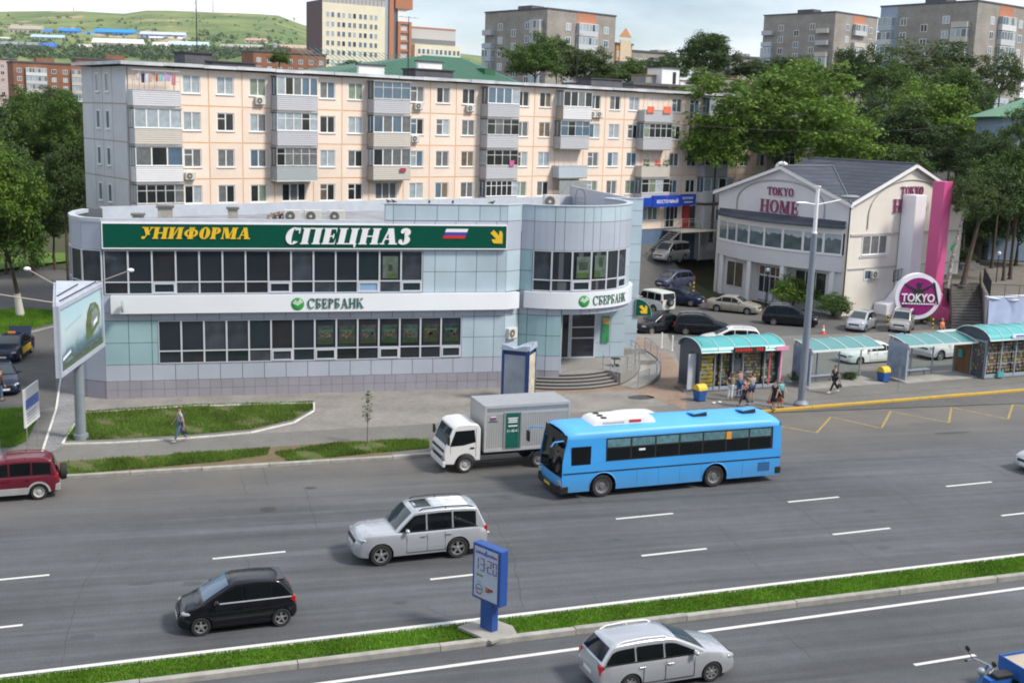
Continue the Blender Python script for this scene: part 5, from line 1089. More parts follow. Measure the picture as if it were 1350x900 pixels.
for pts in ([(-o, -o, zl),(HR / 2,-o, ZR + .12),(HR / 2,11.3, ZR + .12),(-o, HL + o, zl),(xi, yi, ZL + .1)], [(-o, HL + o, zl),(HR / 2,11.3, ZR + .12),(HR + o, HL + o, zl)], [(HR + o, -o, zl),(HR + o, HL + o, zl),(HR / 2,11.3, ZR + .12),(HR / 2,-o, ZR + .12)], [(-o, -o, zl),(xi, yi, ZL + .1),(-o, yi, ZL + .1)], [(-o, HL + o, zl),(-o, yi, ZL + .1),(xi, yi, ZL + .1)]):
 mr.poly(pts)
hp(mr, 'roof', M_SLATE)
rc = MB().tube((HR / 2,-o, ZR + .14),(HR / 2,11.3, ZR + .14),.10,.10,6).tube((-o, yi, ZL + .12),(xi, yi, ZL + .12),.10,.10,6).tube((-o, -o, zl + .03),(xi, yi, ZL + .12),.09,.09,6).tube((-o, HL + o, zl + .03),(xi, yi, ZL + .12),.09,.09,6); hp(rc, 'ridge_cap', pm('ridge_metal', (.10,.115,.14),.4, var=.1))
def barge(pts, out, nm='bargeboard'):
 m = MB()
 for a, b in zip(pts[:-1], pts[1:]): a, b = Vector(a), Vector(b); m.prism([a - Vector((0,0,.28)), b - Vector((0,0,.28)), b + Vector((0,0,.02)), a + Vector((0,0,.02))], out)
 hp(m, nm, M_PVC)
barge([(-o + .02,-o, zl - .02),(-o + .02, yi, ZL + .08),(-o + .02, HL + o, zl - .02)], (.08,0,0)); barge([(-o, -o + .02, zl - .02),(HR / 2,-o + .02, ZR + .1),(HR + o, -o + .02, zl - .02)], (0,.08,0))
sf = MB().poly([(-o, -o, zl - .3),(-o, HL / 2, ZL - .2),(0, HL / 2, ZL - .2),(0,-o, zl - .3)]).poly([(-o, HL + o, zl - .3),(0, HL + o, zl - .3),(0, HL / 2, ZL - .2),(-o, HL / 2, ZL - .2)]); hp(sf, 'soffit', M_HALLB)
# arched mouldings round the lettering
def arch(face, c, r, z0, rz_, t=.12):
 m = MB(); n = 20; P = [(c - r, z0 - 1.2)] + [(c - r * math.cos(PI * k / n), z0 + rz_ * math.sin(PI * k / n)) for k in range(n + 1)] + [(c + r, z0 - 1.2)]
 for a, b in zip(P[:-1], P[1:]):
  f = (lambda p: (-.06, p[0], p[1])) if face == 'l' else (lambda p: (p[0], -.06, p[1]))
  m.tube(f(a), f(b), t * .5, t * .5,5)
 hp(m, 'arch_moulding', M_MOULD)
arch('l', 7.9,5.2,9.0,2.1); arch('r', 8.0,5.6,8.6,3.0)
hp(MB().box(.31,-.10,6.85, HR, -.001,7.02).box(.31,-.08,3.98, HR, -.002,4.10), 'string_course', M_MOULD)
LX = (PI / 2,0,-PI / 2)
def tw_text(txt, h, w, loc, rot, S):
 serif(txt, h * 1.05, w * 1.02, M_WHT, hall, loc, rot, .05, S=S + .06, h=.14, e=.1); d = Vector((-.055,0,0)) if rot is LX else Vector((0,-.055,0)); serif(txt, h, w, M_MAG, hall, tuple(Vector(loc) + d + Vector((0,0,.03))), rot, .08, S=S, h=.09, e=.07)
tw_text('TOKYO', .72,3.1,(-.01,9.35,9.72), LX, .21); tw_text('HOME', 1.15,4.5,(-.01,10.1,8.15), LX, .21)
tw_text('TOKYO', .72,3.1,(6.45,-.01,10.25), RX, .21); tw_text('HOME', 1.15,4.6,(5.6,-.01,8.75), RX, .21)
# bowed front: canopy, window band, parapet band
C = curve_y(24)
def bow(z0, z1, mat, name, off=0.0, th=.2, mb=None):
 pts = [(x, y) for x, y in C][::-1]; return hp(wallstrip(pts, z0, z1, off, th), name, mat)
bow(3.75,5.12, M_HALLB, 'bowed_parapet', .0,.25); bow(5.12,5.2, M_PVC, 'sill', .08,.3); bow(7.06,7.5, M_PVC, 'window_head', .02,.25)
cn = MB(); r1 = [(x - .55 if 0 < k < 24 else x - .3, y, 7.56) for k, (x, y) in enumerate(C)]; r2 = [(-.02, y, 8.1) for x, y in C]; r0 = [(p[0], p[1], 7.46) for p in r1]; cn.grid([r0, r1, r2]); cn.grid([[(-.02, y, 7.45) for x, y in C], r0]); hp(cn, 'canopy', M_SLATE)
def cpt(t): 
 k = t * 24; i = min(23, int(k)); f = k - i; return (C[i][0] * (1 - f) + C[i + 1][0] * f, C[i][1] * (1 - f) + C[i + 1][1] * f)
WB = [0.01,.115,.235,.365,.50,.635,.765,.875,.99]
for a, b in zip(WB[:-1], WB[1:]):
 pa, pb = cpt(b), cpt(a); d = Vector((pb[0] - pa[0], pb[1] - pa[1])); L = d.length; f = .1; m = MB().box(0,-.05,0, f, .1,1.85).box(L - f, -.05,0, L, .1,1.85).box(f, -.05,0, L - f, .1, f).box(f, -.05,1.75, L - f, .1,1.85)
 w = m.build('window', M_PVC, hall, (pa[0], pa[1], 5.2)); w.rotation_euler = (0,0, math.atan2(d.y, d.x)); q = MB().poly([(f, .02, f),(L - f, .02, f),(L - f, .02,1.75),(f, .02,1.75)]).build('pane', pm('glass_hall', (.10,.135,.145),.05, var=.5, scale=.8), w)
 cu = MB(); n = 10; cu.grid([[(f + .02 + (L - 2 * f - .04) * i / n, .012 - .006 * (i % 2),1.74) for i in range(n + 1)], [(f + .02 + (L - 2 * f - .04) * i / n, .012 - .006 * (i % 2),1.74 - random.uniform(.3,.6)) for i in range(n + 1)]]); cu.build('curtain', pm('curtain_sheer', (.42,.48,.50),.8, var=.1), w)
hp(MB().poly([(x, y, 3.76) for x, y in C] + [(0,15.3,3.76),(0,.3,3.76)]), 'soffit', M_HALLB)
G = [(x * .35 + .15, y) for x, y in C]
hp(wallstrip(G[::-1], 0,3.74,0,.15), 'ground_floor_wall', M_HALLB)
for t in (.06,.36,.62,.94):
 x, y = cpt(t); hp(MB().box(x + .05, y - .22,0, x + .5, y + .22,3.74), 'pillar', M_PVC)
def gl(t0, t1, z0, z1, n, mat, nm='window', fr=M_PVC):
 P = lambda t: ((cpt(t)[0]) * .35 + .15, cpt(t)[1]); pa, pb = P(t1), P(t0); d = Vector((pb[0] - pa[0], pb[1] - pa[1])); L = d.length; m = MB(); f = .07
 for i in range(n + 1): x = (L - f) * i / n; m.box(x, -.08,0, x + f, -.0, z1 - z0)
 m.box(0,-.081,0, L, -.01, f).box(0,-.081, z1 - z0 - f, L, -.01, z1 - z0)
 w = m.build(nm, fr, hall, (pa[0], pa[1], z0)); w.rotation_euler = (0,0, math.atan2(d.y, d.x))
 for i in range(n): a, b = (L - f) * i / n + f, (L - f) * (i + 1) / n; MB().poly([(a, -.045, f),(b, -.045, f),(b, -.045, z1 - z0 - f),(a, -.045, z1 - z0 - f)]).build('pane', mat, w)
 return w
gl(.74,.90,.9,3.3,2, pm('glass_amber', (.10,.085,.06),.1, var=.3, scale=1)); gl(.42,.60,.1,2.5,4, GL[0], 'door', pm('door_white_lilac', (.62,.62,.70),.5)); gl(.42,.60,2.52,3.4,4, GL[4]); gl(.10,.32,.9,3.5,3, GL[0])
for t in (.44,.49,.535,.575): 
 x, y = cpt(t); hp(MB().box(x * .35 + .0, y - .28,.25, x * .35 + .06, y + .28,1.0), 'door_panel', pm('door_white_lilac', (.62,.62,.70),.5))
# right-hand wall
put_window(hall, 1.9,-.06,5.2,3.3,1.65, [1.1,2.2], RY)
hp(MB().box(1.7,-.10,4.98,5.4,-.0,5.12), 'sill', M_PVC); twin(hall, 'r', 3.6,3.0,2.2,.9, R=RY)
p_ = hall.matrix_basis @ Vector((3.9,-.02,2.95)); 
ac_unit(Vector(cb) + Matrix.Rotation(TA, 3, 'Z') @ Vector((3.7,-.08,3.15)), TA, 'wall air conditioner low on the right wall of the white hall', .9,.65,.3, None, True)
hp(MB().tube((-.03,-.05,.2),(-.03,-.05,9.5),.06), 'downpipe', M_DARK)
vp = thing('roof_pipe', 'bent white vent pipe on the roof behind the left gable', 'vent pipe', Vector(cb) + Matrix.Rotation(TA, 3, 'Z') @ Vector((5.4,13.5,10.1))); MB().path([(0,0,0),(0,0,1.9),(.15,-.1,2.2),(.5,-.3,2.3),(.8,-.45,2.1)], .2,9).build('pipe', M_PVC, vp, None, 60); MB().tube((0,0,-.1),(0,0,.15),.35,.25,10).build('collar', M_STEEL, vp)
# ------------------------------------------------- pylon sign with two columns and a round disc
M_PINK = pm('pylon_pink', (.60,.09,.26),.5, var=.05, scale=.6); M_PYW = pm('pylon_white', (.84,.84,.90),.5, var=.05, scale=.6)
pw, pk, pd = at(1192,411,0), at(1226,418,0), at(1205,428,0)
py = thing('pylon_sign', 'tall white and pink double column with a round magenta sign at its foot', 'sign', (pd.x, pd.y, 0),0)
def lp_(p): return Vector((p.x - pd.x, p.y - pd.y, 0))
hw_ = upz(pw, 1211,257); hk = upz(pk, 1241,239); fa = math.radians(20)
X = Matrix.Translation(lp_(pw)) @ Matrix.Rotation(fa, 4, 'Z'); m = MB(); m.X = X; m.box(-.75,-.7,0,.75,.7, hw_); m.prism([(-.751,-.69,0),(-3.4,-.69,0),(-3.4,-.69,.95),(-1.9,-.69,1.15),(-.751,-.69,2.2)], (0,1.38,0)); m.build('white_column', M_PYW, py, bevel=.04)
X = Matrix.Translation(lp_(pk)) @ Matrix.Rotation(fa, 4, 'Z'); m = MB(); m.X = X; m.box(-.58,-.58,0,.58,.58, hk); m.prism([(-.58,-.581,0),(-.58,-2.3,0),(-.58,-2.3,.95),(-.58,-1.5,1.15),(-.58,-.581,2.2)], (1.16,0,0)); m.build('pink_column', M_PINK, py, bevel=.04)
cz = upz(pd, 1208,390); rr = 1.9; da_ = math.radians(-14)
dk = MB().lathe([(0,-.32),(rr, -.32),(rr, .32),(0,.32)], axis='y', n=40).build('disc', M_PYW, py, (0,0, cz),50); dk.rotation_euler = (0,0, da_)
MB().lathe([(0,-.34),(rr * .82,-.34),(rr * .82,-.32)], axis='y', n=40).build('disc_face', pm('sign_magenta', (.28,.009,.165),.45, var=.04), dk)
sil = MB()                                                          # leaping figure with a blade
for pl in ([(-1.25,.95),(-1.2,1.08),(-.35,.65),(.3,.62),(1.12,1.02),(1.2,.9),(.45,.42),(.25,-.1),(-.3,-.1),(-.45,.42)], [(-.12,.66),(.12,.66),(.2,.95),(.42,1.2),(.1,1.08),(-.2,1.16)], [(-.3,-.1),(.25,-.1),(.5,-.45),(.2,-.65),(-.1,-.5),(-.75,-.6),(-1.3,-1.15),(-1.42,-1.05),(-.95,-.45)], [(1.1,1.25),(1.3,1.15),(1.75,-.6),(1.62,-.62)]):
 sil.prism([(x, -.345, z) for x, z in pl], (0,-.02,0))
sil.build('figure_silhouette', M_DARK, dk)
fl('TOKYO', .92, M_WHT, dk, (0,-.372,-.42), RX, .03, width=2.75, bold=.02); m = MB(); x = -1.32; RQ = random.Random(2)
while x < 1.3: w = RQ.uniform(.08,.2); m.box(x, -.39,-.66, x + w, -.372,-.53); x += w + .05
m.build('lettering_line', M_WHT, dk)
# ------------------------------------------------- terrace, stairs, retaining wall
M_STONE = pm('stone_dark', (.12,.115,.11),.9, var=.25, scale=1.2, bump=.4)
sl, sr = at(1253,438,0), at(1294,441,0); tl, tr_ = at(1252,374,2.9), at(1291,372,2.9)
tag(MB().poly([(61.0,91.9,2.9),(tl.x, tl.y, 2.9),(tr_.x, tr_.y, 2.9),(sr.x + .4, sr.y + .4,2.9),(sr.x + 40, sr.y + 4,2.9),(sr.x + 60,190,2.9),(70,190,2.9),(67.0,96,2.9),(63.2,92.9,2.9)]).build('terrace', pm('terrace_paving', (.15,.14,.12),.9, var=.2, scale=1)), kind='structure')
rw = thing('retaining_wall', 'grey concrete block wall holding the terrace beside the white hall', 'wall', (tl.x, tl.y, 0))
def rwall(a, b, h, p): 
 d = (b - a); n = max(2, int(d.length / 1.1)); u = d.normalized()
 for i in range(n):
  for j in range(int(h / .6)):
   q0, q1 = a.lerp(b, (i + .02) / n), a.lerp(b, (i + .98) / n); v = Vector((-u.y, u.x, 0)) * .35; off = random.uniform(-.015,.015)
   MB().prism([q0 - p.location + Vector((0,0, j * .6 + .02 - q0.z)), q1 - p.location + Vector((0,0, j * .6 + .02 - q1.z)), q1 - p.location + v + Vector((0,0, j * .6 + .02 - q1.z)), q0 - p.location + v + Vector((0,0, j * .6 + .02 - q0.z))], (0,0,.57)).build('block', M_CONC, p)
rwall(Vector((61.0,91.9,0)), Vector((tl.x - .1, tl.y + .1,0)),3.0, rw)
stp = thing('staircase', 'long dark flight of stone steps between the pink column and the draped wall', 'staircase', sl)
NS = 17
for k in range(NS):
 a, b, c, d = sl.lerp(tl, k / NS), sr.lerp(tr_, k / NS), sr.lerp(tr_, (k + 1) / NS), sl.lerp(tl, (k + 1) / NS); z = 2.9 * (k + 1) / NS
 P = [Vector((p.x, p.y, 0)) - Vector((sl.x, sl.y, 0)) for p in (a, b, c, d)]; MB().prism([p + Vector((0,0, max(0, z - .4))) for p in P], (0,0, min(.4, z))).build('step', M_STONE, stp)
for a, b in ((sl, tl),(sr, tr_)):
 m = MB(); A = Vector((a.x - sl.x, a.y - sl.y, .95)); B = Vector((b.x - sl.x, b.y - sl.y, 3.85)); m.tube(A, B, .04,.04,6)
 for k in range(8): p = A.lerp(B, k / 7); m.tube(p, p - Vector((0,0,.95)),.025,.025,5)
 m.tube(A.lerp(B, .0) - Vector((0,0,.45)), B - Vector((0,0,.45)),.02,.02,5); m.build('handrail', M_DARK, stp)
s2 = thing('staircase', 'upper stone steps climbing from the terrace under the dark trees', 'staircase', (tl.x + 2, tl.y + 6,2.9),.35)
for k in range(8): MB().box(-1, k * .45,0,9, k * .45 + .5,.17 * (k + 1)).build('step', M_STONE, s2)
we = sr + Vector((30,3.4,0)); w2 = thing('retaining_wall', 'pale plastered retaining wall behind the right-hand kiosk', 'wall', sr); dv = tr_ - sr; dv.z = 0; MB().prism([Vector((.35,0,0)), Vector((30,3.4,0)), Vector((30,3.8,0)), Vector((.6,.4,0))], (0,0,2.85)).prism([Vector((.35,.05,0)), Vector((.6,.42,0)), dv + Vector((.6,0,0)), dv + Vector((.3,0,0))], (0,0,2.84)).build('wall', pm('plaster_pale', (.50,.50,.54),.85, var=.12, scale=.6), w2)
MB().prism([Vector((.3,-.05,2.85)), Vector((30,3.35,2.85)), Vector((30,3.6,2.85)), Vector((.3,.2,2.85))], (0,0,.12)).build('coping', M_PYW, w2)
tp = thing('tarpaulin', 'pale blue tarpaulin draped over the wall right of the dark steps', 'tarpaulin', sr); m = MB(); rows = []
for j in range(9):
 rows.append([(.25 + 5.4 * i / 22,-.12 + 5.4 * i / 22 * .113 - .10 * math.sin(i * .9 + j * .35) * (.3 + j / 9) - .12 * j / 8,2.98 - (.55 * math.exp(-((i - 9) / 5.0) ** 2) if j == 0 else 0) * 0 - j / 8 * (2.9 - .25 * math.sin(i * .5))) for i in range(23)])
m.grid(rows); m.build('sheet', pm('tarp_blue', (.36,.43,.62),.55, var=.1, scale=1.5), tp, None, 180)
m = MB(); m.grid([[(.25 + 5.4 * i / 22,-.2 + .6 * i / 22 - .12 * math.sin(i * .8),3.0 - .28 * math.sin(PI * i / 22)) for i in range(23)], [(.25 + 5.4 * i / 22,.45 + .6 * i / 22,3.05) for i in range(23)]]); m.build('top_fold', pm('tarp_white', (.62,.64,.72),.6, var=.1, scale=1.5), tp, None, 180)
def fence_panel(a, b, h, label, solid=False, ornate=False):
 f = thing('metal_railing', label, 'railing', a); d = Vector(b) - Vector(a); n = max(2, int(d.length / (.14 if not solid else .09))); m = MB(); m.tube((0,0, h), d + Vector((0,0, h)),.03,.03,5).tube((0,0,.12), d + Vector((0,0,.12)),.025,.025,5); m.build('rail', M_DARK, f); m = MB()
 for i in range(n + 1): p = d * (i / n); m.tube(p + Vector((0,0,.0)), p + Vector((0,0, h)),.012 if i % 8 else .035, None, 4)
 m.build('bars', M_DARK, f); return f
b0 = at(1296,372,3.0); fence_panel(b0, at(1305,391,3.0),1.25, 'dark solid-looking railing along the terrace edge by the steps', True); fence_panel(at(1305,391,3.0), at(1362,393,3.0),1.0, 'dark ornate railing along the terrace above the tarpaulin'); fence_panel(at(1177,372,2.9), at(1200,366,2.9),1.0, 'dark railing on the terrace beside the white column'); 
tg = thing('timber_shelter', 'pale wall and dark roof of a low building on the terrace under the trees', 'building', at(1262,330,3.6)); MB().box(0,2,-.8,16,8,3.2).build('wall', M_HALL, tg); MB().prism([(-.6,1.2,3.2),(16.6,1.2,3.2),(16.6,8.6,4.0),(-.6,8.6,4.0)], (0,0,.15)).build('roof', M_TARW, tg); MB().box(5,1.94,0,8,1.99,1.8).build('window', GL[0], tg)
# lamps by the hall, cones, bollards
def globe_lamp(px, pyb, pyt, label):
 b = at(px, pyb, hgt(*at(px, pyb, 0)[:2])); h = upz(b, px, pyt) - b.z; o = thing('globe_lamp', label, 'lamp post', b); MB().tube((0,0,0),(0,0, h),.06,.045,7).tube((0,0,0),(0,0,.25),.12,.09,7).build('pole', M_DARK, o); MB().ell((0,0, h + .16),(.2,.2,.2),12,8).build('globe', pm('globe_white', (.82,.82,.80),.25), o, None, 180)
globe_lamp(958,383,351, 'slim black lamp with a white globe at the left corner of the hall'); globe_lamp(1009,404,358, 'slim black lamp with a white globe before the hall doors'); q = at(1313,372,3.0); o = thing('globe_lamp', 'slim black lamp with a white globe on the terrace above the tarpaulin', 'lamp post', q); MB().tube((0,0,0),(0,0,2.4),.05,.04,7).build('pole', M_DARK, o); MB().ell((0,0,2.55),(.17,.17,.17),12,8).build('globe', MATS['globe_white'], o, None, 180)
def cone(px, pyy, label, z=.04):
 p = at(px, pyy, z); o = thing('traffic_cone', label, 'traffic cone', p); MB().box(-.2,-.2,0,.2,.2,.04).lathe([(.16,.04),(.03,.72),(0,.73)], n=12).build('body', pm('cone_orange', (.75,.12,.03),.5), o); MB().lathe([(.122,.24),(.085,.46)], n=12).lathe([(.066,.56),(.05,.66)], n=12).build('stripe', M_WHT, o)
cone(1085,440, 'orange and white traffic cone in front of the black estate car')
for px, py_, l in ((914,384, 'yellow and black striped bollard on the climbing drive'),(1170,428, 'yellow and black striped bollard left of the round sign'),(1229,433, 'yellow and black striped bollard before the pink column')):
 p = at(px, py_, hgt(*at(px, py_, 0)[:2]) + .03); o = thing('striped_bollard', l, 'bollard', p); m1, m2 = MB(), MB()
 for k in range(5): (m1 if k % 2 == 0 else m2).tube((0,0, k * .17),(0,0, k * .17 + .169),.07,.07,9)
 m1.build('yellow_band', M_YEL, o); m2.build('black_band', M_DARK, o)
for px, py_, l in ((872,458, 'white steel bollard post nearest the ramp rail'),(886,462, 'white steel bollard post, the right one of two by the ramp')):
 p = at(px, py_, .13); MB().tube((0,0,0),(0,0,1.05),.05,.05,9).lathe([(.05,1.05),(.03,1.09),(0,1.1)], n=9).lathe([(.09,0),(.09,.03),(.05,.04)], n=9).build('bollard', M_WHT, None, p)['label'] = l
for ob in COL.objects:
 if ob.name.startswith('bollard') and ob.parent is None: tag(ob, None, 'bollard')
# ------------------------------------------------- kiosks and bus shelters
M_TURQ = pm('polycarbonate_turquoise', (.07,.37,.385),.35, var=.05, scale=.8); M_KFR = pm('kiosk_frame', (.30,.35,.42),.45, var=.05); M_KDK = pm('kiosk_dark', (.06,.075,.10),.4, var=.1); M_RIB = pm('roof_rib', (.50,.62,.62),.4)
GOODS = [pm('goods_%d' % i, c, .5, var=.35, scale=9) for i, c in enumerate([(.36,.30,.06),(.22,.08,.06),(.11,.17,.10),(.32,.31,.28),(.12,.13,.19),(.22,.15,.09),(.08,.08,.07),(.26,.23,.16)])]
def goods(parent, x0, z0, x1, z1, y, seed, pal=None, cw=.14, ch=.17):
 R = random.Random(seed); m = MB(); pal = pal or list(range(8)); z = z0
 while z < z1 - ch * .6:
  x = x0
  while x < x1 - cw * .5:
   w = cw * R.uniform(.7,1.2); m.mat(R.choice(pal)).box(x, y - .05 - R.uniform(0,.03), z + .01, min(x + w - .012, x1), y, min(z1, z + ch * R.uniform(.7,.95))); x += w
  z += ch
 o = m.build('goods', GOODS, parent); return tag(o, kind='stuff')
def vault(o, L, D, ze, zt, n=10, x0=0.0, yf=-.35, yb=None, nsp=5, mat=M_TURQ):
 yb = D if yb is None else yb; P = []
 for k in range(n + 1):
  a = PI * k / n; P.append((yf + (yb - yf) * (1 - math.cos(a)) / 2, ze + (zt - ze) * math.sin(a)))
 for i in range(nsp):
  a, b = x0 + L * i / nsp + .03, x0 + L * (i + 1) / nsp - .03; m = MB(); m.grid([[(a, y, z) for y, z in P], [(b, y, z) for y, z in P]]); m.grid([[(b, y, z - .03) for y, z in P], [(a, y, z - .03) for y, z in P]]); m.build('roof_panel', mat, o, None, 180)
 m = MB()
 for i in range(nsp + 1): x = x0 + L * i / nsp; m.path([(x, y, z + .01) for y, z in P], .035,5)
 m.tube((x0, P[0][0], P[0][1]),(x0 + L, P[0][0], P[0][1]),.05,.05,5); m.build('roof_rib', M_RIB, o); return P
def kiosk(pl, pr, depth, ze, zt, label, z=.13):
 a, b = at(*pl, z), at(*pr, z); d = b - a; L = d.length; o = thing('street_kiosk', label, 'kiosk', a, math.atan2(d.y, d.x)); P = vault(o, L + .3, depth, ze, zt, x0=-.15)
 for x in (0, L - .06):
  MB().prism([(x, y, zz) for y, zz in P if y > -.2] + [(x, depth, .1),(x, 0,.1)], (.06,0,0)).build('end_wall', M_KDK, o)
 bx(0, depth - .06,.1, L, depth, ze).build('back_wall', M_KFR, o); bx(-.05,-.06,0, L + .05, depth, .1).build('base', M_CONCD, o); bx(.07,.5,.1, L - .07,.56, ze).build('shelf_back', M_KDK, o)
 return o, L
ko, KL = kiosk((921,517),(1025,511),2.6,2.45,3.1, 'turquoise-roofed street kiosk with a red display and customers in front')
secs = [(.0,.92, [0,0,0,3]),(.97,1.35, None),(1.4,2.15, None),(2.2,2.85, [6,7]),(2.9,4.35, None),(4.4, KL, [3,2,6])]
for i, (a, b, pal) in enumerate(secs):
 b = min(b, KL - .05); bx(a, -.03,.1, a + .05,.05,2.45).build('post', M_KFR, ko); goods(ko, a + .07,.35, b - .02,2.3,.35 if i != 0 else .06, i, pal, .15 if i else .2,.2 if i else .24)
 MB().box(a + .05,.0,.1, b, .03,.3).build('plinth_panel', M_KFR, ko)
bx(KL - .06,-.03,.1, KL, .05,2.45).build('post', M_KFR, ko); bx(0,-.04,2.36, KL, .06,2.45).build('lintel', M_KFR, ko)
bx(2.3,-.03,1.15,2.75,.0,1.95).build('serving_hatch', M_KDK, ko)
bx(KL - .75,-.05,.3, KL - .65,.0,2.3).build('red_strip', pm('strip_red', (.55,.10,.10),.5), ko); bx(KL + .02,-.1,.4, KL + .12,-.02,2.5).build('pink_strip', pm('strip_pink', (.75,.30,.45),.5), ko); bx(KL - .55,-.42,2.42, KL + .35,-.36,2.68).build('pink_sign', pm('strip_pink', (.75,.30,.45),.5), ko)
led = bx(1.95,-.5,2.42,4.1,-.4,2.72).build('display_board', M_DARK, ko); m = MB(); RQ = random.Random(5)
for (x, e) in ((2.05,3.15),(3.5,4.0)):
 while x < e:
  w = .085; m.box(x, -.512,2.48, x + .02,-.501,2.66).box(x + w - .02,-.512,2.48, x + w, -.501,2.66)
  for zz in (2.48,2.56,2.64):
   if RQ.random() < .5: m.box(x + .021,-.512, zz, x + w - .021,-.501, zz + .02)
  x += .17
m.build('display_segments', pm('led_red', (.9,.03,.02),.4, var=0, emit=.35), led)
dr = bx(-.62,.35,.15,-.02,.40,2.3).build('open_door', pm('door_pale_grey', (.50,.54,.60),.5), ko); dr.rotation_euler = (0,0,.25); bx(-.02,.3,.15,.0,1.2,2.3).build('doorway', M_DARK, ko); bx(-.9,.2,-.02,-.05,1.4,.12).build('door_step', M_STONE, ko)
kb, KB = kiosk((1297,500),(1372,494),2.7,2.6,3.3, 'turquoise-roofed magazine kiosk at the right edge with full glass displays')
for i in range(4):
 a, b = i * KB / 4,(i + 1) * KB / 4; bx(a, -.03,.1, a + .07,.05,2.6).build('post', M_KFR, kb); goods(kb, a + .09,.35, b - .02,2.45,.35,20 + i, None, .13,.22); MB().box(a + .07,.0,.1, b, .03,.32).build('plinth_panel', M_KFR, kb)
 for zz in (1.0,1.7): bx(a + .07,.0, zz, b, .02, zz + .03).build('glazing_bar', M_KFR, kb)
m = MB().box(-.03,.05,.1,-.005,.12,2.55).box(-.03,1.2,.1,-.005,1.27,2.55).box(-.03,.12,2.4,-.005,1.2,2.5); m.build('side_frame', M_KFR, kb); bx(-.04,1.35,.1,-.005,2.65,2.55).build('timber_panel', pm('timber_brown', (.22,.11,.05),.7, var=.2, scale=3), kb); bx(-.2,1.9,1.1,-.045,2.2,1.6).build('turquoise_box', M_TURQ, kb)
bx(1.7,-.42,2.72,2.9,-.36,2.95).build('roof_sign', M_PYW, kb); bx(1.95,-.425,2.78,2.8,-.42,2.88).build('lettering', pm('text_blue', (.06,.10,.40),.5), kb); bx(1.0,-.2,.12,1.5,-.05,.45).build('turquoise_box', M_TURQ, kb)
m = MB(); RQ = random.Random(9)
for k in range(40): y, z = RQ.uniform(.15,1.1), RQ.uniform(.4,2.2); m.mat(RQ.randrange(8)).box(-.02, y, z, -.006, y + .12, z + .16)
tag(m.build('goods', GOODS, kb), kind='stuff')
def shelter(pl, pr, label, panel_px=None, z=.13, np_=3, panelcol=None):
 a, b = at(*pl, z), at(*pr, z); d = b - a; L = d.length; o = thing('bus_shelter', label, 'bus shelter', a, math.atan2(d.y, d.x))
 n = 6; P = [(-.55 + 1.9 * k / n, 2.35 + .38 * math.sin(PI * .5 * k / n)) for k in range(n + 1)]
 for i in range(4):
  x0, x1 = -.1 + (L + .2) * i / 4 + .02,-.1 + (L + .2) * (i + 1) / 4 - .02; m = MB(); m.grid([[(x0, y, zz) for y, zz in P], [(x1, y, zz) for y, zz in P]]); m.grid([[(x1, y, zz - .03) for y, zz in P], [(x0, y, zz - .03) for y, zz in P]]); m.build('roof_panel', pm('polycarbonate_dull', (.085,.255,.26),.35, var=.06), o, None, 180)
 m = MB()
 for i in range(5): x = -.1 + (L + .2) * i / 4; m.path([(x, y, zz + .015) for y, zz in P], .03,5)
 m.box(-.15,-.62,2.27, L + .15,-.52,2.38); m.build('roof_rib', pm('rib_white', (.68,.70,.70),.4), o)
 for i in range(np_ + 1): x = L * i / np_; MB().tube((x, 1.25,0),(x, 1.25,2.7),.05).tube((x, 1.25,2.6),(x, -.5,2.32),.035).build('post', M_KFR, o)
 gm = pm('shelter_glass', (.35,.42,.42),.08, var=0)
 if not gm.node_tree.nodes.get('mixg'):
  nn, ll = _nt(gm); b_ = nn['Principled BSDF']; t_ = nn.new('ShaderNodeBsdfTransparent'); t_.inputs[0].default_value = (.80,.88,.88,1); g_ = nn.new('ShaderNodeBsdfGlossy'); g_.inputs['Roughness'].default_value = .05; x_ = nn.new('ShaderNodeMixShader'); x_.name = 'mixg'; fr = nn.new('ShaderNodeFresnel'); ll.new(fr.outputs[0], x_.inputs[0]); ll.new(t_.outputs[0], x_.inputs[1]); ll.new(g_.outputs[0], x_.inputs[2]); ll.new(x_.outputs[0], nn['Material Output'].inputs[0])
 for i in range(np_): MB().poly([(L * i / np_ + .06,1.25,.35),(L * (i + 1) / np_ - .06,1.25,.35),(L * (i + 1) / np_ - .06,1.25,2.3),(L * i / np_ + .06,1.25,2.3)]).build('glass_pane', gm, o)
 bx(.3,.75,.42, L * .55,1.1,.47).build('bench_seat', M_PYW, o); MB().box(.5,.85,0,.56,1.0,.42).box(L * .5,.85,0, L * .5 + .06,1.0,.42).build('bench_leg', M_KFR, o)
 bx(-.3,-.75,-.03, L + .4,1.6,.05).build('base_slab', M_CONC, o); pn = bx(-.16,-.5,.15,-.04,1.25,2.5).build('side_panel', M_KFR, o); bx(-.17,-.4,.4,-.16,1.15,2.3).build('advert', pm('advert_blue', (.22,.28,.38),.4, var=.3, scale=1.5), pn); bx(-.04,-.4,.4,-.03,1.15,2.3).build('advert', pm('advert_blue2', (.26,.30,.38),.4, var=.3, scale=1.5), pn)
 return o
shelter((1062,510),(1150,503), 'bus shelter behind the street lamp, the left one of the two turquoise shelters'); shelter((1188,502),(1274,495), 'bus shelter with a poster panel, next to the right-edge kiosk')
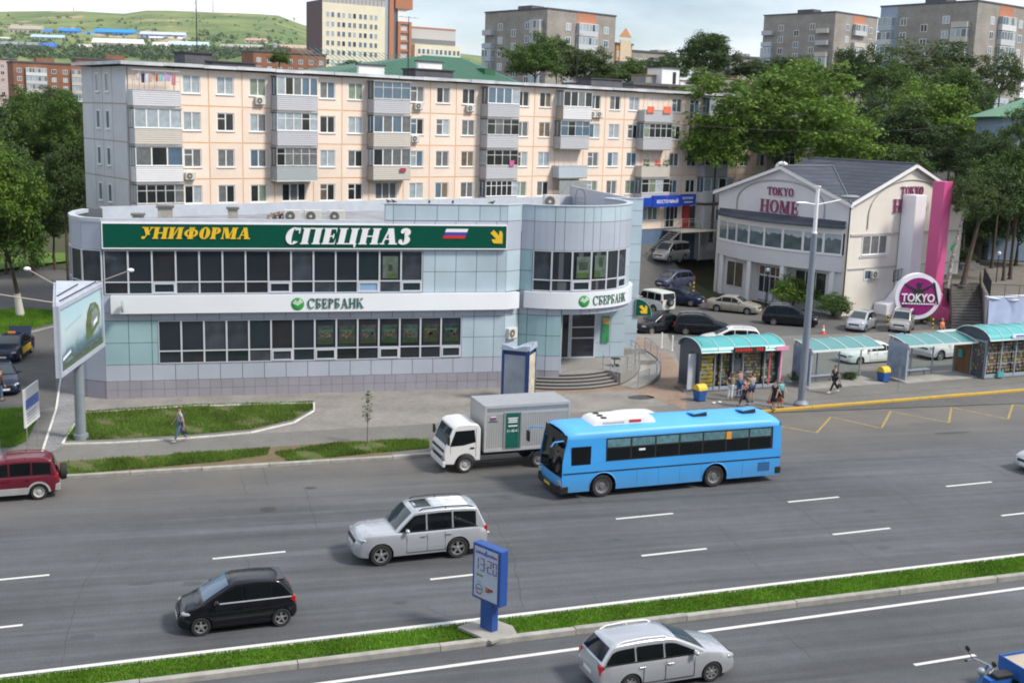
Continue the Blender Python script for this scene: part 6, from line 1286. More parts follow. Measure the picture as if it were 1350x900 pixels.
pp = at(1180,495,.13); o = thing('advert_panel', 'tall framed poster panel standing at the left end of the right bus shelter', 'advert panel', pp, math.radians(-55)); MB().box(-.05,-.6,.1,.05,.6,2.75).build('frame', M_KFR, o); bx(-.06,-.5,.4,-.051,.5,2.5).build('poster', pm('poster_pale_blue', (.38,.44,.56),.4, var=.15, scale=2), o); bx(-.055,-.62,2.1,.055,.62,2.76).build('header', pm('header_blue', (.20,.27,.40),.4), o)
pp = at(1184,515,.13); o = thing('sign_post', 'thin grey post standing at the kerb side of the right bus shelter', 'post', pp); MB().tube((0,0,0),(0,0,1.5),.03).build('post', M_STEEL, o); MB().tube((0,0,0),(0,0,.04),.1).build('foot', M_STEEL, o)
def bin_(px, pyy, label):
 p = at(px, pyy, .13); o = thing('litter_bin', label, 'litter bin', p, .3); MB().prism([(-.25,-.25,.0),(.25,-.25,0),(.25,.25,0),(-.25,.25,0)], (0,0,.05)).build('foot', M_DARK, o); m = MB(); a = [(-.24,-.24,.05),(.24,-.24,.05),(.24,.24,.05),(-.24,.24,.05)]; b = [(-.3,-.3,.65),(.3,-.3,.65),(.3,.3,.65),(-.3,.3,.65)]; A = [m.av(q) for q in a]; B = [m.av(q) for q in b]
 for k in range(4): m.face((A[k], A[(k + 1) % 4], B[(k + 1) % 4], B[k]))
 m.face(A[::-1]); m.face(B); m.build('body', pm('bin_blue', (.02,.10,.36),.5, var=.1), o, bevel=.015)
 m = MB(); n = 8; P = [(-.31 * math.cos(PI * k / n),.66 + .34 * math.sin(PI * k / n)) for k in range(n + 1)]; m.grid([[(-.31, y, z) for y, z in P], [(.31, y, z) for y, z in P]]); m.poly([(-.31, y, z) for y, z in P]); m.poly([(.31, y, z) for y, z in P][::-1]); m.build('lid', pm('bin_yellow', (.72,.48,.03),.5, var=.08), o, None, 40); bx(.312,-.17,.68,.32,.17,.88).build('opening', M_DARK, o)
bin_(922,528, 'blue litter bin with a yellow lid beside the left kiosk'); bin_(1164,503, 'blue litter bin with a yellow lid between the two bus shelters')
p = at(811,498,.15); o = thing('litter_bin', 'small dark bin on a post at the foot of the entrance steps', 'litter bin', p); MB().lathe([(.0,.25),(.2,.25),(.23,.85),(.2,.85),(.18,.35)], n=14).build('basket', pm('bin_dark_green', (.03,.07,.06),.5), o); MB().tube((0,.25,0),(0,.25,1.25),.03).box(-.24,-.2,1.2,.24,.28,1.25).build('stand', M_DARK, o); bx(-.1,-.24,.45,.1,-.225,.65).build('sticker', pm('sticker_teal', (.05,.35,.25),.5), o)
# ------------------------------------------------- street lamp, billboard, advert pillar, clock sign
b = at(1056,534,.13); lampo = thing('street_lamp', 'tall grey street lamp with a thinner white top and double arm', 'street lamp', b); H = upz(b, 1080,247) - b.z; Hm = upz(b, 1075,308) - b.z
MB().lathe([(.42,0),(.42,.12),(.26,.3),(.22,.32),(.20, Hm * .5),(.17, Hm)], n=16).build('pole', pm('lamp_grey', (.22,.245,.30),.5, metal=.1, var=.06), lampo, None, 40); MB().lathe([(.15, Hm),(.15, Hm + .06),(.11, Hm + .1),(.10, H),(.16, H + .01),(.16, H + .08),(0, H + .08)], n=12).build('upper_pole', M_WHT, lampo, None, 40)
ha = upz(b, 1078,270) - b.z; m = MB().tube((0,0, ha),(-.8,-.1, ha + .1),.04).tube((0,0, ha),(1.9,.1, ha + .35),.035); m.build('arm', M_WHT, lampo); MB().ell((-.95,-.1, ha + .1),(.42,.16,.07)).build('lamp_head', M_PYW, lampo, None, 60); MB().ell((2.1,.1, ha + .45),(.62,.22,.12)).build('lamp_head', pm('lamp_head_grey', (.22,.24,.26),.5), lampo, None, 60)
MB().box(-.1,-.235,.9,.1,-.19,1.5).build('access_hatch', pm('lamp_grey', (.36,.38,.42)), lampo)
pb_ = at(107,578,.13); bb = thing('billboard', 'three-sided prism billboard on a round post with a pale landscape poster', 'billboard', pb_)
def bbp(px, py_, q): return upz(q, px, py_)
na, fb = Vector((-.42,-3.9,0)), Vector((.85,3.4,0)); 
wa, wb = pb_ + na, pb_ + fb
def onv(px, q): return q
z0a, z1a = upz(wa, 78,497) - pb_.z, upz(wa, 71,405) - pb_.z; z0, z1 = 3.85,7.05
bk_ = Vector((-1.25,3.6,0)); tri = [na, fb, bk_]; M_BBF = pm('billboard_frame', (.44,.49,.58),.45, metal=.1, var=.08)
MB().tube((0,0,-.05),(0,0, z0 + .3),.24,.24,16).tube((0,0,-.05),(0,0,.25),.34,.34,16).build('post', pm('post_grey', (.22,.26,.29),.5, var=.08), bb, None, 40)
MB().prism([p * .97 + Vector((0,0, z0 + .1)) for p in tri], (0,0, z1 - z0 - .2)).build('core', M_DARK, bb)
MB().prism([p * 1.0 + Vector((0,0, z1 - .02)) for p in tri], (0,0,.1)).build('top_plate', pm('top_plate_grey', (.42,.46,.53),.5, var=.15, scale=2), bb)
def face_frame(a, b, nm='face_frame'):
 d = (b - a).normalized(); n = Vector((d.y, -d.x, 0)) * .12; m = MB()
 for (s0, s1, za, zb) in ((0,.22, z0, z1),(1,-.22, z0, z1)):
  p = a if s0 == 0 else b; q = p + d * s1; m.prism([p + Vector((0,0, za)), q + Vector((0,0, za)), q + n + Vector((0,0, za)), p + n + Vector((0,0, za))], (0,0, zb - za))
 for za, zb in ((z0, z0 + .2),(z1 - .2, z1)): m.prism([a + d * .221 + Vector((0,0, za)), b - d * .221 + Vector((0,0, za)), b - d * .221 + n + Vector((0,0, za)), a + d * .221 + n + Vector((0,0, za))], (0,0, zb - za))
 return m.build(nm, M_BBF, bb)
for i in range(3): face_frame(tri[i], tri[(i + 1) % 3])
# printed face made of upright slats
m_bb = bpy.data.materials.new('billboard_print'); m_bb.use_nodes = True; n_, l_ = _nt(m_bb); tcx = n_.new('ShaderNodeTexCoord'); sx = n_.new('ShaderNodeSeparateXYZ'); l_.new(tcx.outputs['Object'], sx.inputs[0]); cr = n_.new('ShaderNodeValToRGB'); mr_ = n_.new('ShaderNodeMapRange'); mr_.inputs[1].default_value = z0; mr_.inputs[2].default_value = z1; nzz = n_.new('ShaderNodeTexNoise'); nzz.inputs['Scale'].default_value = .8; nzz.inputs['Detail'].default_value = 5; l_.new(tcx.outputs['Object'], nzz.inputs['Vector']); ma = n_.new('ShaderNodeMath'); ma.operation = 'MULTIPLY_ADD'; ma.inputs[1].default_value = .35; l_.new(nzz.outputs['Fac'], ma.inputs[0]); l_.new(sx.outputs[2], mr_.inputs[0]); ma2 = n_.new('ShaderNodeMath'); ma2.operation = 'ADD'; ma2.inputs[1].default_value = -.17; l_.new(mr_.outputs[0], ma.inputs[2]); l_.new(ma.outputs[0], ma2.inputs[0]); l_.new(ma2.outputs[0], cr.inputs[0])
e = cr.color_ramp.elements; e[0].position = .02; e[0].color = (.10,.17,.18,1); e[1].position = 1; e[1].color = (.42,.62,.70,1)
for pos, col in ((.16,(.20,.30,.30)),(.20,(.07,.12,.13)),(.30,(.13,.22,.27)),(.38,(.36,.49,.55)),(.6,(.55,.68,.72)),(.8,(.45,.66,.74))): q = e.new(pos); q.color = (*col, 1)
l_.new(cr.outputs[0], n_['Principled BSDF'].inputs['Base Color']); n_['Principled BSDF'].inputs['Roughness'].default_value = .45
d_ = (fb - na).normalized(); nn_ = Vector((d_.y, -d_.x, 0)); W_ = (fb - na).length - .46; NSL = 46
for k in range(NSL):
 p = na + d_ * (.23 + W_ * (k + .03) / NSL) + nn_ * .04; q = na + d_ * (.23 + W_ * (k + .97) / NSL) + nn_ * .04
 MB().poly([p + Vector((0,0, z0 + .2)), q + Vector((0,0, z0 + .2)), q + Vector((0,0, z1 - .2)), p + Vector((0,0, z1 - .2))]).build('slat', m_bb, bb)
def onface(u, v, o_=.05): return na + d_ * (.23 + W_ * u) + nn_ * o_ + Vector((0,0, z0 + .2 + (z1 - z0 - .4) * v))
car_print = MB()
for i, (pl, ) in enumerate((([(.60,.28),(.66,.22),(.80,.30),(.93,.40),(.96,.55),(.93,.70),(.85,.80),(.72,.82),(.64,.70),(.60,.5)],),([(.74,.36),(.90,.45),(.92,.62),(.84,.70),(.74,.64),(.72,.5)],),([(.78,.40),(.88,.46),(.88,.54),(.78,.48)],),([(.70,.70),(.80,.74),(.78,.79),(.70,.77)],),([(.0,.0),(1,.0),(1,.13),(.0,.10)],),([(.04,.16),(.22,.22),(.22,.27),(.04,.21)],),([(.12,.62),(.50,.72),(.50,.74),(.12,.64)],))):
 car_print.mat([0,1,2,1,3,2,4][i]).poly([onface(u, v, .05 + .004 * i) for u, v in pl])
car_print.build('poster_print', [pm('print_olive', (.12,.17,.06),.5, var=.4, scale=2), pm('print_steel', (.24,.28,.27),.5, var=.4, scale=2), M_PYW, pm('print_reed', (.10,.14,.09),.5, var=.5, scale=5), pm('print_pale', (.36,.52,.58),.5)], bb)
for a, e_ in ((na * .9, na + Vector((-3.0,-.4,.0))),(bk_ * .8 + na * .2, bk_ * .7 + Vector((-1.6,.5,0))),(fb * .8, fb + Vector((1.5,-1.0,0)))):
 A, E = a + Vector((0,0, z1 + .08)), e_ + Vector((0,0, z1 + .75)); MB().tube(A, E, .025).build('lamp_arm', pm('arm_tan', (.42,.36,.30),.6), bb); o_ = MB().ell(E, (.17,.12,.10)).build('floodlight', M_PYW, bb, None, 60)
m = MB().path([na * .8 + Vector((0,0, z1 + .12)), fb * .8 + Vector((0,0, z1 + .14))], .03); m.path([na * .5 + Vector((-.4,.3, z1 + .12)), fb * .6 + Vector((-.6,0, z1 + .12))], .03); m.build('cable', M_DARK, bb)
# small two-legged sign and grey pole at the left edge
p = at(44,594,.13); sgn2 = thing('banner_sign', 'small white banner sign with blue lettering on two thin legs', 'sign', p, math.radians(81)); MB().tube((-.8,0,0),(-.8,0,3.1),.03).tube((.8,0,0),(.8,0,3.1),.03).build('leg', M_STEEL, sgn2); MB().box(-1.05,-.05,1.35,1.05,.03,3.1).build('board', M_WHT, sgn2)
bx(-.95,-.06,2.15,.95,-.051,2.6).build('lettering', pm('text_blue2', (.10,.18,.55),.5, var=.5, scale=8), sgn2); m = MB()
for k in range(4): m.box(-.9,-.06,1.5 + .14 * k, .4 + .15 * (k % 2),-.051,1.55 + .14 * k)
m.build('lettering', pm('text_grey', (.4,.42,.45),.5), sgn2)
p = at(-4,607,.13); o = thing('grey_pole', 'plain grey pole standing at the left edge of the picture', 'pole', p); MB().lathe([(.3,0),(.3,.1),(.16,.2),(.15,4.4),(0,4.42)], n=14).build('pole', pm('lamp_grey', (.36,.38,.42)), o, None, 40); MB().tube((0,0,4.0),(0,0,4.1),.2,.2,12).build('collar', M_STEEL, o)
# triangular advert pillar behind the truck
p = at(684,528,.13); ap = thing('advert_pillar', 'blue triangular advertising pillar behind the truck box', 'advertising pillar', p, math.radians(-16)); tri2 = [Vector((-1.0,-.35,0)), Vector((.45,-.75,0)), Vector((.85,.75,0))]
M_APB = pm('pillar_blue', (.022,.055,.20),.4, var=.08); hz_ = 3.0
MB().prism([q * .94 for q in tri2], (0,0, hz_)).build('core', M_APB, ap)
for i, mt in enumerate((pm('pillar_poster_grey', (.25,.29,.35),.35, var=.25, scale=.9), pm('pillar_poster_cream', (.48,.44,.34),.4, var=.35, scale=2.2), M_APB)):
 a, b = tri2[i], tri2[(i + 1) % 3]; d = (b - a).normalized(); n = Vector((d.y, -d.x, 0)) * .03; L = (b - a).length
 if i < 2: MB().poly([a + d * .14 + n * 1.4, b - d * .14 + n * 1.4, b - d * .14 + n * 1.4 + Vector((0,0,2.75)), a + d * .14 + n * 1.4 + Vector((0,0,2.75))]).build('poster', mt, ap)
 MB().prism([a, a + d * .13, a + d * .13 + n * 2, a + n * 2], (0,0, hz_)).prism([b - d * .13, b, b + n * 2, b - d * .13 + n * 2], (0,0, hz_)).build('corner_post', M_APB, ap)
 cr_ = MB(); nseg = 8; P = [(L * k / nseg, .10 + .20 * abs(math.cos(PI * k / nseg))) for k in range(nseg + 1)]
 for (x0_, h0),(x1_, h1) in zip(P[:-1], P[1:]): cr_.prism([a + d * x0_ + n * 3 + Vector((0,0, hz_)), a + d * x1_ + n * 3 + Vector((0,0, hz_)), a + d * x1_ + n * 3 + Vector((0,0, hz_ + h1)), a + d * x0_ + n * 3 + Vector((0,0, hz_ + h0))], -n * 2.5)
 cr_.build('crown_trim', pm('pillar_trim', (.40,.46,.56),.4), ap)
MB().prism([q * 1.12 + Vector((0,0, hz_ + .05)) for q in tri2], (0,0,.06)).build('roof', pm('pillar_roof', (.36,.42,.52),.4), ap); MB().prism([q * 1.05 for q in tri2], (0,0,.12)).build('plinth', M_CONCD, ap)
# blue clock sign on the median
p = at(644,831,.12); ck = thing('clock_sign', 'blue framed street clock sign showing 13:20 on the median strip', 'clock sign', p, math.radians(-60)); M_CKB = pm('clock_blue', (.02,.075,.30),.4, var=.06)
sl_ = MB().prism([(-.75,-.62,-.02),(.72,-.55,-.02),(.80,.45,-.02),(.35,.72,-.02),(-.7,.6,-.02)], (0,0,.09)); sl_.build('base_slab', M_CONC, ck); MB().box(-.27,-.12,.07,.27,.14,1.02).build('post', M_CKB, ck, bevel=.01); MB().box(-.62,-.17,1.0,.62,.17,2.80).build('case', M_CKB, ck, bevel=.03)
MB().box(-.52,-.185,1.09,.52,-.171,2.71).build('face', pm('clock_face', (.44,.50,.62),.35, var=.03), ck)
seg = {'1': 'bc', '3': 'abgcd', '2': 'abged', '0': 'abcdef'}; m = MB()
def digit(ch, x, z, w=.17, h=.40, t=.022):
 y0, y1 = -.20,-.186; S = {'a': (x, z + h - t, x + w, z + h), 'd': (x, z, x + w, z + t), 'g': (x, z + h / 2 - t / 2, x + w, z + h / 2 + t / 2), 'f': (x, z + h / 2 + t, x + t, z + h - t * 1.3), 'e': (x, z + t * 1.3, x + t, z + h / 2 - t), 'b': (x + w - t, z + h / 2 + t, x + w, z + h - t * 1.3), 'c': (x + w - t, z + t * 1.3, x + w, z + h / 2 - t)}
 for s in seg[ch]: a = S[s]; m.box(a[0], y0, a[1], a[2], y1, a[3])
for ch, x in (('1', -.50),('3', -.24),('2', .07),('0', .31)): digit(ch, x, 1.98)
m.box(-.005,-.2,2.10,.02,-.186,2.13).box(-.005,-.2,2.22,.02,-.186,2.25); m.build('digit', pm('digit_purple', (.16,.07,.24),.5, var=0), ck)
m = MB(); RQ = random.Random(11)
for i in range(13):
 if i == 6: continue
 m.mat(0 if i % 3 else 1).box(-.46 + i * .073,-.195,2.50,-.46 + i * .073 + .055,-.186,2.50 + RQ.uniform(.06,.09))
m.mat(0).box(-.03,-.195,2.47,.03,-.186,2.66); m.build('lettering', [pm('text_blue3', (.05,.15,.50),.5), pm('text_red', (.50,.05,.08),.5)], ck)
m = MB()
for i in range(9): a = RQ.uniform(0,6); m.mat(i % 3).prism([(.10 + RQ.uniform(-.13,.22) + .05 * math.cos(a + k * 2.1),-.186,1.42 + RQ.uniform(-.06,.06) + .05 * math.sin(a + k * 2.1)) for k in range(3)], (0,-.008 - .001 * i, 0))
m.mat(1).prism([(-.42,-.186,1.78),(-.12,-.186,1.78),(-.12,-.186,1.84),(-.42,-.186,1.84)], (0,-.006,0)).mat(3).prism([(-.40,-.186,1.58),(-.18,-.186,1.58),(-.18,-.186,1.62),(-.40,-.186,1.62)], (0,-.006,0)); m.build('picture', [pm('pic_red', (.45,.03,.03),.5), pm('pic_green', (.14,.30,.10),.5), pm('pic_dark_red', (.28,.03,.04),.5), pm('pic_blue', (.2,.4,.65),.5)], ck)
rg = MB()
for k in range(18): a0, a1 = 2 * PI * k / 18,2 * PI * (k + 1) / 18; rg.prism([(-.28 + r * math.cos(a) * 1.05,-.186,1.36 + r * math.sin(a)) for r, a in ((.13, a0),(.16, a0),(.16, a1),(.13, a1))], (0,-.006,0))
rg.mat(1).box(-.38,-.194,1.33,-.18,-.186,1.38).box(-.40,-.194,1.19,-.16,-.186,1.225); rg.build('emblem', [pm('emblem_teal', (.05,.22,.30),.5), pm('text_red', (.50,.05,.08),.5)], ck)
# overhead wire
w0, w1 = far(880,163,84), far(1420,150,84); m = MB(); P = [w0.lerp(w1, k / 24) + Vector((0,0,-.9 * math.sin(PI * k / 24))) for k in range(25)]; m.path(P, .02,4); tag(m.build('overhead_wire', M_DARK), 'thin dark overhead wire crossing in front of the big trees', 'wire')
# ================================================================= TREES AND SHRUBS
LF = {'bright': leaf_mat('leaf_bright', (.080,.160,.018),(.160,.255,.036),.38), 'mid': leaf_mat('leaf_mid', (.050,.110,.017),(.095,.165,.030),.35), 'dark': leaf_mat('leaf_dark', (.032,.070,.014),(.062,.110,.024),.3), 'olive': leaf_mat('leaf_olive', (.055,.095,.025),(.10,.145,.042),.35)}
M_BARK = pm('bark', (.085,.065,.05),.95, var=.3, scale=6, bump=.5); M_BARKW = pm('bark_whitewashed', (.60,.58,.54),.9, var=.1); M_BIRCH = mottled('bark_birch', (.42,.40,.36),(.14,.12,.10),5)
def crown_mesh(seed, clumps=230, leaves=80, leaf=.034, droop=.0, ragged=.25, csize=.17):
 R = np.random.RandomState(seed); V = []; cen = []
 while len(cen) < clumps:
  d = R.normal(size=3); d /= np.linalg.norm(d); r = R.uniform(.25,1.0) ** .45; lump = 1 + ragged * math.sin(d[0] * 4.1 + seed) * math.cos(d[1] * 3.7 - seed * .7) + ragged * .6 * math.sin(d[2] * 5.3 + seed * 1.3 + d[0] * 3)
  if d[2] < -.55: continue
  if R.rand() < .12 and r > .7: continue
  cen.append(d * r * lump * np.array([1,1,.95]))
 for c in cen:
  cs = csize * R.uniform(.65,1.25); P = R.normal(size=(leaves, 3)) * .55; P *= (cs * np.array([1.15,1.15,.75])); P += c; P[:, 2] -= droop * np.abs(R.normal(size=leaves)) * cs
  N = R.normal(size=(leaves, 3)); N[:, 2] = np.abs(N[:, 2]) + .5; N += 1.2 * (P - c) / cs; N /= np.linalg.norm(N, axis=1)[:, None]
  T = np.cross(N, R.normal(size=(leaves, 3))); T /= np.linalg.norm(T, axis=1)[:, None]; B = np.cross(N, T); s = (leaf * R.uniform(.6,1.3, leaves))[:, None]
  V.append(np.stack([P - T * s, P + B * s * .6, P + T * s, P - B * s * .6], axis=1))
 V = np.concatenate(V).reshape(-1,3); n = len(V) // 4; me = bpy.data.meshes.new('crown'); me.vertices.add(len(V)); me.vertices.foreach_set('co', V.ravel()); me.loops.add(4 * n); me.loops.foreach_set('vertex_index', np.arange(4 * n)); me.polygons.add(n); me.polygons.foreach_set('loop_start', np.arange(n) * 4); me.update(calc_edges=True); me.materials.append(LF['mid']); return me
CM = {'round': [crown_mesh(s, 250,84,.034,0,.28,.15) for s in (1,2,3)], 'big': [crown_mesh(11,460,84,.027,.5,.30,.105)], 'open': [crown_mesh(s, 150,70,.034,.2,.35,.15) for s in (5,6)], 'shrub': [crown_mesh(9,110,60,.05,.0,.25,.2)]}
def tree(label, base, cz, rx, rz, kind='round', leafm='mid', ry=None, rot=None, trunk_r=None, bark=None, white=0.0, group=None, name='tree', cat='tree', lean=(0,0), seed=None):
 R = random.Random(seed if seed is not None else int(base[0] * 13 + base[1] * 7)); o = thing(name, label, cat, base, 0, group); h = cz; tr = trunk_r or max(.12, rx * .05)
 m = MB(); bk_ = bark or M_BARK; top = Vector((lean[0], lean[1], h - rz * .25)); pts = [Vector((0,0,-.1)), Vector((R.uniform(-.1,.1) + lean[0] * .2, R.uniform(-.1,.1) + lean[1] * .2, h * .3)), Vector((lean[0] * .6, lean[1] * .6, h - rz * .7)), top]
 m.tube(pts[0], pts[0] + Vector((0,0,.35)), tr * 1.5, tr * 1.05,9)
 for k in range(3): m.tube(pts[k] if k else pts[0] + Vector((0,0,.3)), pts[k + 1], tr * (1.05 - .25 * k), tr * (.8 - .25 * k),8)
 for k in range(9):
  a = 2 * PI * k / 9 + R.uniform(-.3,.3); st = pts[2].lerp(top, R.uniform(0,.9)); L = R.uniform(.55,.85); e = Vector((lean[0] + rx * L * math.cos(a), lean[1] + rx * L * math.sin(a), h + rz * R.uniform(-.3,.55))); md = st.lerp(e, .5) + Vector((0,0, rz * .08)); m.tube(st, md, tr * .42, tr * .26,6).tube(md, e, tr * .26, tr * .08,5)
  for q in range(2): f = md.lerp(e, R.uniform(.2,.7)); m.tube(f, f + Vector((R.uniform(-1,1), R.uniform(-1,1), R.uniform(.0,.9))) * rx * .28, tr * .14, tr * .04,4)
 t = m.build('trunk', bk_, o, None, 60)
 if white: MB().tube((0,0,0),(pts[1].x * white / (h * .3), pts[1].y * white / (h * .3), white), tr * 1.62, tr * 1.12,10).build('whitewash', M_BARKW, o, None, 60)
 me = R.choice(CM[kind]); c = link('crown', me, o, (lean[0], lean[1], h), rot if rot is not None else R.uniform(0,6.28)); c.scale = (rx, ry or rx, rz); c.material_slots[0].link = 'OBJECT'; c.material_slots[0].material = LF[leafm]; return o
def ptree(label, px, py, hw, hh, dist, kind='round', leafm='mid', ground=None, **kw):
 """tree whose crown is centred on pixel (px, py) at the given distance along the view, half sizes in pixels"""
 c = far(px, py, dist); g = hgt(c.x, c.y) if ground is None else ground; return tree(label, (c.x, c.y, g), c.z - g, hw * dist / F_PX * .95, hh * dist / F_PX * 1.0, kind, leafm, **kw)
# right of the apartment block
ptree('huge bright green tree spreading over the end of the peach block and the hall roof', 1028,165,128,78,122, 'big', 'bright', ground=4, trunk_r=.45, rot=.6)
ptree('tall tree in front of the peach block end, low left bough of the bright crown', 945,190,50,46,119, 'round', 'bright', ground=4)
ptree('dark tree behind the ridge of the hall, between bright crown and mid green crown', 1160,190,60,60,150, 'round', 'dark', ground=4)
ptree('mid green tree glowing in the centre of the trees above the hall', 1222,168,72,55,140, 'round', 'bright', ground=4)
ptree('low leafy tree right behind the hall gable', 1175,222,62,26,124, 'round', 'mid', ground=4); ptree('dark olive tree in front of the tallest tower', 1220,95,78,38,175, 'open', 'olive', ground=5, trunk_r=.4)
ptree('dark tree between the middle and the tallest tower', 1128,105,36,40,180, 'round', 'dark', ground=5); ptree('spindly tree with bare boughs before the tallest tower', 1320,105,36,34,170, 'open', 'olive', ground=5)
ptree('dark tree below the middle tower, left', 1062,100,34,22,200, 'round', 'dark', ground=5); ptree('wide olive tree crown at the left foot of the tallest tower', 1175,120,50,40,165, 'open', 'mid', ground=5)
ptree('big dark tree hanging over the terrace beside the pink column', 1300,225,44,50,116, 'round', 'dark', ground=3, lean=(.8,0), trunk_r=.3); ptree('large dark tree filling the right edge above the kiosk', 1345,245,50,62,104, 'round', 'mid', ground=3); ptree('dark tree in front of the light blue house', 1322,215,46,30,112, 'round', 'dark', ground=3); ptree('shady tree behind the terrace at the right edge', 1380,180,60,50,130, 'round', 'dark', ground=4)
ptree('shady dark green tree between the hall gable and the light blue house', 1262,212,40,34,128, 'round', 'dark', ground=4)
# behind the roof line
ptree('broad mid green tree before the left face of the roof-line tower', 706,82,40,32,150, 'round', 'mid', ground=4); ptree('mid green tree in front of the middle of the roof-line tower', 772,92,42,26,152, 'round', 'olive', ground=4); ptree('lower tree at the right foot of the roof-line tower', 828,98,34,18,156, 'round', 'mid', ground=4); ptree('loose tree at the corner of the roof-line tower', 735,68,22,20,158, 'open', 'mid', ground=4)
ptree('round dark treetop standing out on the skyline', 930,78,40,32,170, 'round', 'dark', ground=4); ptree('small crown on top of the dark skyline trees', 938,58,20,12,172, 'round', 'dark', ground=4); ptree('dark tree left of the round skyline treetop', 878,94,30,17,165, 'round', 'dark', ground=4); ptree('dark tree right of the round skyline treetop', 990,95,34,16,175, 'round', 'dark', ground=4); ptree('light green tree among the flat roofs under the round treetop', 928,106,26,14,135, 'round', 'bright', ground=4); ptree('dark tree on the skyline below the long brown block', 1032,92,26,16,190, 'round', 'dark', ground=4)
ptree('small green treetop peeping over the peach roof before the low red block', 368,78,14,10,130, 'round', 'mid', ground=0); ptree('small green treetop before the yellow office tower base', 462,88,16,8,134, 'round', 'mid', ground=0)
# left side
ptree('tall dark tree touching the left end of the peach block', 82,165,36,42,112, 'round', 'mid', ground=0); ptree('tall dark tree at the left edge behind the drive', 25,170,46,46,116, 'round', 'mid', ground=0); ptree('dark lower tree behind the drive beside the glazed corner', 85,250,36,48,104, 'round', 'dark', ground=0); ptree('dark tree behind the near left tree', 40,270,48,55,108, 'round', 'dark', ground=0); ptree('far left dark tree partly outside the picture', -30,220,60,80,105, 'round', 'dark', ground=0)
ptree('dark treetop below the red brick apartment block', 60,138,44,20,140, 'round', 'dark', ground=0)
wt = at(27,416,.15); hz0 = upz(wt, 20,295); tree('near tree with a whitewashed trunk on the left lawn, crown lit green', wt, hz0,2.9,4.9, 'round', 'mid', trunk_r=.2, white=1.7, lean=(-.7,-.4)); q = at(-14,425,.15); tree('light green tree at the left edge above the whitewashed trunk', q, upz(q, 0,262),3.0,4.2, 'round', 'bright', trunk_r=.2)
ptree('tall leafy tree by the drive, second from the left edge', 48,205,50,60,122, 'round', 'dark', ground=0); ptree('dense dark tree filling the gap left of the peach end wall', 92,205,34,44,118, 'round', 'dark', ground=0); ptree('shadowy tree low behind the drive at the left', 70,290,44,34,112, 'round', 'dark', ground=0); ptree('dark tree deep behind the left edge trees', 5,300,40,50,110, 'round', 'dark', ground=0)
ptree('olive tree crown right below the tallest tower corner', 1262,128,44,36,150, 'round', 'mid', ground=5); ptree('dark tree between the hall roof and the spindly tree', 1285,165,26,40,145, 'round', 'dark', ground=4); ptree('dark green tree under the mid green crown behind the hall', 1195,180,50,40,132, 'round', 'dark', ground=4)
ptree('dark leafy tree behind the terrace, low crown left of the lamp', 1292,285,46,46,118, 'round', 'dark', ground=3); ptree('dark leafy tree behind the terrace at the right edge, low crown', 1345,295,46,44,116, 'round', 'dark', ground=3); ptree('mid green tree over the light blue house corner', 1352,170,30,34,106, 'open', 'olive', ground=3)
for px, pyy, hw, l in ((1300,322,34, 'low dark shrubby tree at the back of the terrace, left of two'),(1350,326,34, 'low dark shrubby tree at the back of the terrace, right of two')): ptree(l, px, pyy, hw, 26,124, 'round', 'dark', ground=3)
for px, pyy, hw, l in ((1275,268,36, 'full dark crown just right of the pink column'),(1335,255,44, 'full dark crown above the right-edge kiosk, nearest the terrace rail')): ptree(l, px, pyy, hw, 46,103 if px > 1300 else 112, 'round', 'dark', ground=3)
# pale trunk on the terrace
q = at(1249,378,2.9); tree('pale-barked tree at the top of the dark steps', q, upz(q, 1278,262) - 2.9,1.9,2.2, 'open', 'olive', trunk_r=.2, bark=M_BIRCH, lean=(1.8,.6)); q = at(1270,374,3.0); tree('slanting dark trunked tree behind the terrace railing', q, upz(q, 1310,265) - 3,2.6,2.6, 'round', 'dark', trunk_r=.24, lean=(2.2,.9))
for px, py_, c, l in ((1240,325,(.03,.45,.10), 'bright green bag hanging on the pale trunk'),):
 q = at(1250 + (px - 1240),376,2.9); z = upz(q, px, py_); MB().ell((0,0,.3),(.2,.14,.3),10,7).tube((0,0,.58),(0,0,.9),.02).build('hanging_bag', pm('bag_%d' % px, c, .6), None, (q.x - .25, q.y - .45, z - .3),60)['label'] = l
for ob in COL.objects:
 if ob.name.startswith('hanging_bag') and ob.parent is None and 'category' not in ob: ob['category'] = 'bag'
def shrub(label, px, pyb, w, h, leafm, z=.05, dens='shrub'):
 b = at(px, pyb, z); o = thing('shrub', label, 'shrub', b); m = MB(); R = random.Random(px)
 for k in range(8): a = 2 * PI * k / 8; m.tube((0,0,0),(w * .5 * math.cos(a), w * .5 * math.sin(a), h * R.uniform(.5,.9)),.04,.012,5)
 m.build('stem', M_BARK, o); c = link('foliage', CM[dens][0], o, (0,0, h * .52), R.uniform(0,6)); c.scale = (w, w, h * .52); c.material_slots[0].link = 'OBJECT'; c.material_slots[0].material = LF[leafm]; return o
shrub('light green bush in front of the hall, left of the street lamp', 1043,408,1.75,2.9, 'bright'); shrub('small bush at the foot of the hall corner, right of the street lamp', 1098,418,1.45,2.0, 'mid'); shrub('little weedy bush behind the street lamp base', 1052,506,.5,.9, 'mid', .13); shrub('low bush under the left shelter bench', 1120,500,.5,.5, 'mid', .13); shrub('dark bush on the terrace behind the pale trunk', 1262,350,1.6,1.6, 'dark', 3.4); shrub('ivy-like bush by the pink column foot', 1215,425,.8,.8, 'mid')
q = at(484,584,.14); sp = thing('sapling', 'thin young sapling standing on the pavement edge', 'sapling', q); m = MB().tube((0,0,0),(.03,0,1.2),.022,.016,5).tube((.03,0,1.2),(0,.02,2.4),.016,.006,5); R = random.Random(4)
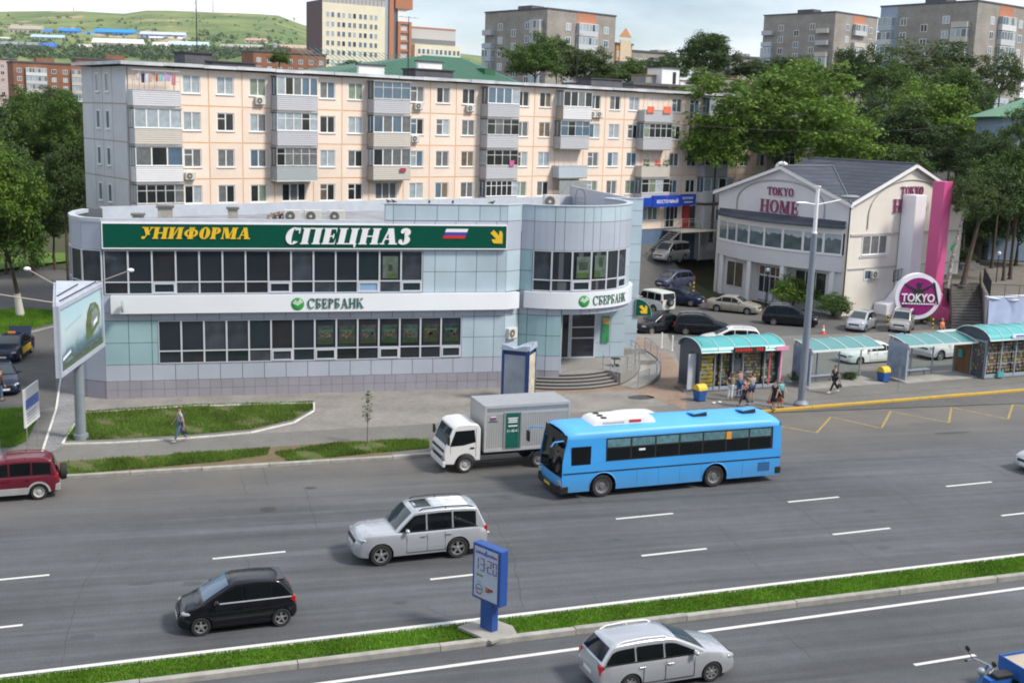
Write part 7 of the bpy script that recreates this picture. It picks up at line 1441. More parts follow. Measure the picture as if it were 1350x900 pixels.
for k in range(8): z = 1.1 + .15 * k; a = k * 2.4; m.tube((.02,0, z),(.02 + .3 * math.cos(a),.3 * math.sin(a), z + .22),.008,.003,4)
m.build('stem', M_BARK, sp); m = MB()
for k in range(130):
 z = R.uniform(1.1,2.6); r = R.uniform(.02,.36) * (1 - abs(z - 1.8) / 1.4); a = R.uniform(0,6.28); c = Vector((r * math.cos(a), r * math.sin(a), z)); t = Vector((R.uniform(-1,1), R.uniform(-1,1), R.uniform(-.6,.4))).normalized() * .075; b = t.cross(Vector((R.uniform(-1,1), R.uniform(-1,1),1))).normalized() * .035; m.poly([c - t, c + b, c + t, c - b])
m.build('leaves', LF['olive'], sp)
# ================================================================= VEHICLES
M_TYRE = pm('tyre_rubber', (.022,.022,.024),.85, var=.15, scale=8); M_RIM = pm('alloy_rim', (.42,.43,.45),.3, metal=.7, var=.05); M_RIMD = pm('steel_rim', (.22,.22,.23),.45, metal=.4, var=.1); M_TRIM = pm('black_trim', (.015,.015,.016),.5, var=0)
M_CGL = pm('car_glass', (.006,.008,.010),.04, var=0, spec=.28); M_CGLB = pm('car_glass_clear', (.03,.045,.055),.04, var=0, spec=.45); M_HL = pm('headlight_glass', (.30,.33,.36),.08, var=0, spec=.8); M_TL = pm('tail_light_red', (.42,.012,.014),.15, var=0); M_AMB = pm('amber_lamp', (.65,.25,.02),.2, var=0); M_PLT = pm('number_plate', (.70,.70,.68),.5, var=0); M_CHR = pm('chrome', (.60,.61,.62),.12, metal=1, var=0); M_WELL = pm('wheel_well', (.008,.008,.009),.95, var=0)
M_SEAT = pm('car_interior', (.05,.045,.04),.9, var=.2)
def wheel_meshes():
 t = MB().lathe([(.62,-.26),(.90,-.30),(.98,-.22),(1.0,-.1),(1.0,.1),(.98,.22),(.90,.30),(.62,.26)], axis='y', n=28); T = t.mesh('wheel', M_TYRE, 50)
 def alloy(ns, mat):
  m = MB(); m.mat(1).lathe([(0,.02),(.62,.02)], axis='y', n=24); m.mat(0).lathe([(.58,-.24),(.65,-.27),(.65,-.18),(.60,-.10)], axis='y', n=24)
  for k in range(ns):
   a = 2 * PI * k / ns + .3; c, s = math.cos(a), math.sin(a)
   for (r0, r1, w0, w1, y0, y1) in ((.10,.62,.12,.10,-.19,-.22),):
    P = [(r0 * c - w0 * s, y0, r0 * s + w0 * c),(r0 * c + w0 * s, y0, r0 * s - w0 * c),(r1 * c + w1 * s, y1, r1 * s - w1 * c),(r1 * c - w1 * s, y1, r1 * s + w1 * c)]; m.prism(P[::-1], (0,.07,0))
  m.lathe([(0,-.245),(.12,-.24),(.15,-.20),(.15,-.1)], axis='y', n=12); return m.mesh('rim', [mat, M_WELL], 40)
 def steel(mat):
  m = MB(); m.lathe([(.0,-.20),(.18,-.22),(.20,-.14),(.42,-.10),(.56,-.16),(.60,-.25),(.65,-.27),(.65,-.15)], axis='y', n=24); m.mat(1)
  for k in range(8): a = 2 * PI * k / 8; m.lathe([(0,-.155),(.05,-.155)], (.40 * math.cos(a),0,.40 * math.sin(a)), 'y', 8)
  return m.mesh('rim', [mat, M_WELL], 40)
 return T, alloy(5, M_RIM), alloy(7, M_RIM), steel(M_RIMD), steel(pm('rim_pale', (.50,.50,.50),.4, metal=.3))
WT, RA5, RA7, RST, RSTP = wheel_meshes()
def wheel(o, x, y, r, rim, width=.22):
 w = link('wheel', WT, o, (x, y, r),0 if y < 0 else PI); w.scale = (r, width / .6, r); link('rim', rim, w); return w
def interp(P, x): return float(np.interp(x, [p[0] for p in P], [p[1] for p in P]))
def car(label, cat, P, pos, rz, paintm, name='car', group=None):
 """P: L W H wb fo(front overhang) r(wheel) zc(cowl) zf(nose) zb(belt) zd(deck at rear glass) zt(tail) xa xb xc xd (glasshouse, from the front end) splits"""
 L, W, H = P['L'], P['W'], P['H']; hx = L / 2; o = thing(name, label, cat, pos, rz, group); r = P['r']; g = P.get('g', .19)
 X = lambda d: hx - d
 fa, ra = X(P['fo']), X(P['fo'] + P['wb']); xa, xb, xc, xd = X(P['xa']), X(P['xb']), X(P['xc']), X(P['xd'])
 zc, zf, zb, zd, zt = P['zc'], P['zf'], P['zb'], P['zd'], P['zt']
 top = [(-hx, zt - .22),(-hx + .05, zt - .04),(-hx + .14, zt),(min(xd, -hx + .2), zd - .002),(xd + .02, zd),(xd + .25, zb + .02),(xa - .3, zb + .0),(xa, zc),(hx - .55, zf + .09),(hx - .22, zf),(hx - .09, zf - .12),(hx, zf - .30)]
 top = sorted(top); bot = [(-hx, g + .16),(-hx + .12, g + .06),(-hx + .5, g),(hx - .5, g),(hx - .12, g + .03),(hx, g + .12)]
 pl = [(-hx, .80),(-hx + .08,.90),(-hx + .35,.975),(-hx + .8,1.0),(hx - 1.0,1.0),(hx - .5,.96),(hx - .2,.87),(hx - .06,.76),(hx, .66)]
 ns = int(L / .075); xs = sorted(set([-hx + L * k / ns for k in range(ns + 1)] + [-hx + .03, hx - .03, hx - .015])); Ra = r * 1.13; rows = []
 for x in xs:
  zt_, z0, w = interp(top, x), interp(bot, x), W / 2 * interp(pl, x); row = [(0, z0),(w * .75, z0),(w * .93, z0 + .03)]
  n = 10
  for k in range(n + 1):
   t = k / n; z = z0 + .06 + (zt_ - .07 - z0 - .06) * t; bulge = .955 + .045 * math.sin(PI * min(1,.18 + t * .72)) - .035 * max(0, t - .75) / .25; row.append((w * bulge, z))
  row += [(w * .905, zt_ - .025),(w * .80, zt_),(w * .4, zt_ + .02),(0, zt_ + .028)]
  pts = []
  for y, z in row:
   xx = x
   for ax in (fa, ra):
    if y > W * .36 and (x - ax) ** 2 + (z - r) ** 2 < Ra ** 2:
     dx, dz = x - ax, z - r; q = math.hypot(dx, dz) or 1e-4
     pts.append((xx, y, z, True, ax)); break
   else: pts.append((xx, y, z, False, 0))
  rows.append(pts)
 m = MB(); ids = {}
 def vid(i, j, s):
  x, y, z, f, ax = rows[i][j]
  if f:
   dx, dz = x - ax, z - r; q = math.hypot(dx, dz) or 1e-4; x, z = ax + dx / q * Ra, max(z if dz < 0 and False else r + dz / q * Ra, .12)
  k = (i, j, s if y > 1e-6 else 1)
  if k not in ids: ids[k] = m.av((x, y * s, z))
  return ids[k]
 nj = len(rows[0])
 for s in (1,-1):
  for i in range(len(xs) - 1):
   for j in range(nj - 1):
    q = [(i, j),(i + 1, j),(i + 1, j + 1),(i, j + 1)]
    if all(rows[a][b][3] for a, b in q): continue
    if j < 2 and any(abs((xs[a]) - ax) < Ra * .93 for a, b in q for ax in (fa, ra)) and j == 1: continue
    f = [vid(a, b, s) for a, b in q]; f = f if s > 0 else f[::-1]
    if len(set(f)) >= 3: m.face(list(dict.fromkeys(f)))
  e0 = [vid(0, j, s) for j in range(nj)]; e1 = [vid(len(xs) - 1, j, s) for j in range(nj)]; m.face(list(dict.fromkeys(e0 if s > 0 else e0[::-1]))); m.face(list(dict.fromkeys(e1[::-1] if s > 0 else e1)))
 body = m.build('body', P.get('body2') or paintm, o, None, 42)
 wl = MB()
 for ax in (fa, ra):
  for s in (1,-1):
   n = 12; A = [(ax + Ra * 1.0 * math.cos(PI * k / n), r + Ra * math.sin(PI * k / n)) for k in range(n + 1)]; wl.grid([[(x, s * W * .47, z) for x, z in A], [(x, s * W * .24, z) for x, z in A]]); wl.poly([(x, s * W * .24, z) for x, z in A] + [(ax - Ra, s * W * .24,.12),(ax + Ra, s * W * .24,.12)])
 wl.box(-hx + .35,-W * .36, g - .03, hx - .35, W * .36, g + .05); wl.build('wheel_well', M_WELL, o)
 # glasshouse
 yb, yr = W / 2 * .905, W / 2 * P.get('tumble', .74); zB = min(zb, zc, zd) - .05; zs = zb
 def ye(z): return yb + (yr - yb) * min(1.1, max(0,(z - zs) / (H - .06 - zs)))
 prof = [(xa, zc)] + [(xa + (xb - xa) * t, zc + (H - .07 - zc) * (t ** .92)) for t in (.25,.5,.75,1)] + [(xb + (xc - xb) * t, H - .07 + .065 * math.sin(PI * (.12 + .76 * t)) - P.get('drop', .03) * t) for t in (.08,.2,.4,.6,.8,.92)]
 zre = H - .07 - P.get('drop', .03); prof += [(xc, zre - .0)] + [(xc + (xd - xc) * t, zre + (zd - zre) * (t ** 1.08)) for t in (.3,.6,.85,1)]
 cx_, cz_ = (xb + xc) / 2, zs
 nrm = []
 for i, p in enumerate(prof):
  a, b = prof[max(0, i - 1)], prof[min(len(prof) - 1, i + 1)]; dx, dz = b[0] - a[0], b[1] - a[1]; q = math.hypot(dx, dz) or 1; n = (dz / q, -dx / q); n = n if n[1] > 0 or (n[0] * (p[0] - cx_) > 0 and abs(n[1]) < .2) else (-n[0], -n[1]); nrm.append(n)
 def row(i, off=0.0):
  (x, z), n = prof[i], nrm[i]; R = []; s1 = ye(z)
  def pt(y, ins): return (x - n[0] * ins, y, z - n[1] * ins)
  e = s1
  side = [(e, .09),(e - .015,.045),(e - .045,.012),(e - .09,0.0)]
  for y, ins in side: R.append(pt(y, ins))
  for f in (.66,.33,0,-.33,-.66): R.append(pt((e - .09) * f, -.035 * (1 - f * f) - off))
  for y, ins in side[::-1]: R.append(pt(-y, ins))
  return R
 m = MB(); rr = [row(i) for i in range(len(prof))]; I = [[m.av(p) for p in q] for q in rr]
 for a, b in zip(I[:-1], I[1:]):
  for k in range(len(a) - 1): m.face((a[k], b[k], b[k + 1], a[k + 1]))
 for s, k in ((1,0),(-1,-1)):
  low = [m.av((rr[i][k][0], s * yb, zB)) for i in range(len(prof))]
  for i in range(len(prof) - 1): f = (I[i][k], low[i], low[i + 1], I[i + 1][k]); m.face(f if s > 0 else f[::-1])
 m.build('roof', paintm, o, None, 38)
 # glass
 def prow(x0, z0, n, off, f0=.93):
  e = ye(z0) - .075; return [(x0 + n[0] * (off + .035 * (1 - f * f)), e * f, z0 + n[1] * (off + .035 * (1 - f * f))) for f in (-f0,-.6,-.3,0,.3,.6, f0)]
 def screen(i0, i1, ta, tb, nm, mat, frame):
  a, b = prof[i0], prof[i1]; n = nrm[(i0 + i1) // 2]; m = MB(); rs = []
  for k in range(6):
   t = ta + (tb - ta) * k / 5; idx = i0 + (i1 - i0) * t; j = int(min(i1 - 1, idx)); f = idx - j; p = (prof[j][0] + (prof[j + 1][0] - prof[j][0]) * f, prof[j][1] + (prof[j + 1][1] - prof[j][1]) * f); rs.append(prow(p[0], p[1], n, .012))
  m.grid(rs if i0 == 0 else rs); return m.build(nm, mat, o, None, 180)
 screen(0,4,.06,.93, 'windscreen', P.get('wsm', M_CGLB),0); e_ = len(prof) - 1; screen(e_ - 4, e_, .08,.80, 'rear_window', M_CGL, 0)
 ztop = lambda x: interp(sorted(prof), x) - .125
 sp = [X(v) for v in P['splits']]
 for s in (1,-1):
  fr = MB(); 
  for a, b in zip(sp[:-1], sp[1:]):
   a_, b_ = a - .035, b + .035; zl = zs + .035; up = []; n = 9
   for k in range(n + 1):
    x = a_ + (b_ - a_) * k / n; zt_ = ztop(x)
    if zt_ > zl + .015: up.append((x, zt_))
   if len(up) < 2: continue
   lo = [(up[-1][0], zl),(up[0][0], zl)]
   P3 = [(x, s * (ye(z) + .008), z) for x, z in up + lo]; m = MB().poly(P3 if s < 0 else P3[::-1]); m.build('side_window', P.get('glass', M_CGL), o)
  x0, x1 = sp[0] + .03, sp[-1] - .03; fr.box(x1, s * (yb + .006) - .008, zs - .005, x0 - .25, s * (yb + .006) + .008, zs + .025); fr.build('window_trim', P.get('trimm', M_TRIM), o)
  # door gaps and handles
  dg = MB(); hd = MB(); yy = lambda x: s * (W / 2 * interp(pl, x) * 1.0 + .002)
  dd = [sp[0] + .02 if False else min(sp[0] - .28, fa - Ra - .06)] + sp[1:3]
  for x in dd:
   if abs(x - ra) < Ra + .03: x = ra + Ra + .04
   dg.box(x - .004, yy(x) - .012, g + .16, x + .004, yy(x) + .003, zb - .05)
  for x in (dd[1] + .16,(dd[2] if len(dd) > 2 else dd[1] - .9) + .17):
   hd.box(x - .09, s * (W / 2 + .001) - .012, zb - .17, x + .09, s * (W / 2 + .001) + .018, zb - .135)
  dg.box(min(dd) , yy(0) - .012, g + .15, max(dd), yy(0) + .003, g + .162); dg.build('door_gap', M_TRIM, o); hd.build('door_handle', P.get('handm', paintm), o)
  mi = MB().ell((xa - .42, s * (yb + .14), zb + .10),(.085,.12,.075),10,6).tube((xa - .42, s * (yb - .02), zb + .05),(xa - .42, s * (yb + .08), zb + .07),.025); mi.build('mirror', P.get('mirm', paintm), o, None, 60)
  wN = W / 2; hl = MB().ell((hx - .29, s * (wN * .70), zf - .105),(.21, wN * .20,.08),12,7); h = hl.build('headlight', M_HL, o, None, 60); h.rotation_euler = (0,0,0)
  if P.get('tl', 'v') == 'v': tl_ = MB().box(-hx + .035, s * wN * .66 if s > 0 else -wN * .875, zb - .28,-hx + .2, s * wN * .875 if s > 0 else -wN * .66, zb + .0)
  else: tl_ = MB().box(-hx + .01, s * wN * .48 if s > 0 else -wN * .90, zt - .26,-hx + .18, s * wN * .90 if s > 0 else -wN * .48, zt - .08)
  tl_.build('tail_light', M_TL, o, bevel=.02)
  if P.get('rails'):
   m = MB(); yq = yr - .06; zr = H - .015; m.path([(xb - .2, s * yq, zr - .05),(xb - .35, s * yq, zr + .035),((xb + xc) / 2, s * yq, zr + .06),(xc + .35, s * yq, zr + .02),(xc + .15, s * yq, zr - .06)], .022,6)
   for x in ((xb + xc) / 2,): m.tube((x, s * yq, zr - .06),(x, s * yq, zr + .05),.02)
   m.build('roof_rail', P.get('railm', M_CHR), o)
 MB().box(hx - .06,-W * .25, zf - .27, hx - .012, W * .25, zf - .13).build('grille', P.get('grm', M_TRIM), o, bevel=.01); MB().box(hx - .08,-W * .32, g + .12, hx - .004 + .0, W * .32, g + .24).build('air_intake', M_TRIM, o, bevel=.01)
 MB().box(hx - .01,-.26, zf - .40, hx + .012,.26, zf - .29).build('number_plate', M_PLT, o); MB().box(-hx - .012,-.26, zt - .42,-hx + .02,.26, zt - .31).build('number_plate', M_PLT, o)
 if P.get('spoiler'): MB().prism([(xc + .10,-yr + .06, H - .105),(xc + .10, yr - .06, H - .105),(xc - .15, yr - .10, H - .115),(xc - .15,-yr + .10, H - .115)], (0,0,.045)).build('spoiler', paintm, o, bevel=.015)
 if P.get('sunroof'): i = 6; x0, x1 = xb - .12, xb - .75; MB().grid([[(x0 + (x1 - x0) * t, y, interp(sorted(prof), x0 + (x1 - x0) * t) + .032 + .006 * (1 - (y / .4) ** 2)) for y in (-.42,-.2,0,.2,.42)] for t in (0,.3,.6,1)]).build('sunroof', M_CGL, o, None, 180)
 if P.get('ribs'):
  m = MB()
  for y in (-.45,-.27,-.09,.09,.27,.45): m.path([(x, y, interp(sorted(prof), x) + .036 - .03 * (y / .7) ** 2) for x in (xb - .85,(xb + xc) / 2, xc + .3)], .014,5)
  m.build('roof_rib', paintm, o)
 if P.get('spare'): t = MB().lathe([(0,-.14),(.18,-.14),(.19,-.12),(.30,-.13),(.34,-.1),(.35,.0),(.34,.1),(.3,.13),(0,.13)], (-hx - .14,0,0), 'x', 24); t.v = [(x, y, z + zb - .12) for x, y, z in t.v]; t.build('spare_wheel', M_TYRE, o, None, 40); m = MB().lathe([(0,-.16),(.16,-.155),(.17,-.1)], (-hx - .14,0,0), 'x', 18); m.v = [(x, y, z + zb - .12) for x, y, z in m.v]; m.build('spare_cover', P.get('sparem', M_RIM), o, None, 40)
 if P.get('skirt'): MB().box(-hx + .25,-W / 2 - .01, g - .02, hx - .25, W / 2 + .01, g + .16).build('side_skirt', P['skirt'], o, bevel=.02)
 if P.get('lower'):
  for s in (1,-1): MB().box(ra + Ra + .02, s * W * .5 - .03, g + .02, fa - Ra - .02, s * W * .5 + .014, g + .30).build('sill_panel', P['lower'], o, bevel=.015)
  for xx, xy in ((-hx, 1),(hx, -1)): MB().box(xx - .02 if xy > 0 else xx - .20,-W * .46, g + .08, xx + .20 if xy > 0 else xx + .02, W * .46, g + .38).build('bumper', P['lower'], o, bevel=.03)
  for ax in (fa, ra):
   for s in (1,-1):
    m = MB(); n = 14; m.grid([[(ax + (Ra + .07) * math.cos(PI * k / n), s * (W / 2 + .012), r + (Ra + .07) * math.sin(PI * k / n)) for k in range(n + 1)], [(ax + (Ra - .01) * math.cos(PI * k / n), s * (W / 2 + .02), r + (Ra - .01) * math.sin(PI * k / n)) for k in range(n + 1)]]); m.build('arch_trim', P['lower'], o)
 for ax in (fa, ra):
  for s in (1,-1): wheel(o, ax, s * (W / 2 - .125), r, P.get('rim', RA5))
 return o
SUVP = dict(L=4.95, W=1.95, H=1.90, wb=2.86, fo=.90, r=.40, zc=1.17, zf=1.06, zb=1.14, zd=1.16, zt=1.12, xa=1.42, xb=2.12, xc=4.55, xd=4.86, splits=[1.55,2.60,3.58,4.5], tumble=.78, rails=True, railm=None, sunroof=True, ribs=True, g=.26)
HATP = dict(L=3.60, W=1.66, H=1.54, wb=2.44, fo=.66, r=.30, zc=.98, zf=.80, zb=.95, zd=.98, zt=.94, xa=.72, xb=1.60, xc=3.10, xd=3.50, splits=[.85,1.95,2.86,3.4], spoiler=True, g=.16)
WAGP = dict(L=4.45, W=1.70, H=1.49, wb=2.60, fo=.88, r=.31, zc=.97, zf=.78, zb=.93, zd=.95, zt=.92, xa=1.05, xb=2.02, xc=4.0, xd=4.36, splits=[1.2,2.40,3.30,4.25], rails=True, g=.16)
SEDP = dict(L=4.65, W=1.76, H=1.46, wb=2.68, fo=.90, r=.31, zc=.97, zf=.76, zb=.93, zd=1.00, zt=.96, xa=1.25, xb=2.05, xc=3.25, xd=3.95, splits=[1.4,2.35,3.2,3.75], tl='h', g=.16, drop=.02)
VANP = dict(L=4.60, W=1.75, H=1.86, wb=2.75, fo=.80, r=.31, zc=1.10, zf=.84, zb=1.04, zd=1.05, zt=1.02, xa=.70, xb=1.55, xc=4.35, xd=4.55, splits=[.85,1.95,3.1,4.4], tumble=.80, g=.17)
JEPP = dict(L=3.95, W=1.75, H=1.90, wb=2.35, fo=.62, r=.37, zc=1.18, zf=1.05, zb=1.16, zd=1.18, zt=1.14, xa=1.15, xb=1.42, xc=3.80, xd=3.92, splits=[1.2,2.1,3.0,3.75], tumble=.86, spare=True, g=.28)
def V(base, **k): d = dict(base); d.update(k); return d
def paint2(*a): m = paint(*a); b = m.node_tree.nodes['Principled BSDF']; b.inputs['Coat Weight'].default_value = 1.0; b.inputs['Coat Roughness'].default_value = .03; return m
PNT = {k: (paint2 if k in ('silver',) else paint)('paint_' + k, c, me, ro) for k, c, me, ro in (('silver', (.47,.495,.54),.45,.27),('silverblue', (.44,.48,.56),.45,.3),('black', (.006,.007,.011),0,.16),('navy', (.010,.018,.05),.1,.25),('white', (.72,.72,.72),0,.3),('pearl', (.66,.72,.70),0,.3),('beige', (.40,.37,.31),.4,.3),('maroon', (.13,.014,.030),.2,.28),('greyblue', (.075,.085,.14),.4,.3),('champagne', (.42,.41,.40),.6,.3),('whitevan', (.58,.62,.58),0,.4))}
RTL = RA + PI                                           # heading left along the avenue
def mid(pf, pr, z=0.0, W=0.0, side=1):
 """centre of a car from the near-side front and rear wheel contact pixels"""
 a, b = at(*pf, z), at(*pr, z); return a, b
def on_road(pf, fo, L, wb, W, heading_left=True, z=0.0):
 s, t = rst(at(*pf, z)); ds = (L / 2 - fo) * (1 if heading_left else -1); return rd(s + ds, t + W / 2 - .1, z)
car('silver off-road estate with roof rails and sunroof driving left on the avenue', 'car', V(SUVP, railm=M_TRIM, handm=M_CHR), on_road((502,745),.9,4.95,2.86,1.95), RTL, PNT['silver'])
car('small black hatchback with a roof spoiler driving left on the avenue', 'car', V(HATP, rim=RA5, trimm=M_ALU, wsm=pm('car_glass_sky', (.08,.13,.20),.04, var=0, spec=.6)), on_road((265,837),.66,3.6,2.44,1.66), RTL, PNT['black'])
car('silver estate car with chrome roof rails driving right below the median', 'car', V(WAGP, railm=M_WHT, rim=RA7), on_road((936,897),.88,4.45,2.6,1.70, False), RA, PNT['silver'])
RSP = V(SUVP, L=3.90, W=1.70, H=1.70, wb=2.42, fo=.68, r=.34, zc=1.06, zf=.92, zb=1.04, zd=1.05, zt=1.02, xa=1.0, xb=1.62, xc=3.62, xd=3.82, splits=[1.12,2.0,2.85,3.6], sunroof=False, ribs=False, rails=True, railm=None, spare=True, spoiler=False, sparem=M_TRIM, lower=pm('cladding_silver', (.42,.42,.43),.4, metal=.3), rim=RSTP)
s_, t_ = rst(at(52,658)); car('dark red compact off-roader with silver cladding and a rear spare wheel at the left edge', 'car', V(RSP, railm=pm('rail_red', (.2,.015,.03),.4)), rd(s_ - (3.9 / 2 - .80), t_ + .75), RTL, PNT['maroon'])
s_, t_ = rst(at(1342,632)); car('pale silver car entering at the right edge on the avenue', 'car', SEDP, rd(s_ + 3.4, t_ + .85), RTL, PNT['silver'])
def parked(label, pnt, P, px, py_, ang, z=None, cat='car', **k):
 p = at(px, py_, 0); zz_ = hgt(p.x, p.y) if z is None else z; p = at(px, py_, zz_ + .03); return car(label, cat, V(P, **k), p, math.radians(ang), PNT[pnt])
def facing(pf, pr): a, b = at(*pf), at(*pr); return math.degrees(math.atan2(a.y - b.y, a.x - b.x))
GR = None
parked('beige saloon parked in the car park facing the street lamp', 'beige', SEDP, 967,411,-42,0)
parked('black estate car with dark windows parked before the hall', 'black', V(WAGP, H=1.62, glass=M_CGL),1041,428,-30,0)
parked('small silver hatchback parked nose-on beside the traffic cone', 'silver', V(HATP, r=.3),1134,434,222,0)
parked('pale silver off-roader parked under the round magenta sign', 'champagne', V(RSP, spare=False, lower=None, rim=RA5),1188,436,230,0)
parked('pearl white saloon standing behind the left bus shelter', 'pearl', V(SEDP, H=1.48),1144,477,190,0)
parked('white off-roader standing behind the right bus shelter', 'white', V(SUVP, sunroof=False, ribs=False, rails=False, W=1.88, lower=pm('cladding_pale', (.45,.45,.46),.4)),1246,471,195,0)
parked('white estate with a grey-blue roof rail line right behind the left kiosk', 'white', V(WAGP, H=1.55),962,458,165,0)
parked('black estate car with silver roof rails beside the white bollards', 'black', V(WAGP, H=1.58, railm=M_CHR),925,440,-20,0)
parked('glossy black saloon parked nose towards the round entrance', 'black', V(SEDP, H=1.5),868,437,200,0)
parked('white boxy jeep with a rear spare wheel beside the arrow sign', 'whitevan', V(JEPP),862,402,118,.1, name='jeep') if False else None
p = at(860,410,.15); car('white boxy jeep with a rear spare wheel beside the arrow sign', 'jeep', V(JEPP), p, math.radians(112), PNT['whitevan'], 'jeep')
parked('dark navy saloon at the foot of the climbing drive', 'navy', SEDP, 893,400,-38,.1)
parked('grey-blue hatchback parked on the climbing drive', 'greyblue', V(HATP, L=4.0, wb=2.55, xc=3.4, xd=3.85, splits=[.85,2.0,3.0,3.75], W=1.7),889,378,205,1.2)
parked('silver minivan parked highest on the climbing drive', 'champagne', VANP, 884,343,215,2.6)
# two dark saloons on the left drive
a = at(22,522,.13); car('dark blue saloon parked on the left drive, front number plate visible', 'car', V(SEDP, L=4.5), a + Vector((-1.1,2.0,0)), math.radians(-76), PNT['navy'])
tx = car('dark blue taxi with yellow door panels, orange roof light and raised boot lid', 'taxi', V(SEDP, L=4.55), at(22,478,.13) + Vector((-.5,1.9,0)), math.radians(-97), PNT['navy'], 'taxi')
MB().box(-.9,.875,.40,.95,.90,.80).build('door_panel', M_YEL, tx); MB().box(-.9,-.90,.40,.95,-.875,.80).build('door_panel', M_YEL, tx); MB().box(-.1,-.22,1.47,.1,.22,1.62).build('roof_light', M_AMB, tx, bevel=.03); bl = MB().box(-.06,-.7,0,.0,.7,.75).build('boot_lid', PNT['navy'], tx, (-1.62,0,.98), None, .03); bl.rotation_euler = (0,-.5,0); MB().box(-.1,-.6,.62,-.065,.6,.72).build('spoiler', PNT['navy'], bl)
# parked cars hidden behind the bus, roofs showing
s_, t_ = rst(at(962,545,1.42)); cx2 = car('white taxi mostly hidden behind the bus, orange roof lamp showing', 'taxi', V(SEDP), rd(s_ + .3, t_ + .3), RTL, PNT['white'], 'taxi'); MB().box(-.08,-.16,1.46,.08,.16,1.60).build('roof_light', M_AMB, cx2, bevel=.02)
s_, t_ = rst(at(820,549,1.40)); car('white car mostly hidden behind the bus roof unit', 'car', V(WAGP, rails=False), rd(s_ + .2, t_ + .6), RTL, PNT['white'])
# ------------------------------------------------- blue city bus
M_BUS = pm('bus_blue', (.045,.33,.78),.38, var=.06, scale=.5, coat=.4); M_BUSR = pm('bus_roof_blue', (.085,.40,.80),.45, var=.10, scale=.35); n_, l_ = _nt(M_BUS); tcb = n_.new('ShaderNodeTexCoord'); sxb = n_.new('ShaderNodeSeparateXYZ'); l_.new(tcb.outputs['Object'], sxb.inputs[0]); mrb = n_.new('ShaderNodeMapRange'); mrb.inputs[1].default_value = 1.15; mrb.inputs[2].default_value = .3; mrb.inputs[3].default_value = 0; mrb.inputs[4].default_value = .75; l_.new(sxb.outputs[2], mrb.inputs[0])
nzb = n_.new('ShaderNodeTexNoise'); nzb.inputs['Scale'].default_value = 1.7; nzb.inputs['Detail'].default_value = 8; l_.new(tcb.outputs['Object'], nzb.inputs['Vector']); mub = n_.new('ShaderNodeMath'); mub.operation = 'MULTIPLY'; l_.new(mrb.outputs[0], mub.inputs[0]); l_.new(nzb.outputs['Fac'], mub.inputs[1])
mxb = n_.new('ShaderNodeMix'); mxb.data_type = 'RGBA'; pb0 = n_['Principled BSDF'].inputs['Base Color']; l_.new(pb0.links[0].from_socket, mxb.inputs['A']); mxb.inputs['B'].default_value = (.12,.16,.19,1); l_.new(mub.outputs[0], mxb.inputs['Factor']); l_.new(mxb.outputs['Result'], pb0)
M_BWH = pm('bus_unit_white', (.70,.70,.70),.45, var=.06, scale=1)
BL, BW, BH = 10.75,2.5,3.05
s_, t_ = rst(at(793,655)); bus = thing('city_bus', 'light blue single-deck city bus with a white roof unit driving left', 'bus', rd(s_ - 1.95 + BL / 2, t_ + BW / 2 - .05), RTL)
hx, hw = BL / 2, BW / 2; fa, ra = hx - 1.95, hx - 1.95 - 5.45; rw_ = .50; Ra = .62
m = MB()
def bus_side(s):
 n = 14; z0, z1 = .34,1.62; y = s * hw; pts = [(-hx, z0)]
 for ax in (ra, fa): pts += [(ax - Ra, z0)] + [(ax + Ra * math.cos(PI - PI * k / n), rw_ + Ra * math.sin(PI - PI * k / n)) for k in range(n + 1)] + [(ax + Ra, z0)]
 pts += [(hx - .05, z0),(hx - .05, z1),(-hx, z1)]; P = [(x, y - s * .0, z) for x, z in pts]; m.poly(P if s < 0 else P[::-1])
 q = [(-hx, z1),(hx - .05, z1),(hx - .22,2.62),(-hx + .05,2.62)]; P = [(x, s * (hw - .0 - (.05 if z > 2 else 0)), z) for x, z in q]; m.poly(P if s < 0 else P[::-1])
for s in (1,-1): bus_side(s)
# roof with rounded edges
rowsb = []
for x, dz, sh in ((hx - .24,-.13,.10),(hx - .40,-.03,.03),(hx - .8,0,0),(0,.02,0),(-hx + .7,0,0),(-hx + .25,-.05,.03),(-hx + .06,-.16,.08)):
 rowsb.append([(x, y * (1 - sh * .3), z + dz * (1 if z > 2.7 else 0)) for y, z in ((-hw + .05,2.62),(-hw + .06,2.78),(-hw + .16,2.92),(-hw + .42,3.0),(-.5, BH - .01),(0, BH),(.5, BH - .01),(hw - .42,3.0),(hw - .16,2.92),(hw - .06,2.78),(hw - .05,2.62))])
m2 = MB().grid(rowsb); m2.build('roof', M_BUSR, bus, None, 40)
m.poly([(-hx, -hw, .34),(-hx, hw, .34),(-hx, hw, 1.62),(-hx, -hw, 1.62)][::-1]); m.poly([(-hx, -hw, 1.62),(-hx, hw, 1.62),(-hx + .05, hw - .05,2.62),(-hx + .05,-hw + .05,2.62)][::-1]); m.poly([(-hx + .05,-hw + .05,2.62),(-hx + .05, hw - .05,2.62),(-hx + .06, hw - .06,2.76),(-hx + .06,-hw + .06,2.76)][::-1])
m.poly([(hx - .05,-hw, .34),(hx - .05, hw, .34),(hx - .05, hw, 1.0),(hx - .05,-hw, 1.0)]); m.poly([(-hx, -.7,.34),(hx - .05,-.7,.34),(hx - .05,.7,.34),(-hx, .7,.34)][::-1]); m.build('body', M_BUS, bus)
def fx(z): return hx - .05 - max(0, z - 1.0) * .115
ws = MB()
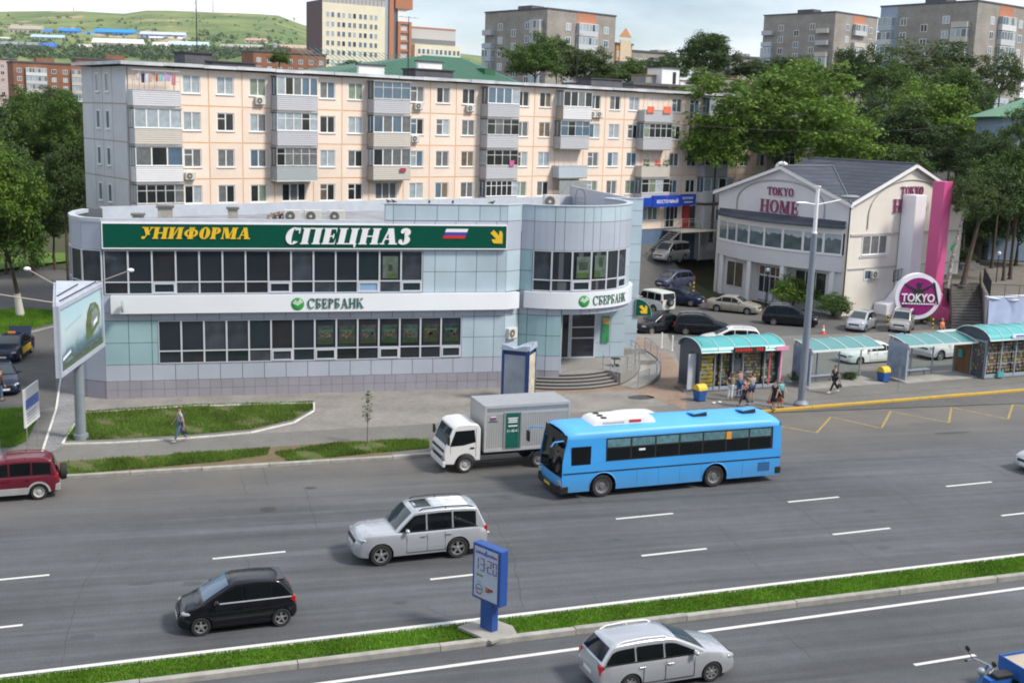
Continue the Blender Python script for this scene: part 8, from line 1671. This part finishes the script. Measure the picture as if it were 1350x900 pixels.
zs_ = [1.0,1.15,1.6,2.1,2.45]; ws.grid([[(fx(z) + .06 * (1 - (y / hw) ** 2), y, z) for y in (-hw + .02,-.8,-.4,0,.4,.8, hw - .02)] for z in zs_]); ws.build('windscreen', M_CGL, bus, None, 180)
MB().grid([[(fx(z) + .07 * (1 - (y / hw) ** 2), y, z) for y in (-hw + .02,-.8,0,.8, hw - .02)] for z in (2.45,2.6,2.82)]).build('destination_board', M_TRIM, bus, None, 180)
MB().grid([[(hx - .05 + .08 * (1 - (y / hw) ** 2), y, z) for y in (-hw, -.8,0,.8, hw)] for z in (.34,.7,1.0)]).build('front_panel', M_BUS, bus, None, 180)
bp_ = MB().grid([[(hx + .02 + .10 * (1 - (y / hw) ** 2), y, z) for y in (-hw - .01,-.8,0,.8, hw + .01)] for z in (.28,.30,.56,.60)]); bp_.build('bumper', M_TRIM, bus, None, 60)
for q in ((hx - .35,-hw - .03,.3, hx + .03,-hw + .3,.62),(hx - .35, hw - .3,.3, hx + .03, hw + .03,.62),(-hx - .06,-hw - .02,.4,-hx + .25, hw + .02,.72)): MB().box(*q).build('bumper_corner', M_TRIM, bus, bevel=.03)
for s in (-1,1):
 MB().box(hx - .02, s * hw * .86 - .16,.66, hx + .03, s * hw * .86 + .16,.86).build('headlight', M_HL, bus, bevel=.02); MB().box(-hx - .02, s * hw * .9 - .08,.8,-hx + .01, s * hw * .9 + .08,1.35).build('tail_light', M_TL, bus)
 x0, x1 = hx - 2.05,-hx + .45; yt = lambda z, e: s * (hw - .05 * max(0, z - 1.62) + e); wbk = MB().poly([(x1, yt(1.6,.008),1.60),(x0, yt(1.6,.008),1.60),(x0, yt(2.6,.008),2.60),(x1, yt(2.6,.008),2.60)][::-s]); wbk.build('window_band', M_TRIM, bus); nW = 7
 for k in range(nW):
  a, b = x0 - .06 - (x0 - x1 - .1) * k / nW, x0 - .02 - (x0 - x1 - .1) * (k + 1) / nW + .04
  MB().poly([(a, yt(1.65,.016),1.65),(b, yt(1.65,.016),1.65),(b, yt(2.15,.016),2.15),(a, yt(2.15,.016),2.15)][::(1 if s > 0 else -1)]).build('side_window', M_CGL, bus)
  MB().poly([(a, yt(2.2,.016),2.20),(b, yt(2.2,.016),2.20),(b, yt(2.54,.016),2.54),(a, yt(2.54,.016),2.54)][::(1 if s > 0 else -1)]).build('vent_window', pm('bus_curtain_glass', (.10,.20,.24),.08, var=.3, scale=6), bus)
 MB().box(hx - 1.35, s * (hw + .0) - .012,1.52, hx - .45, s * hw + .008,2.32).build('driver_window', M_CGL, bus, bevel=.03); MB().box(-hx, s * hw - .01,1.14, hx - .1, s * hw + .014,1.19).build('side_moulding', M_TRIM, bus); MB().box(-hx + .55, s * hw - .01,.58,-hx + 1.15, s * hw + .012,.98).build('engine_grille', pm('bus_grille', (.03,.12,.30),.5), bus)
 for ax in (fa, ra):
  n = 14; wl = MB(); A = [(ax + Ra * math.cos(PI * k / n), rw_ + Ra * math.sin(PI * k / n)) for k in range(n + 1)]; wl.grid([[(x, s * (hw - .005), z) for x, z in A], [(x, s * .7, z) for x, z in A]]).poly([(x, s * .7, z) for x, z in A]); wl.build('wheel_well', M_WELL, bus)
  fl_ = MB().grid([[(ax + (Ra + .05) * math.cos(PI * k / n), s * (hw + .006), rw_ + (Ra + .05) * math.sin(PI * k / n)) for k in range(n + 1)], [(ax + Ra * math.cos(PI * k / n), s * (hw + .03), rw_ + Ra * math.sin(PI * k / n)) for k in range(n + 1)]]); fl_.build('arch_trim', M_BUS, bus); wheel(bus, ax, s * (hw - .17), rw_, RST, .3)
 for k in range(9): x = -hx + .9 + k * 1.05; MB().box(x - .006, s * hw - .01,.36, x + .006, s * hw + .004,1.12).build('panel_seam', pm('seam_blue', (.02,.16,.42),.5), bus) if all(abs(x - ax) > Ra + .08 for ax in (fa, ra)) else None
u0 = hx - 1.9; cu = MB(); cu.grid([[(x, y, z) for y in (-.72,-.68,-.6,0,.6,.68,.72) for z in [BH - .02 if abs(y) > .7 else (zt_ - .03 if abs(y) > .65 else zt_)]] for x, zt_ in ((u0 + .25, BH - .01),(u0 + .1, BH + .16),(u0 - .1, BH + .22),(u0 - 2.2, BH + .24),(u0 - 2.6, BH + .22),(u0 - 2.75, BH - .01))]); cu.build('roof_unit', M_BWH, bus, None, 35)
for y in (-.42,0,.42): MB().lathe([(0,0),(.12,0),(.14,.02),(.14,.0)], (u0 - .35, y, BH + .235), n=14).build('unit_fan', M_TRIM, bus)
bx(u0 - 2.0,.70, BH + .06, u0 - 1.45,.735, BH + .16).build('unit_lettering', M_RED, bus); bx(u0 - 1.2,.71, BH + .06, u0 - .2,.73, BH + .12).build('unit_lettering', pm('text_grey2', (.5,.5,.5),.5), bus)
for x in (-1.6,-4.1): hb_ = MB().box(-.35,-.33,0,.35,.33,.07).build('roof_hatch', M_BUSR, bus, (x, .1, BH + .10), None, .02); MB().poly([(-.40,-.25,.0),(-.40,.25,.0),(-.36,.25,.06),(-.36,-.25,.06)]).build('hatch_gap', M_TRIM, hb_); hb_.rotation_euler = (.16,.12,0); MB().box(-.33,-.31,-.16,.33,.31,-.002).build('hatch_opening', M_TRIM, hb_)
ma_ = MB().path([(hx - .1,-hw + .1,2.6),(hx + .35,-hw - .1,2.62),(hx + .5,-hw - .15,2.45)], .03); ma_.build('mirror_arm', M_BUS, bus); MB().box(hx + .44,-hw - .30,1.95, hx + .54,-hw - .04,2.42).build('mirror', M_TRIM, bus, bevel=.03)
ma_ = MB().path([(hx - .1, hw - .1,2.6),(hx + .45, hw + .2,2.66),(hx + .6, hw + .25,2.5)], .03); ma_.build('mirror_arm', M_BUS, bus); MB().box(hx + .55, hw + .1,2.0, hx + .65, hw + .36,2.5).build('mirror', M_TRIM, bus, bevel=.03)
MB().box(hx + .105,-.3,.42, hx + .125,.3,.54).build('number_plate', pm('plate_yellow', (.6,.42,.06),.5), bus)
bx(-2.75, hw - .04,2.18,-2.5, hw + .012,2.5).build('window_sticker', pm('sticker_orange', (.7,.30,.04),.5), bus); bx(hx - 3.9, hw - .04,1.98, hx - 3.6, hw + .012,2.06).build('window_sticker', M_WHT, bus)
# ------------------------------------------------- white box truck
s_, t_ = rst(at(603,624)); TL, TW = 5.9,2.05; tk = thing('box_truck', 'parked white-cab delivery truck with a corrugated silver box and green side door', 'truck', rd(s_ - .65 + TL / 2, t_ + TW / 2 - .08), RTL)
hx, hw = TL / 2, TW / 2 - .06; fa, ra = hx - 1.0, hx - 1.0 - 3.6; rw_ = .39; Ra = .50
M_ALB = pm('box_aluminium', (.50,.50,.49),.42, metal=.35, var=.10, scale=.7); M_ALR = pm('box_roof_grey', (.30,.31,.335),.5, var=.06); M_GRD = pm('door_green', (.008,.115,.085),.45, var=.04)
cab = [(hx - 1.72,.55),(hx - 1.72,2.02),(hx - 1.60,2.22),(hx - 1.2,2.28),(hx - .64,2.25),(hx - .44,2.12),(hx - .10,1.30),(hx - .03,1.14),(hx, .9),(hx - .02,.45),(fa + Ra + .02,.42)] + [(fa + Ra * math.cos(PI * k / 10), max(.42, rw_ + Ra * math.sin(PI * k / 10))) for k in range(1,10)] + [(fa - Ra - .02,.55)]
MB().prism([(x, -hw, z) for x, z in cab], (0,2 * hw, 0)).build('cab', PNT['white'], tk, None, 30,.07)
n_ = Vector((.75,0,.47)).normalized()
MB().poly([(hx - .115 + .015,-hw + .10,1.34),(hx - .115 + .015, hw - .10,1.34),(hx - .415 + .015, hw - .14,2.06),(hx - .415 + .015,-hw + .14,2.06)]).build('windscreen', M_CGLB, tk)
MB().box(hx - .01,-hw + .1,1.0, hx + .012, hw - .1,1.12).box(hx - .01,-hw + .08,.62, hx + .02, hw - .08,.78).build('grille', M_TRIM, tk); MB().box(hx - .06,-hw - .01,.34, hx + .06, hw + .01,.6).build('bumper', PNT['white'], tk, bevel=.03)
for s in (-1,1):
 MB().box(hx - .05, s * (hw - .2) - .14,.64, hx + .03, s * (hw - .2) + .14,.84).build('headlight', M_HL, tk, bevel=.02); y = s * (hw + .004)
 MB().poly([(hx - .26, y, 1.28),(hx - .52, y, 1.98),(hx - 1.42, y, 2.0),(hx - 1.48, y, 1.42),(hx - .9, y, 1.30)][::(1 if s > 0 else -1)]).build('side_window', M_CGL, tk); MB().box(hx - 1.5, s * hw - .004,.75, hx - 1.485, s * hw + .006,2.06).box(hx - .3, s * hw - .004,.95, hx - .288, s * hw + .006,1.3).build('door_gap', M_TRIM, tk); MB().box(hx - 1.42, s * hw - .005,1.12, hx - 1.22, s * hw + .02,1.19).build('door_handle', M_TRIM, tk)
 MB().path([(hx - .25, s * hw, 1.5),(hx - .12, s * (hw + .18),1.75),(hx - .12, s * (hw + .18),1.4)], .018).build('mirror_arm', M_TRIM, tk); MB().box(hx - .18, s * (hw + .18) - .1,1.42, hx - .10, s * (hw + .18) + .1,1.82).build('mirror', M_TRIM, tk, bevel=.02)
 for ax in (fa, ra): wheel(tk, ax, s * (hw - .10), rw_, RSTP if ax == fa else RST, .24)
 MB().box(ra + .55, s * hw - .05,.50, fa - .75, s * hw, .54).box(ra + .55, s * hw - .05,.80, fa - .75, s * hw, .83).build('side_guard', M_TRIM, tk); MB().box(-hx + .9, s * .35,.62, hx - 1.7, s * .35 + s * .1,.86).build('chassis_rail', M_TRIM, tk)
 MB().box(ra - .55, s * hw - .25,.82, ra + .55, s * hw, .86).build('mudguard', M_TRIM, tk)
bz0, bz1 = .92,3.05; bx0, bx1 = -hx - .15, hx - 1.86; bw = TW / 2
MB().box(bx0,-bw + .03, bz0, bx1, bw - .03, bz1 - .02).build('box_core', M_ALB, tk)
for s in (-1,1):
 x = bx1 - .1; m = MB(); k = 0
 rg_ = [[], []]; N = int((bx1 - bx0 - .2) / .055)
 for i in range(N + 1): xx = bx0 + .1 + (bx1 - bx0 - .2) * i / N; yy_ = s * (bw - .012 + (.012 if i % 2 else 0)); rg_[0].append((xx, yy_, bz0 + .14)); rg_[1].append((xx, yy_, bz1 - .42))
 m.grid(rg_ if s < 0 else rg_[::-1]); m.build('ribbed_side', M_ALB, tk)
 MB().box(bx0, s * bw - .035, bz0, bx1, s * bw + .012, bz0 + .14).box(bx0, s * bw - .035, bz1 - .42, bx1, s * bw + .004, bz1 - .28).box(bx0, s * bw - .035, bz1 - .1, bx1, s * bw + .015, bz1).box(bx0, s * bw - .03, bz0 + .141, bx0 + .1, s * bw + .01, bz1 - .1).box(bx1 - .1, s * bw - .03, bz0 + .141, bx1, s * bw + .01, bz1 - .1).build('edge_profile', pm('alu_profile', (.56,.57,.58),.35, metal=.3), tk); MB().box(bx0 + .1, s * bw - .03, bz1 - .279, bx1 - .1, s * bw + .002, bz1 - .101).build('upper_band', pm('band_slate', (.22,.25,.30),.4), tk)
MB().box(bx0 - .01,-bw - .01, bz1 - .018, bx1 + .01, bw + .01, bz1 + .02).build('box_roof', M_ALR, tk); 
xd0, xd1 = bx1 - .92, bx1 - 1.78; MB().box(xd1, bw - .02, bz0 + .10, xd0, bw + .03, bz1 - .30).build('side_door_frame', pm('door_frame_grey', (.36,.38,.40),.4, metal=.3), tk); dr_ = MB().box(xd1 + .06, bw + .031, bz0 + .15, xd0 - .1, bw + .045, bz1 - .36).build('side_door', M_GRD, tk)
xm = (xd0 + xd1) / 2
for k, w in enumerate((.50,.42,.46,0,.44)):
 if w: bx(xm - w / 2, bw + .046, bz1 - .62 - .09 * k, xm + w / 2, bw + .056, bz1 - .57 - .09 * k).build('lettering', M_WHT, dr_)
fl('31-48-43', .17, M_WHT, dr_, (xm, bw + .05, bz1 - 1.24),(PI / 2,0, PI),.006, width=.56)
MB().path([(xd1 + .18, bw + .06, bz0 + .2),(xd1 + .18, bw + .06, bz1 - .4)], .014).build('lock_rod', M_STEEL, tk)
fg = (bx1 - .2, bx1 - .62)
for k, mt in enumerate((M_RED, M_BLUE, M_WHT)): bx(fg[1] + .08, bw + .016, bz1 - .62 + .05 * k, fg[0] - .08, bw + .022, bz1 - .572 + .05 * k).build('flag_stripe', mt, tk)
bx(fg[1], bw + .016, bz1 - .72, fg[0], bw + .02, bz1 - .68).build('lettering', M_TXTG, tk)
bx(bx0 - .02,-bw + .1, bz0, bx0 - .001, bw - .1, bz1 - .15).build('rear_door', M_ALB, tk)
# ------------------------------------------------- cargo tricycle cut by the lower right corner
pt = at(1270,914); mb_ = thing('cargo_tricycle', 'motor tricycle with a blue cargo tray, only its handlebar and tray corner in view', 'tricycle', pt + Vector((.5,-.5,0)), RTL)
TRB = pm('tricycle_blue', (.02,.12,.42),.45)
m = MB().path([(.55,-.42,1.10),(.35,-.35,1.16),(.2,-.05,1.12),(.2,.05,1.12),(.35,.35,1.16),(.55,.42,1.10)], .022,6); m.build('handlebar', M_STEEL, mb_)
for s in (-1,1): MB().tube((.55, s * .42,1.10),(.62, s * .46,1.09),.03).build('grip', M_TRIM, mb_); MB().tube((.42, s * .36,1.15),(.50, s * .50,1.35),.012).ell((.5, s * .52,1.42),(.03,.10,.08),10,6).build('mirror', M_TRIM, mb_, None, 60)
MB().tube((.2,0,1.12),(.65,0,.35),.035).box(-.6,-.14,.45,.2,.14,.70).build('frame', TRB, mb_); MB().box(-.62,-.18,.70,.0,.18,.82).build('saddle', M_TRIM, mb_, bevel=.04); MB().ell((.42,0,.95),(.12,.12,.12)).build('headlight', M_HL, mb_, None, 60)
MB().box(-2.3,-.62,.55,-.8,.62,.60).box(-2.3,-.65,.601,-.8,-.62,1.0).box(-2.3,.62,.601,-.8,.65,1.0).box(-.83,-.619,.601,-.8,.619,1.0).box(-2.3,-.619,.601,-2.27,.619,1.0).build('cargo_tray', TRB, mb_); MB().box(-2.25,-.6,.602,-.85,.6,.93).build('cargo_cover', pm('cover_tan', (.42,.36,.29),.9, var=.1), mb_)
wheel(mb_, .75,0,.30, RST, .12); wheel(mb_, -1.5,-.55,.28, RST, .14); wheel(mb_, -1.5,.55,.28, RST, .14)
# ================================================================= PEOPLE
SKIN = pm('skin', (.50,.30,.21),.55, var=.06, scale=6)
def skin_obj(name, verts, edges, radii, mat, parent, sub=1, root=0):
 me = bpy.data.meshes.new(name); me.from_pydata(verts, edges, []); me.materials.append(mat); o = link(name, me, parent)
 sk = o.modifiers.new('skin', 'SKIN'); sk.use_smooth_shade = True; sk.branch_smoothing = .3
 for i, r in enumerate(radii):
  d = me.skin_vertices[0].data[i]; d.radius = r if isinstance(r, tuple) else (r, r); d.use_root = (i == root)
 s = o.modifiers.new('sub', 'SUBSURF'); s.levels = sub; s.render_levels = sub; return o
def person(label, pos, rz, top, legs, hair, H=1.72, stride=0.0, arm=(0.15,0.1), elbow=(.3,.3), skirt=None, sleeves='short', shorts=False, longhair=False, female=False, shoes=(.05,.05,.05), bag=None, lean=0.0, scale_w=1.0):
 """faces local +x; arm = forward swing of (left, right) upper arm in radians, elbow = extra bend"""
 o = thing('person', label, 'person', pos, rz); k = H / 1.72; sh = .19 if not female else .165; hp_ = .095; V = []; E = []; Rd = []
 def add(p, r, par=None):
  V.append((p[0] * k, p[1] * k, p[2] * k)); Rd.append(r if not isinstance(r, tuple) else r)
  if par is not None: E.append((par, len(V) - 1))
  return len(V) - 1
 ln = lambda z: lean * max(0, z - .9)
 pel = add((0,0,.95),(.115,.15)); wa = add((ln(1.1),0,1.10),(.10,.128), pel); ch = add((ln(1.3),0,1.30),(.115,.155), wa); st = add((ln(1.42),0,1.42),(.075,.09), ch); nk = add((ln(1.5) + .01,0,1.50),.052, st); h1 = add((ln(1.56) + .02,0,1.57),(.075,.068), nk); h2 = add((ln(1.66) + .01,0,1.655),(.088,.076), h1); add((ln(1.7),0,1.715),(.05,.045), h2)
 hands = []
 for s, a, e in ((1, arm[0], elbow[0]),(-1, arm[1], elbow[1])):
  S = add((ln(1.4), s * sh, 1.405),.055, ch); E0 = (ln(1.4) + .29 * math.sin(a), s * (sh + .045),1.405 - .29 * math.cos(a)); el = add(E0,.042, S); w_ = (E0[0] + .25 * math.sin(a + e), s * (sh + .04), E0[2] - .25 * math.cos(a + e)); wr = add(w_, .028, el); d = Vector((math.sin(a + e),0,-math.cos(a + e))); pm_ = Vector(w_) + d * .07; pa = add(pm_, (.024,.034), wr); hands.append(pm_)
  for q in range(4): f = pm_ + d * .035 + Vector((0,0,0)) + Vector((d.z * .012,0,-d.x * .012)) * 0 + Vector((-d.z, 0, d.x)) * (.026 * (q - 1.5) / 1.5); f1 = add(f, .010, pa); add(f + d * (.045 + .008 * (1 if q in (1,2) else 0)) + Vector((0,-s * .012,0)),.0075, f1)
  t1 = add(pm_ + Vector((-d.z, 0, d.x)) * .036 + d * -.01,.011, pa); add(pm_ + Vector((-d.z, 0, d.x)) * .05 + d * .035,.008, t1)
 feet = []; LG = []
 for s, f in ((1, stride),(-1,-stride)):
  hip = (0, s * hp_, .92); kn = (.42 * math.sin(f) + .02, s * hp_, .92 - .42 * math.cos(f)); back = max(0,-f); an = (kn[0] + .41 * math.sin(f - .25 * abs(stride) * 2 * (1 if f < 0 else .2)), s * hp_, max(.085, kn[2] - .41 * math.cos(f - .5 * back)))
  hI = add(hip, .088, pel); kI = add(kn, .057, hI); cI = add((kn[0] * .55 + an[0] * .45, s * hp_, kn[2] * .6 + an[2] * .4),.054, kI); aI = add(an, .036, cI); tI = add((an[0] + .07, s * hp_, an[2] - .045),(.036,.03), aI); add((an[0] + .17, s * (hp_ + .015), an[2] - .062),(.034,.02), tI); feet.append(an); LG.append((hip, kn, an))
 drop = 0
 skin_obj('body', V, E, Rd, SKIN, o, 1)
 P = lambda p: (p[0] * k, p[1] * k, p[2] * k)
 tm = pm('garment_%s' % '_'.join('%02d' % int(c * 99) for c in top), top, .85, var=.15, scale=5); lm = pm('garment_%s' % '_'.join('%02d' % int(c * 99) for c in legs), legs, .85, var=.15, scale=5)
 v = [P((0,0,.93)), P((ln(1.1),0,1.10)), P((ln(1.3),0,1.30)), P((ln(1.42),0,1.43))]; e = [(0,1),(1,2),(2,3)]; r = [(.135 * k, .17 * k),(.12 * k, .15 * k),(.135 * k, .175 * k),(.07 * k, .10 * k)]
 for s, a, eb in ((1, arm[0], elbow[0]),(-1, arm[1], elbow[1])):
  i = len(v); v.append(P((ln(1.4), s * sh, 1.405))); e.append((2, i)); r.append(.072 * k); m_ = .16 if sleeves == 'short' else .29
  if sleeves != 'none': v.append(P((ln(1.4) + m_ * math.sin(a), s * (sh + .03),1.405 - m_ * math.cos(a)))); e.append((i, i + 1)); r.append(.062 * k)
  if sleeves == 'long': E0 = (ln(1.4) + .29 * math.sin(a), s * (sh + .045),1.405 - .29 * math.cos(a)); v.append(P((E0[0] + .22 * math.sin(a + eb), s * (sh + .04), E0[2] - .22 * math.cos(a + eb)))); e.append((i + 1, i + 2)); r.append(.045 * k)
 skin_obj('shirt' if not skirt or skirt[1] != 'dress' else 'dress_top', v, e, r, tm, o, 1)
 if skirt:
  z0 = skirt[0]; m = MB(); n = 14; rows = []
  for z, rx, ry in ((1.06,.125,.155),(.92,.15,.19),(.75,.17,.21),(z0,.185,.225),(z0 + .01,.17,.21)): rows.append([(rx * k * math.cos(2 * PI * i / n), ry * k * math.sin(2 * PI * i / n), z * k) for i in range(n)])
  for a, b in zip(rows[:-1], rows[1:]): m.grid([a + a[:1], b + b[:1]])
  m.build('skirt', lm, o, None, 180)
 else:
  v = [P((0,0,.97))]; e = []; r = [(.128 * k, .168 * k)]
  for hip, kn, an in LG:
   i = len(v); v.append(P(hip)); e.append((0, i)); r.append(.102 * k); v.append(P(kn if not shorts else (kn[0] * .8, kn[1], kn[2] + .06))); e.append((i, i + 1)); r.append((.075 if not shorts else .088) * k)
   if not shorts: v.append(P((kn[0] * .1 + an[0] * .9, an[1], kn[2] * .12 + an[2] * .88))); e.append((i + 1, i + 2)); r.append(.058 * k)
  skin_obj('shorts' if shorts else 'trousers', v, e, r, lm, o, 1)
 sm_ = pm('shoe_%s' % '_'.join('%02d' % int(c * 99) for c in shoes), shoes, .6, var=.05)
 for f in feet: MB().ell(((f[0] + .06) * k, f[1] * k, (f[2] - .045) * k),(.135,.048,.042),10,6).build('shoe', sm_, o, None, 60)
 hm = pm('hair_%s' % '_'.join('%02d' % int(c * 99) for c in hair), hair, .6, var=.2, scale=9); hx_ = ln(1.66) + .0; hh = MB(); hh.ell((hx_ * k - .012,0,1.68 * k),(.098,.088,.075),12,7)
 if longhair: hh.ell((hx_ * k - .07,0,1.55 * k),(.05,.085,.17),10,7)
 hh.build('hair', hm, o, None, 60); fc = MB().ell((hx_ * k + .10,0,1.61 * k),(.018,.014,.022),8,5); fc.build('nose', SKIN, o, None, 60)
 for s in (1,-1): MB().ell((hx_ * k + .088, s * .030,1.635 * k),(.008,.012,.007),8,5).build('eye', M_TRIM, o); MB().ell((hx_ * k + .0, s * .077,1.62 * k),(.02,.012,.03),8,5).build('ear', SKIN, o, None, 60)
 MB().ell((hx_ * k + .085,0,1.565 * k),(.010,.022,.006),8,5).build('mouth', pm('lips', (.35,.13,.11),.5), o)
 return o, [Vector(P(h)) for h in hands]
def hold(o, hands, which, label, rgb, size=(.17,.08,.14), cat='handbag', name='handbag'):
 h = o.matrix_basis @ hands[which]; b = MB(); w, d, t = size; b.ell((0,0,-.16 - t),(w, d, t),12,7); b.box(-w * .9,-d * .9,-.16 - 2 * t, w * .9, d * .9,-.16 - t); b2 = b.build(name, pm('bag_%s' % '_'.join('%02d' % int(c * 99) for c in rgb), rgb, .6, var=.1), None, h, 60); b2.rotation_euler = (0,0, o.rotation_euler.z)
 MB().path([(-.1,0,-.2),(-.06,0,-.03),(0,0,.0),(.06,0,-.03),(.1,0,-.2)], .012,5).build('strap', M_TRIM, b2); return tag(b2, label, cat)
Zp = .135
def foot(px, py_): return at(px, py_, Zp)
up = math.radians(90) + YAW * 0
pp_, hd = person('person in pale blue shirt and jeans walking along the path towards the left drive', foot(238,583), RTL + .1,(.36,.44,.55),(.10,.16,.27),(.10,.07,.05),1.76,.32,(-.35,.35),(.25,.35), shoes=(.3,.3,.3)); hold(pp_, hd, 0, 'small black bag held by the person walking on the left path', (.02,.02,.02),(.13,.06,.1))
pp_, hd = person('person in dark T-shirt and black trousers striding left at the bus shelters', foot(1099,519), RTL, (.02,.025,.04),(.015,.015,.018),(.12,.07,.05),1.76,.42,(-.4,.3),(.15,.3), shoes=(.6,.6,.6)); hold(pp_, hd, 0, 'black bag carried by the person striding past the shelters', (.015,.015,.015),(.15,.07,.12))
kz = RA + PI / 2
pp_, hd = person('person with long hair, a backpack and white jeans, back turned, at the kiosk', foot(962,528), kz, (.10,.08,.12),(.62,.64,.72),(.09,.05,.03),1.68,.06,(.5,.2),(.9,.3), longhair=True, female=True, shoes=(.4,.25,.2)); bp2 = MB().box(-.30,-.13,1.02,-.16,.13,1.42).build('backpack', pm('backpack_tan', (.22,.19,.14),.8, var=.2, scale=8), None, pp_.location, None, .04); bp2.rotation_euler = (0,0, kz); MB().box(-.33,-.10,1.06,-.302,.10,1.22).build('pocket', pm('backpack_tan', (.22,.19,.14)), bp2); tag(bp2, 'tan backpack on the back of the person in white jeans', 'backpack')
person('person in blue jeans and pale pink top leaning at the kiosk hatch', foot(974,524), kz + .3,(.52,.33,.28),(.04,.12,.30),(.06,.03,.02),1.74,.05,(.9,.7),(.9,1.0), shoes=(.25,.12,.2), sleeves='none', female=True)
pp_, hd = person('person in maroon shirt and dark trousers walking away from the kiosk', foot(980,536), RTL - .5,(.24,.05,.09),(.035,.045,.06),(.03,.02,.02),1.70,.30,(.2,-.2),(.9,.4), sleeves='short'); hold(pp_, hd, 1, 'black shoulder bag of the person in the maroon shirt', (.015,.015,.02),(.14,.07,.14))
person('person in grey T-shirt and navy shorts standing right of the kiosk hatch', foot(990,530), kz - .2,(.34,.35,.36),(.03,.045,.10),(.05,.03,.02),1.70,.04,(.5,.4),(.9,.9), shorts=True, shoes=(.05,.07,.2))
person('child in yellow top standing between the maroon and the grey shirts', foot(984,527), kz, (.50,.45,.08),(.05,.06,.10),(.05,.03,.02),1.25,.04,(.2,.2),(.4,.4))
pp_, hd = person('person with long black hair in a black dress waiting by the yellow kerb', foot(1020,540), kz + 2.0,(.012,.012,.018),(.012,.012,.018),(.01,.008,.008),1.68,.04,(.1,.15),(.3,.3), skirt=(.52, 'dress'), longhair=True, female=True); hold(pp_, hd, 1, 'dusty pink handbag held by the person in the black dress', (.32,.10,.14)); 
pp_, hd = person('person in turquoise blouse and black skirt facing the road by the yellow kerb', foot(1028,537),-kz + .3,(.02,.42,.48),(.015,.015,.018),(.12,.06,.04),1.66,.04,(.25,.25),(.5,.5), skirt=(.58, 'skirt'), female=True); hold(pp_, hd, 1, 'brown leather handbag held by the person in the turquoise blouse', (.30,.10,.05))
q = at(1240,449,.05); person('person in an orange vest behind the bus shelters near the pink column', q, -1.2,(.75,.16,.03),(.06,.07,.10),(.35,.22,.15),1.72,.05)
q = at(2,528,.13); person('person in brown jacket and blue jeans beside the dark saloon at the left edge', q, .4,(.10,.045,.03),(.08,.14,.24),(.03,.02,.02),1.74,.05,(.2,.1),(.3,.3), sleeves='long')
R = random.Random(2)
for px, py_, l in ((941,532, 'white crumpled paper lying on the pavement before the kiosk, left scrap'),(949,531, 'white crumpled paper lying on the pavement before the kiosk, right scrap')):
 p = at(px, py_, .14); m = MB(); m.ell((0,0,.05),(.11,.09,.06),7,5); m.v = [(x + R.uniform(-.02,.02), y + R.uniform(-.02,.02), max(0, z + R.uniform(-.02,.02))) for x, y, z in m.v]; tag(m.build('paper_scrap', M_WHT, None, p), l, 'litter')
# ================================================================= the block the photograph was taken from, across the avenue; unseen, added for its dark reflections
hb = thing('apartment_building', 'unseen brick apartment block on the near side of the avenue, behind the viewpoint', 'building', (-2,-4,0), RA)
bx(-55,-14,0,60,0,27).build('wall', BRK_G, hb); bx(-55.5,-14.5,27.01,60.5,.5,27.5).build('roof', M_TARW, hb)
wmb = MB().box(-.8,-.02,0,.8,.04,1.5); wmm = wmb.mesh('window', GL[0])
for k in range(34):
 for r in range(9): link('window', wmm, hb, (-52 + k * 3.3,0,1.4 + r * 2.85))
# ================================================================= thin air haze over the whole scene
hz_ = MB().box(-3400,-300,-14,3400,3200,300).build('haze', None); hz_.data.materials.clear(); m = bpy.data.materials.new('haze_air'); m.use_nodes = True; n, l = _nt(m); n.clear(); o = n.new('ShaderNodeOutputMaterial'); v = n.new('ShaderNodeVolumePrincipled'); v.inputs['Density'].default_value = .00005; v.inputs['Color'].default_value = (.92,.95,1,1); v.inputs['Anisotropy'].default_value = .2; l.new(v.outputs[0], o.inputs['Volume']); hz_.data.materials.append(m); tag(hz_, kind='stuff')
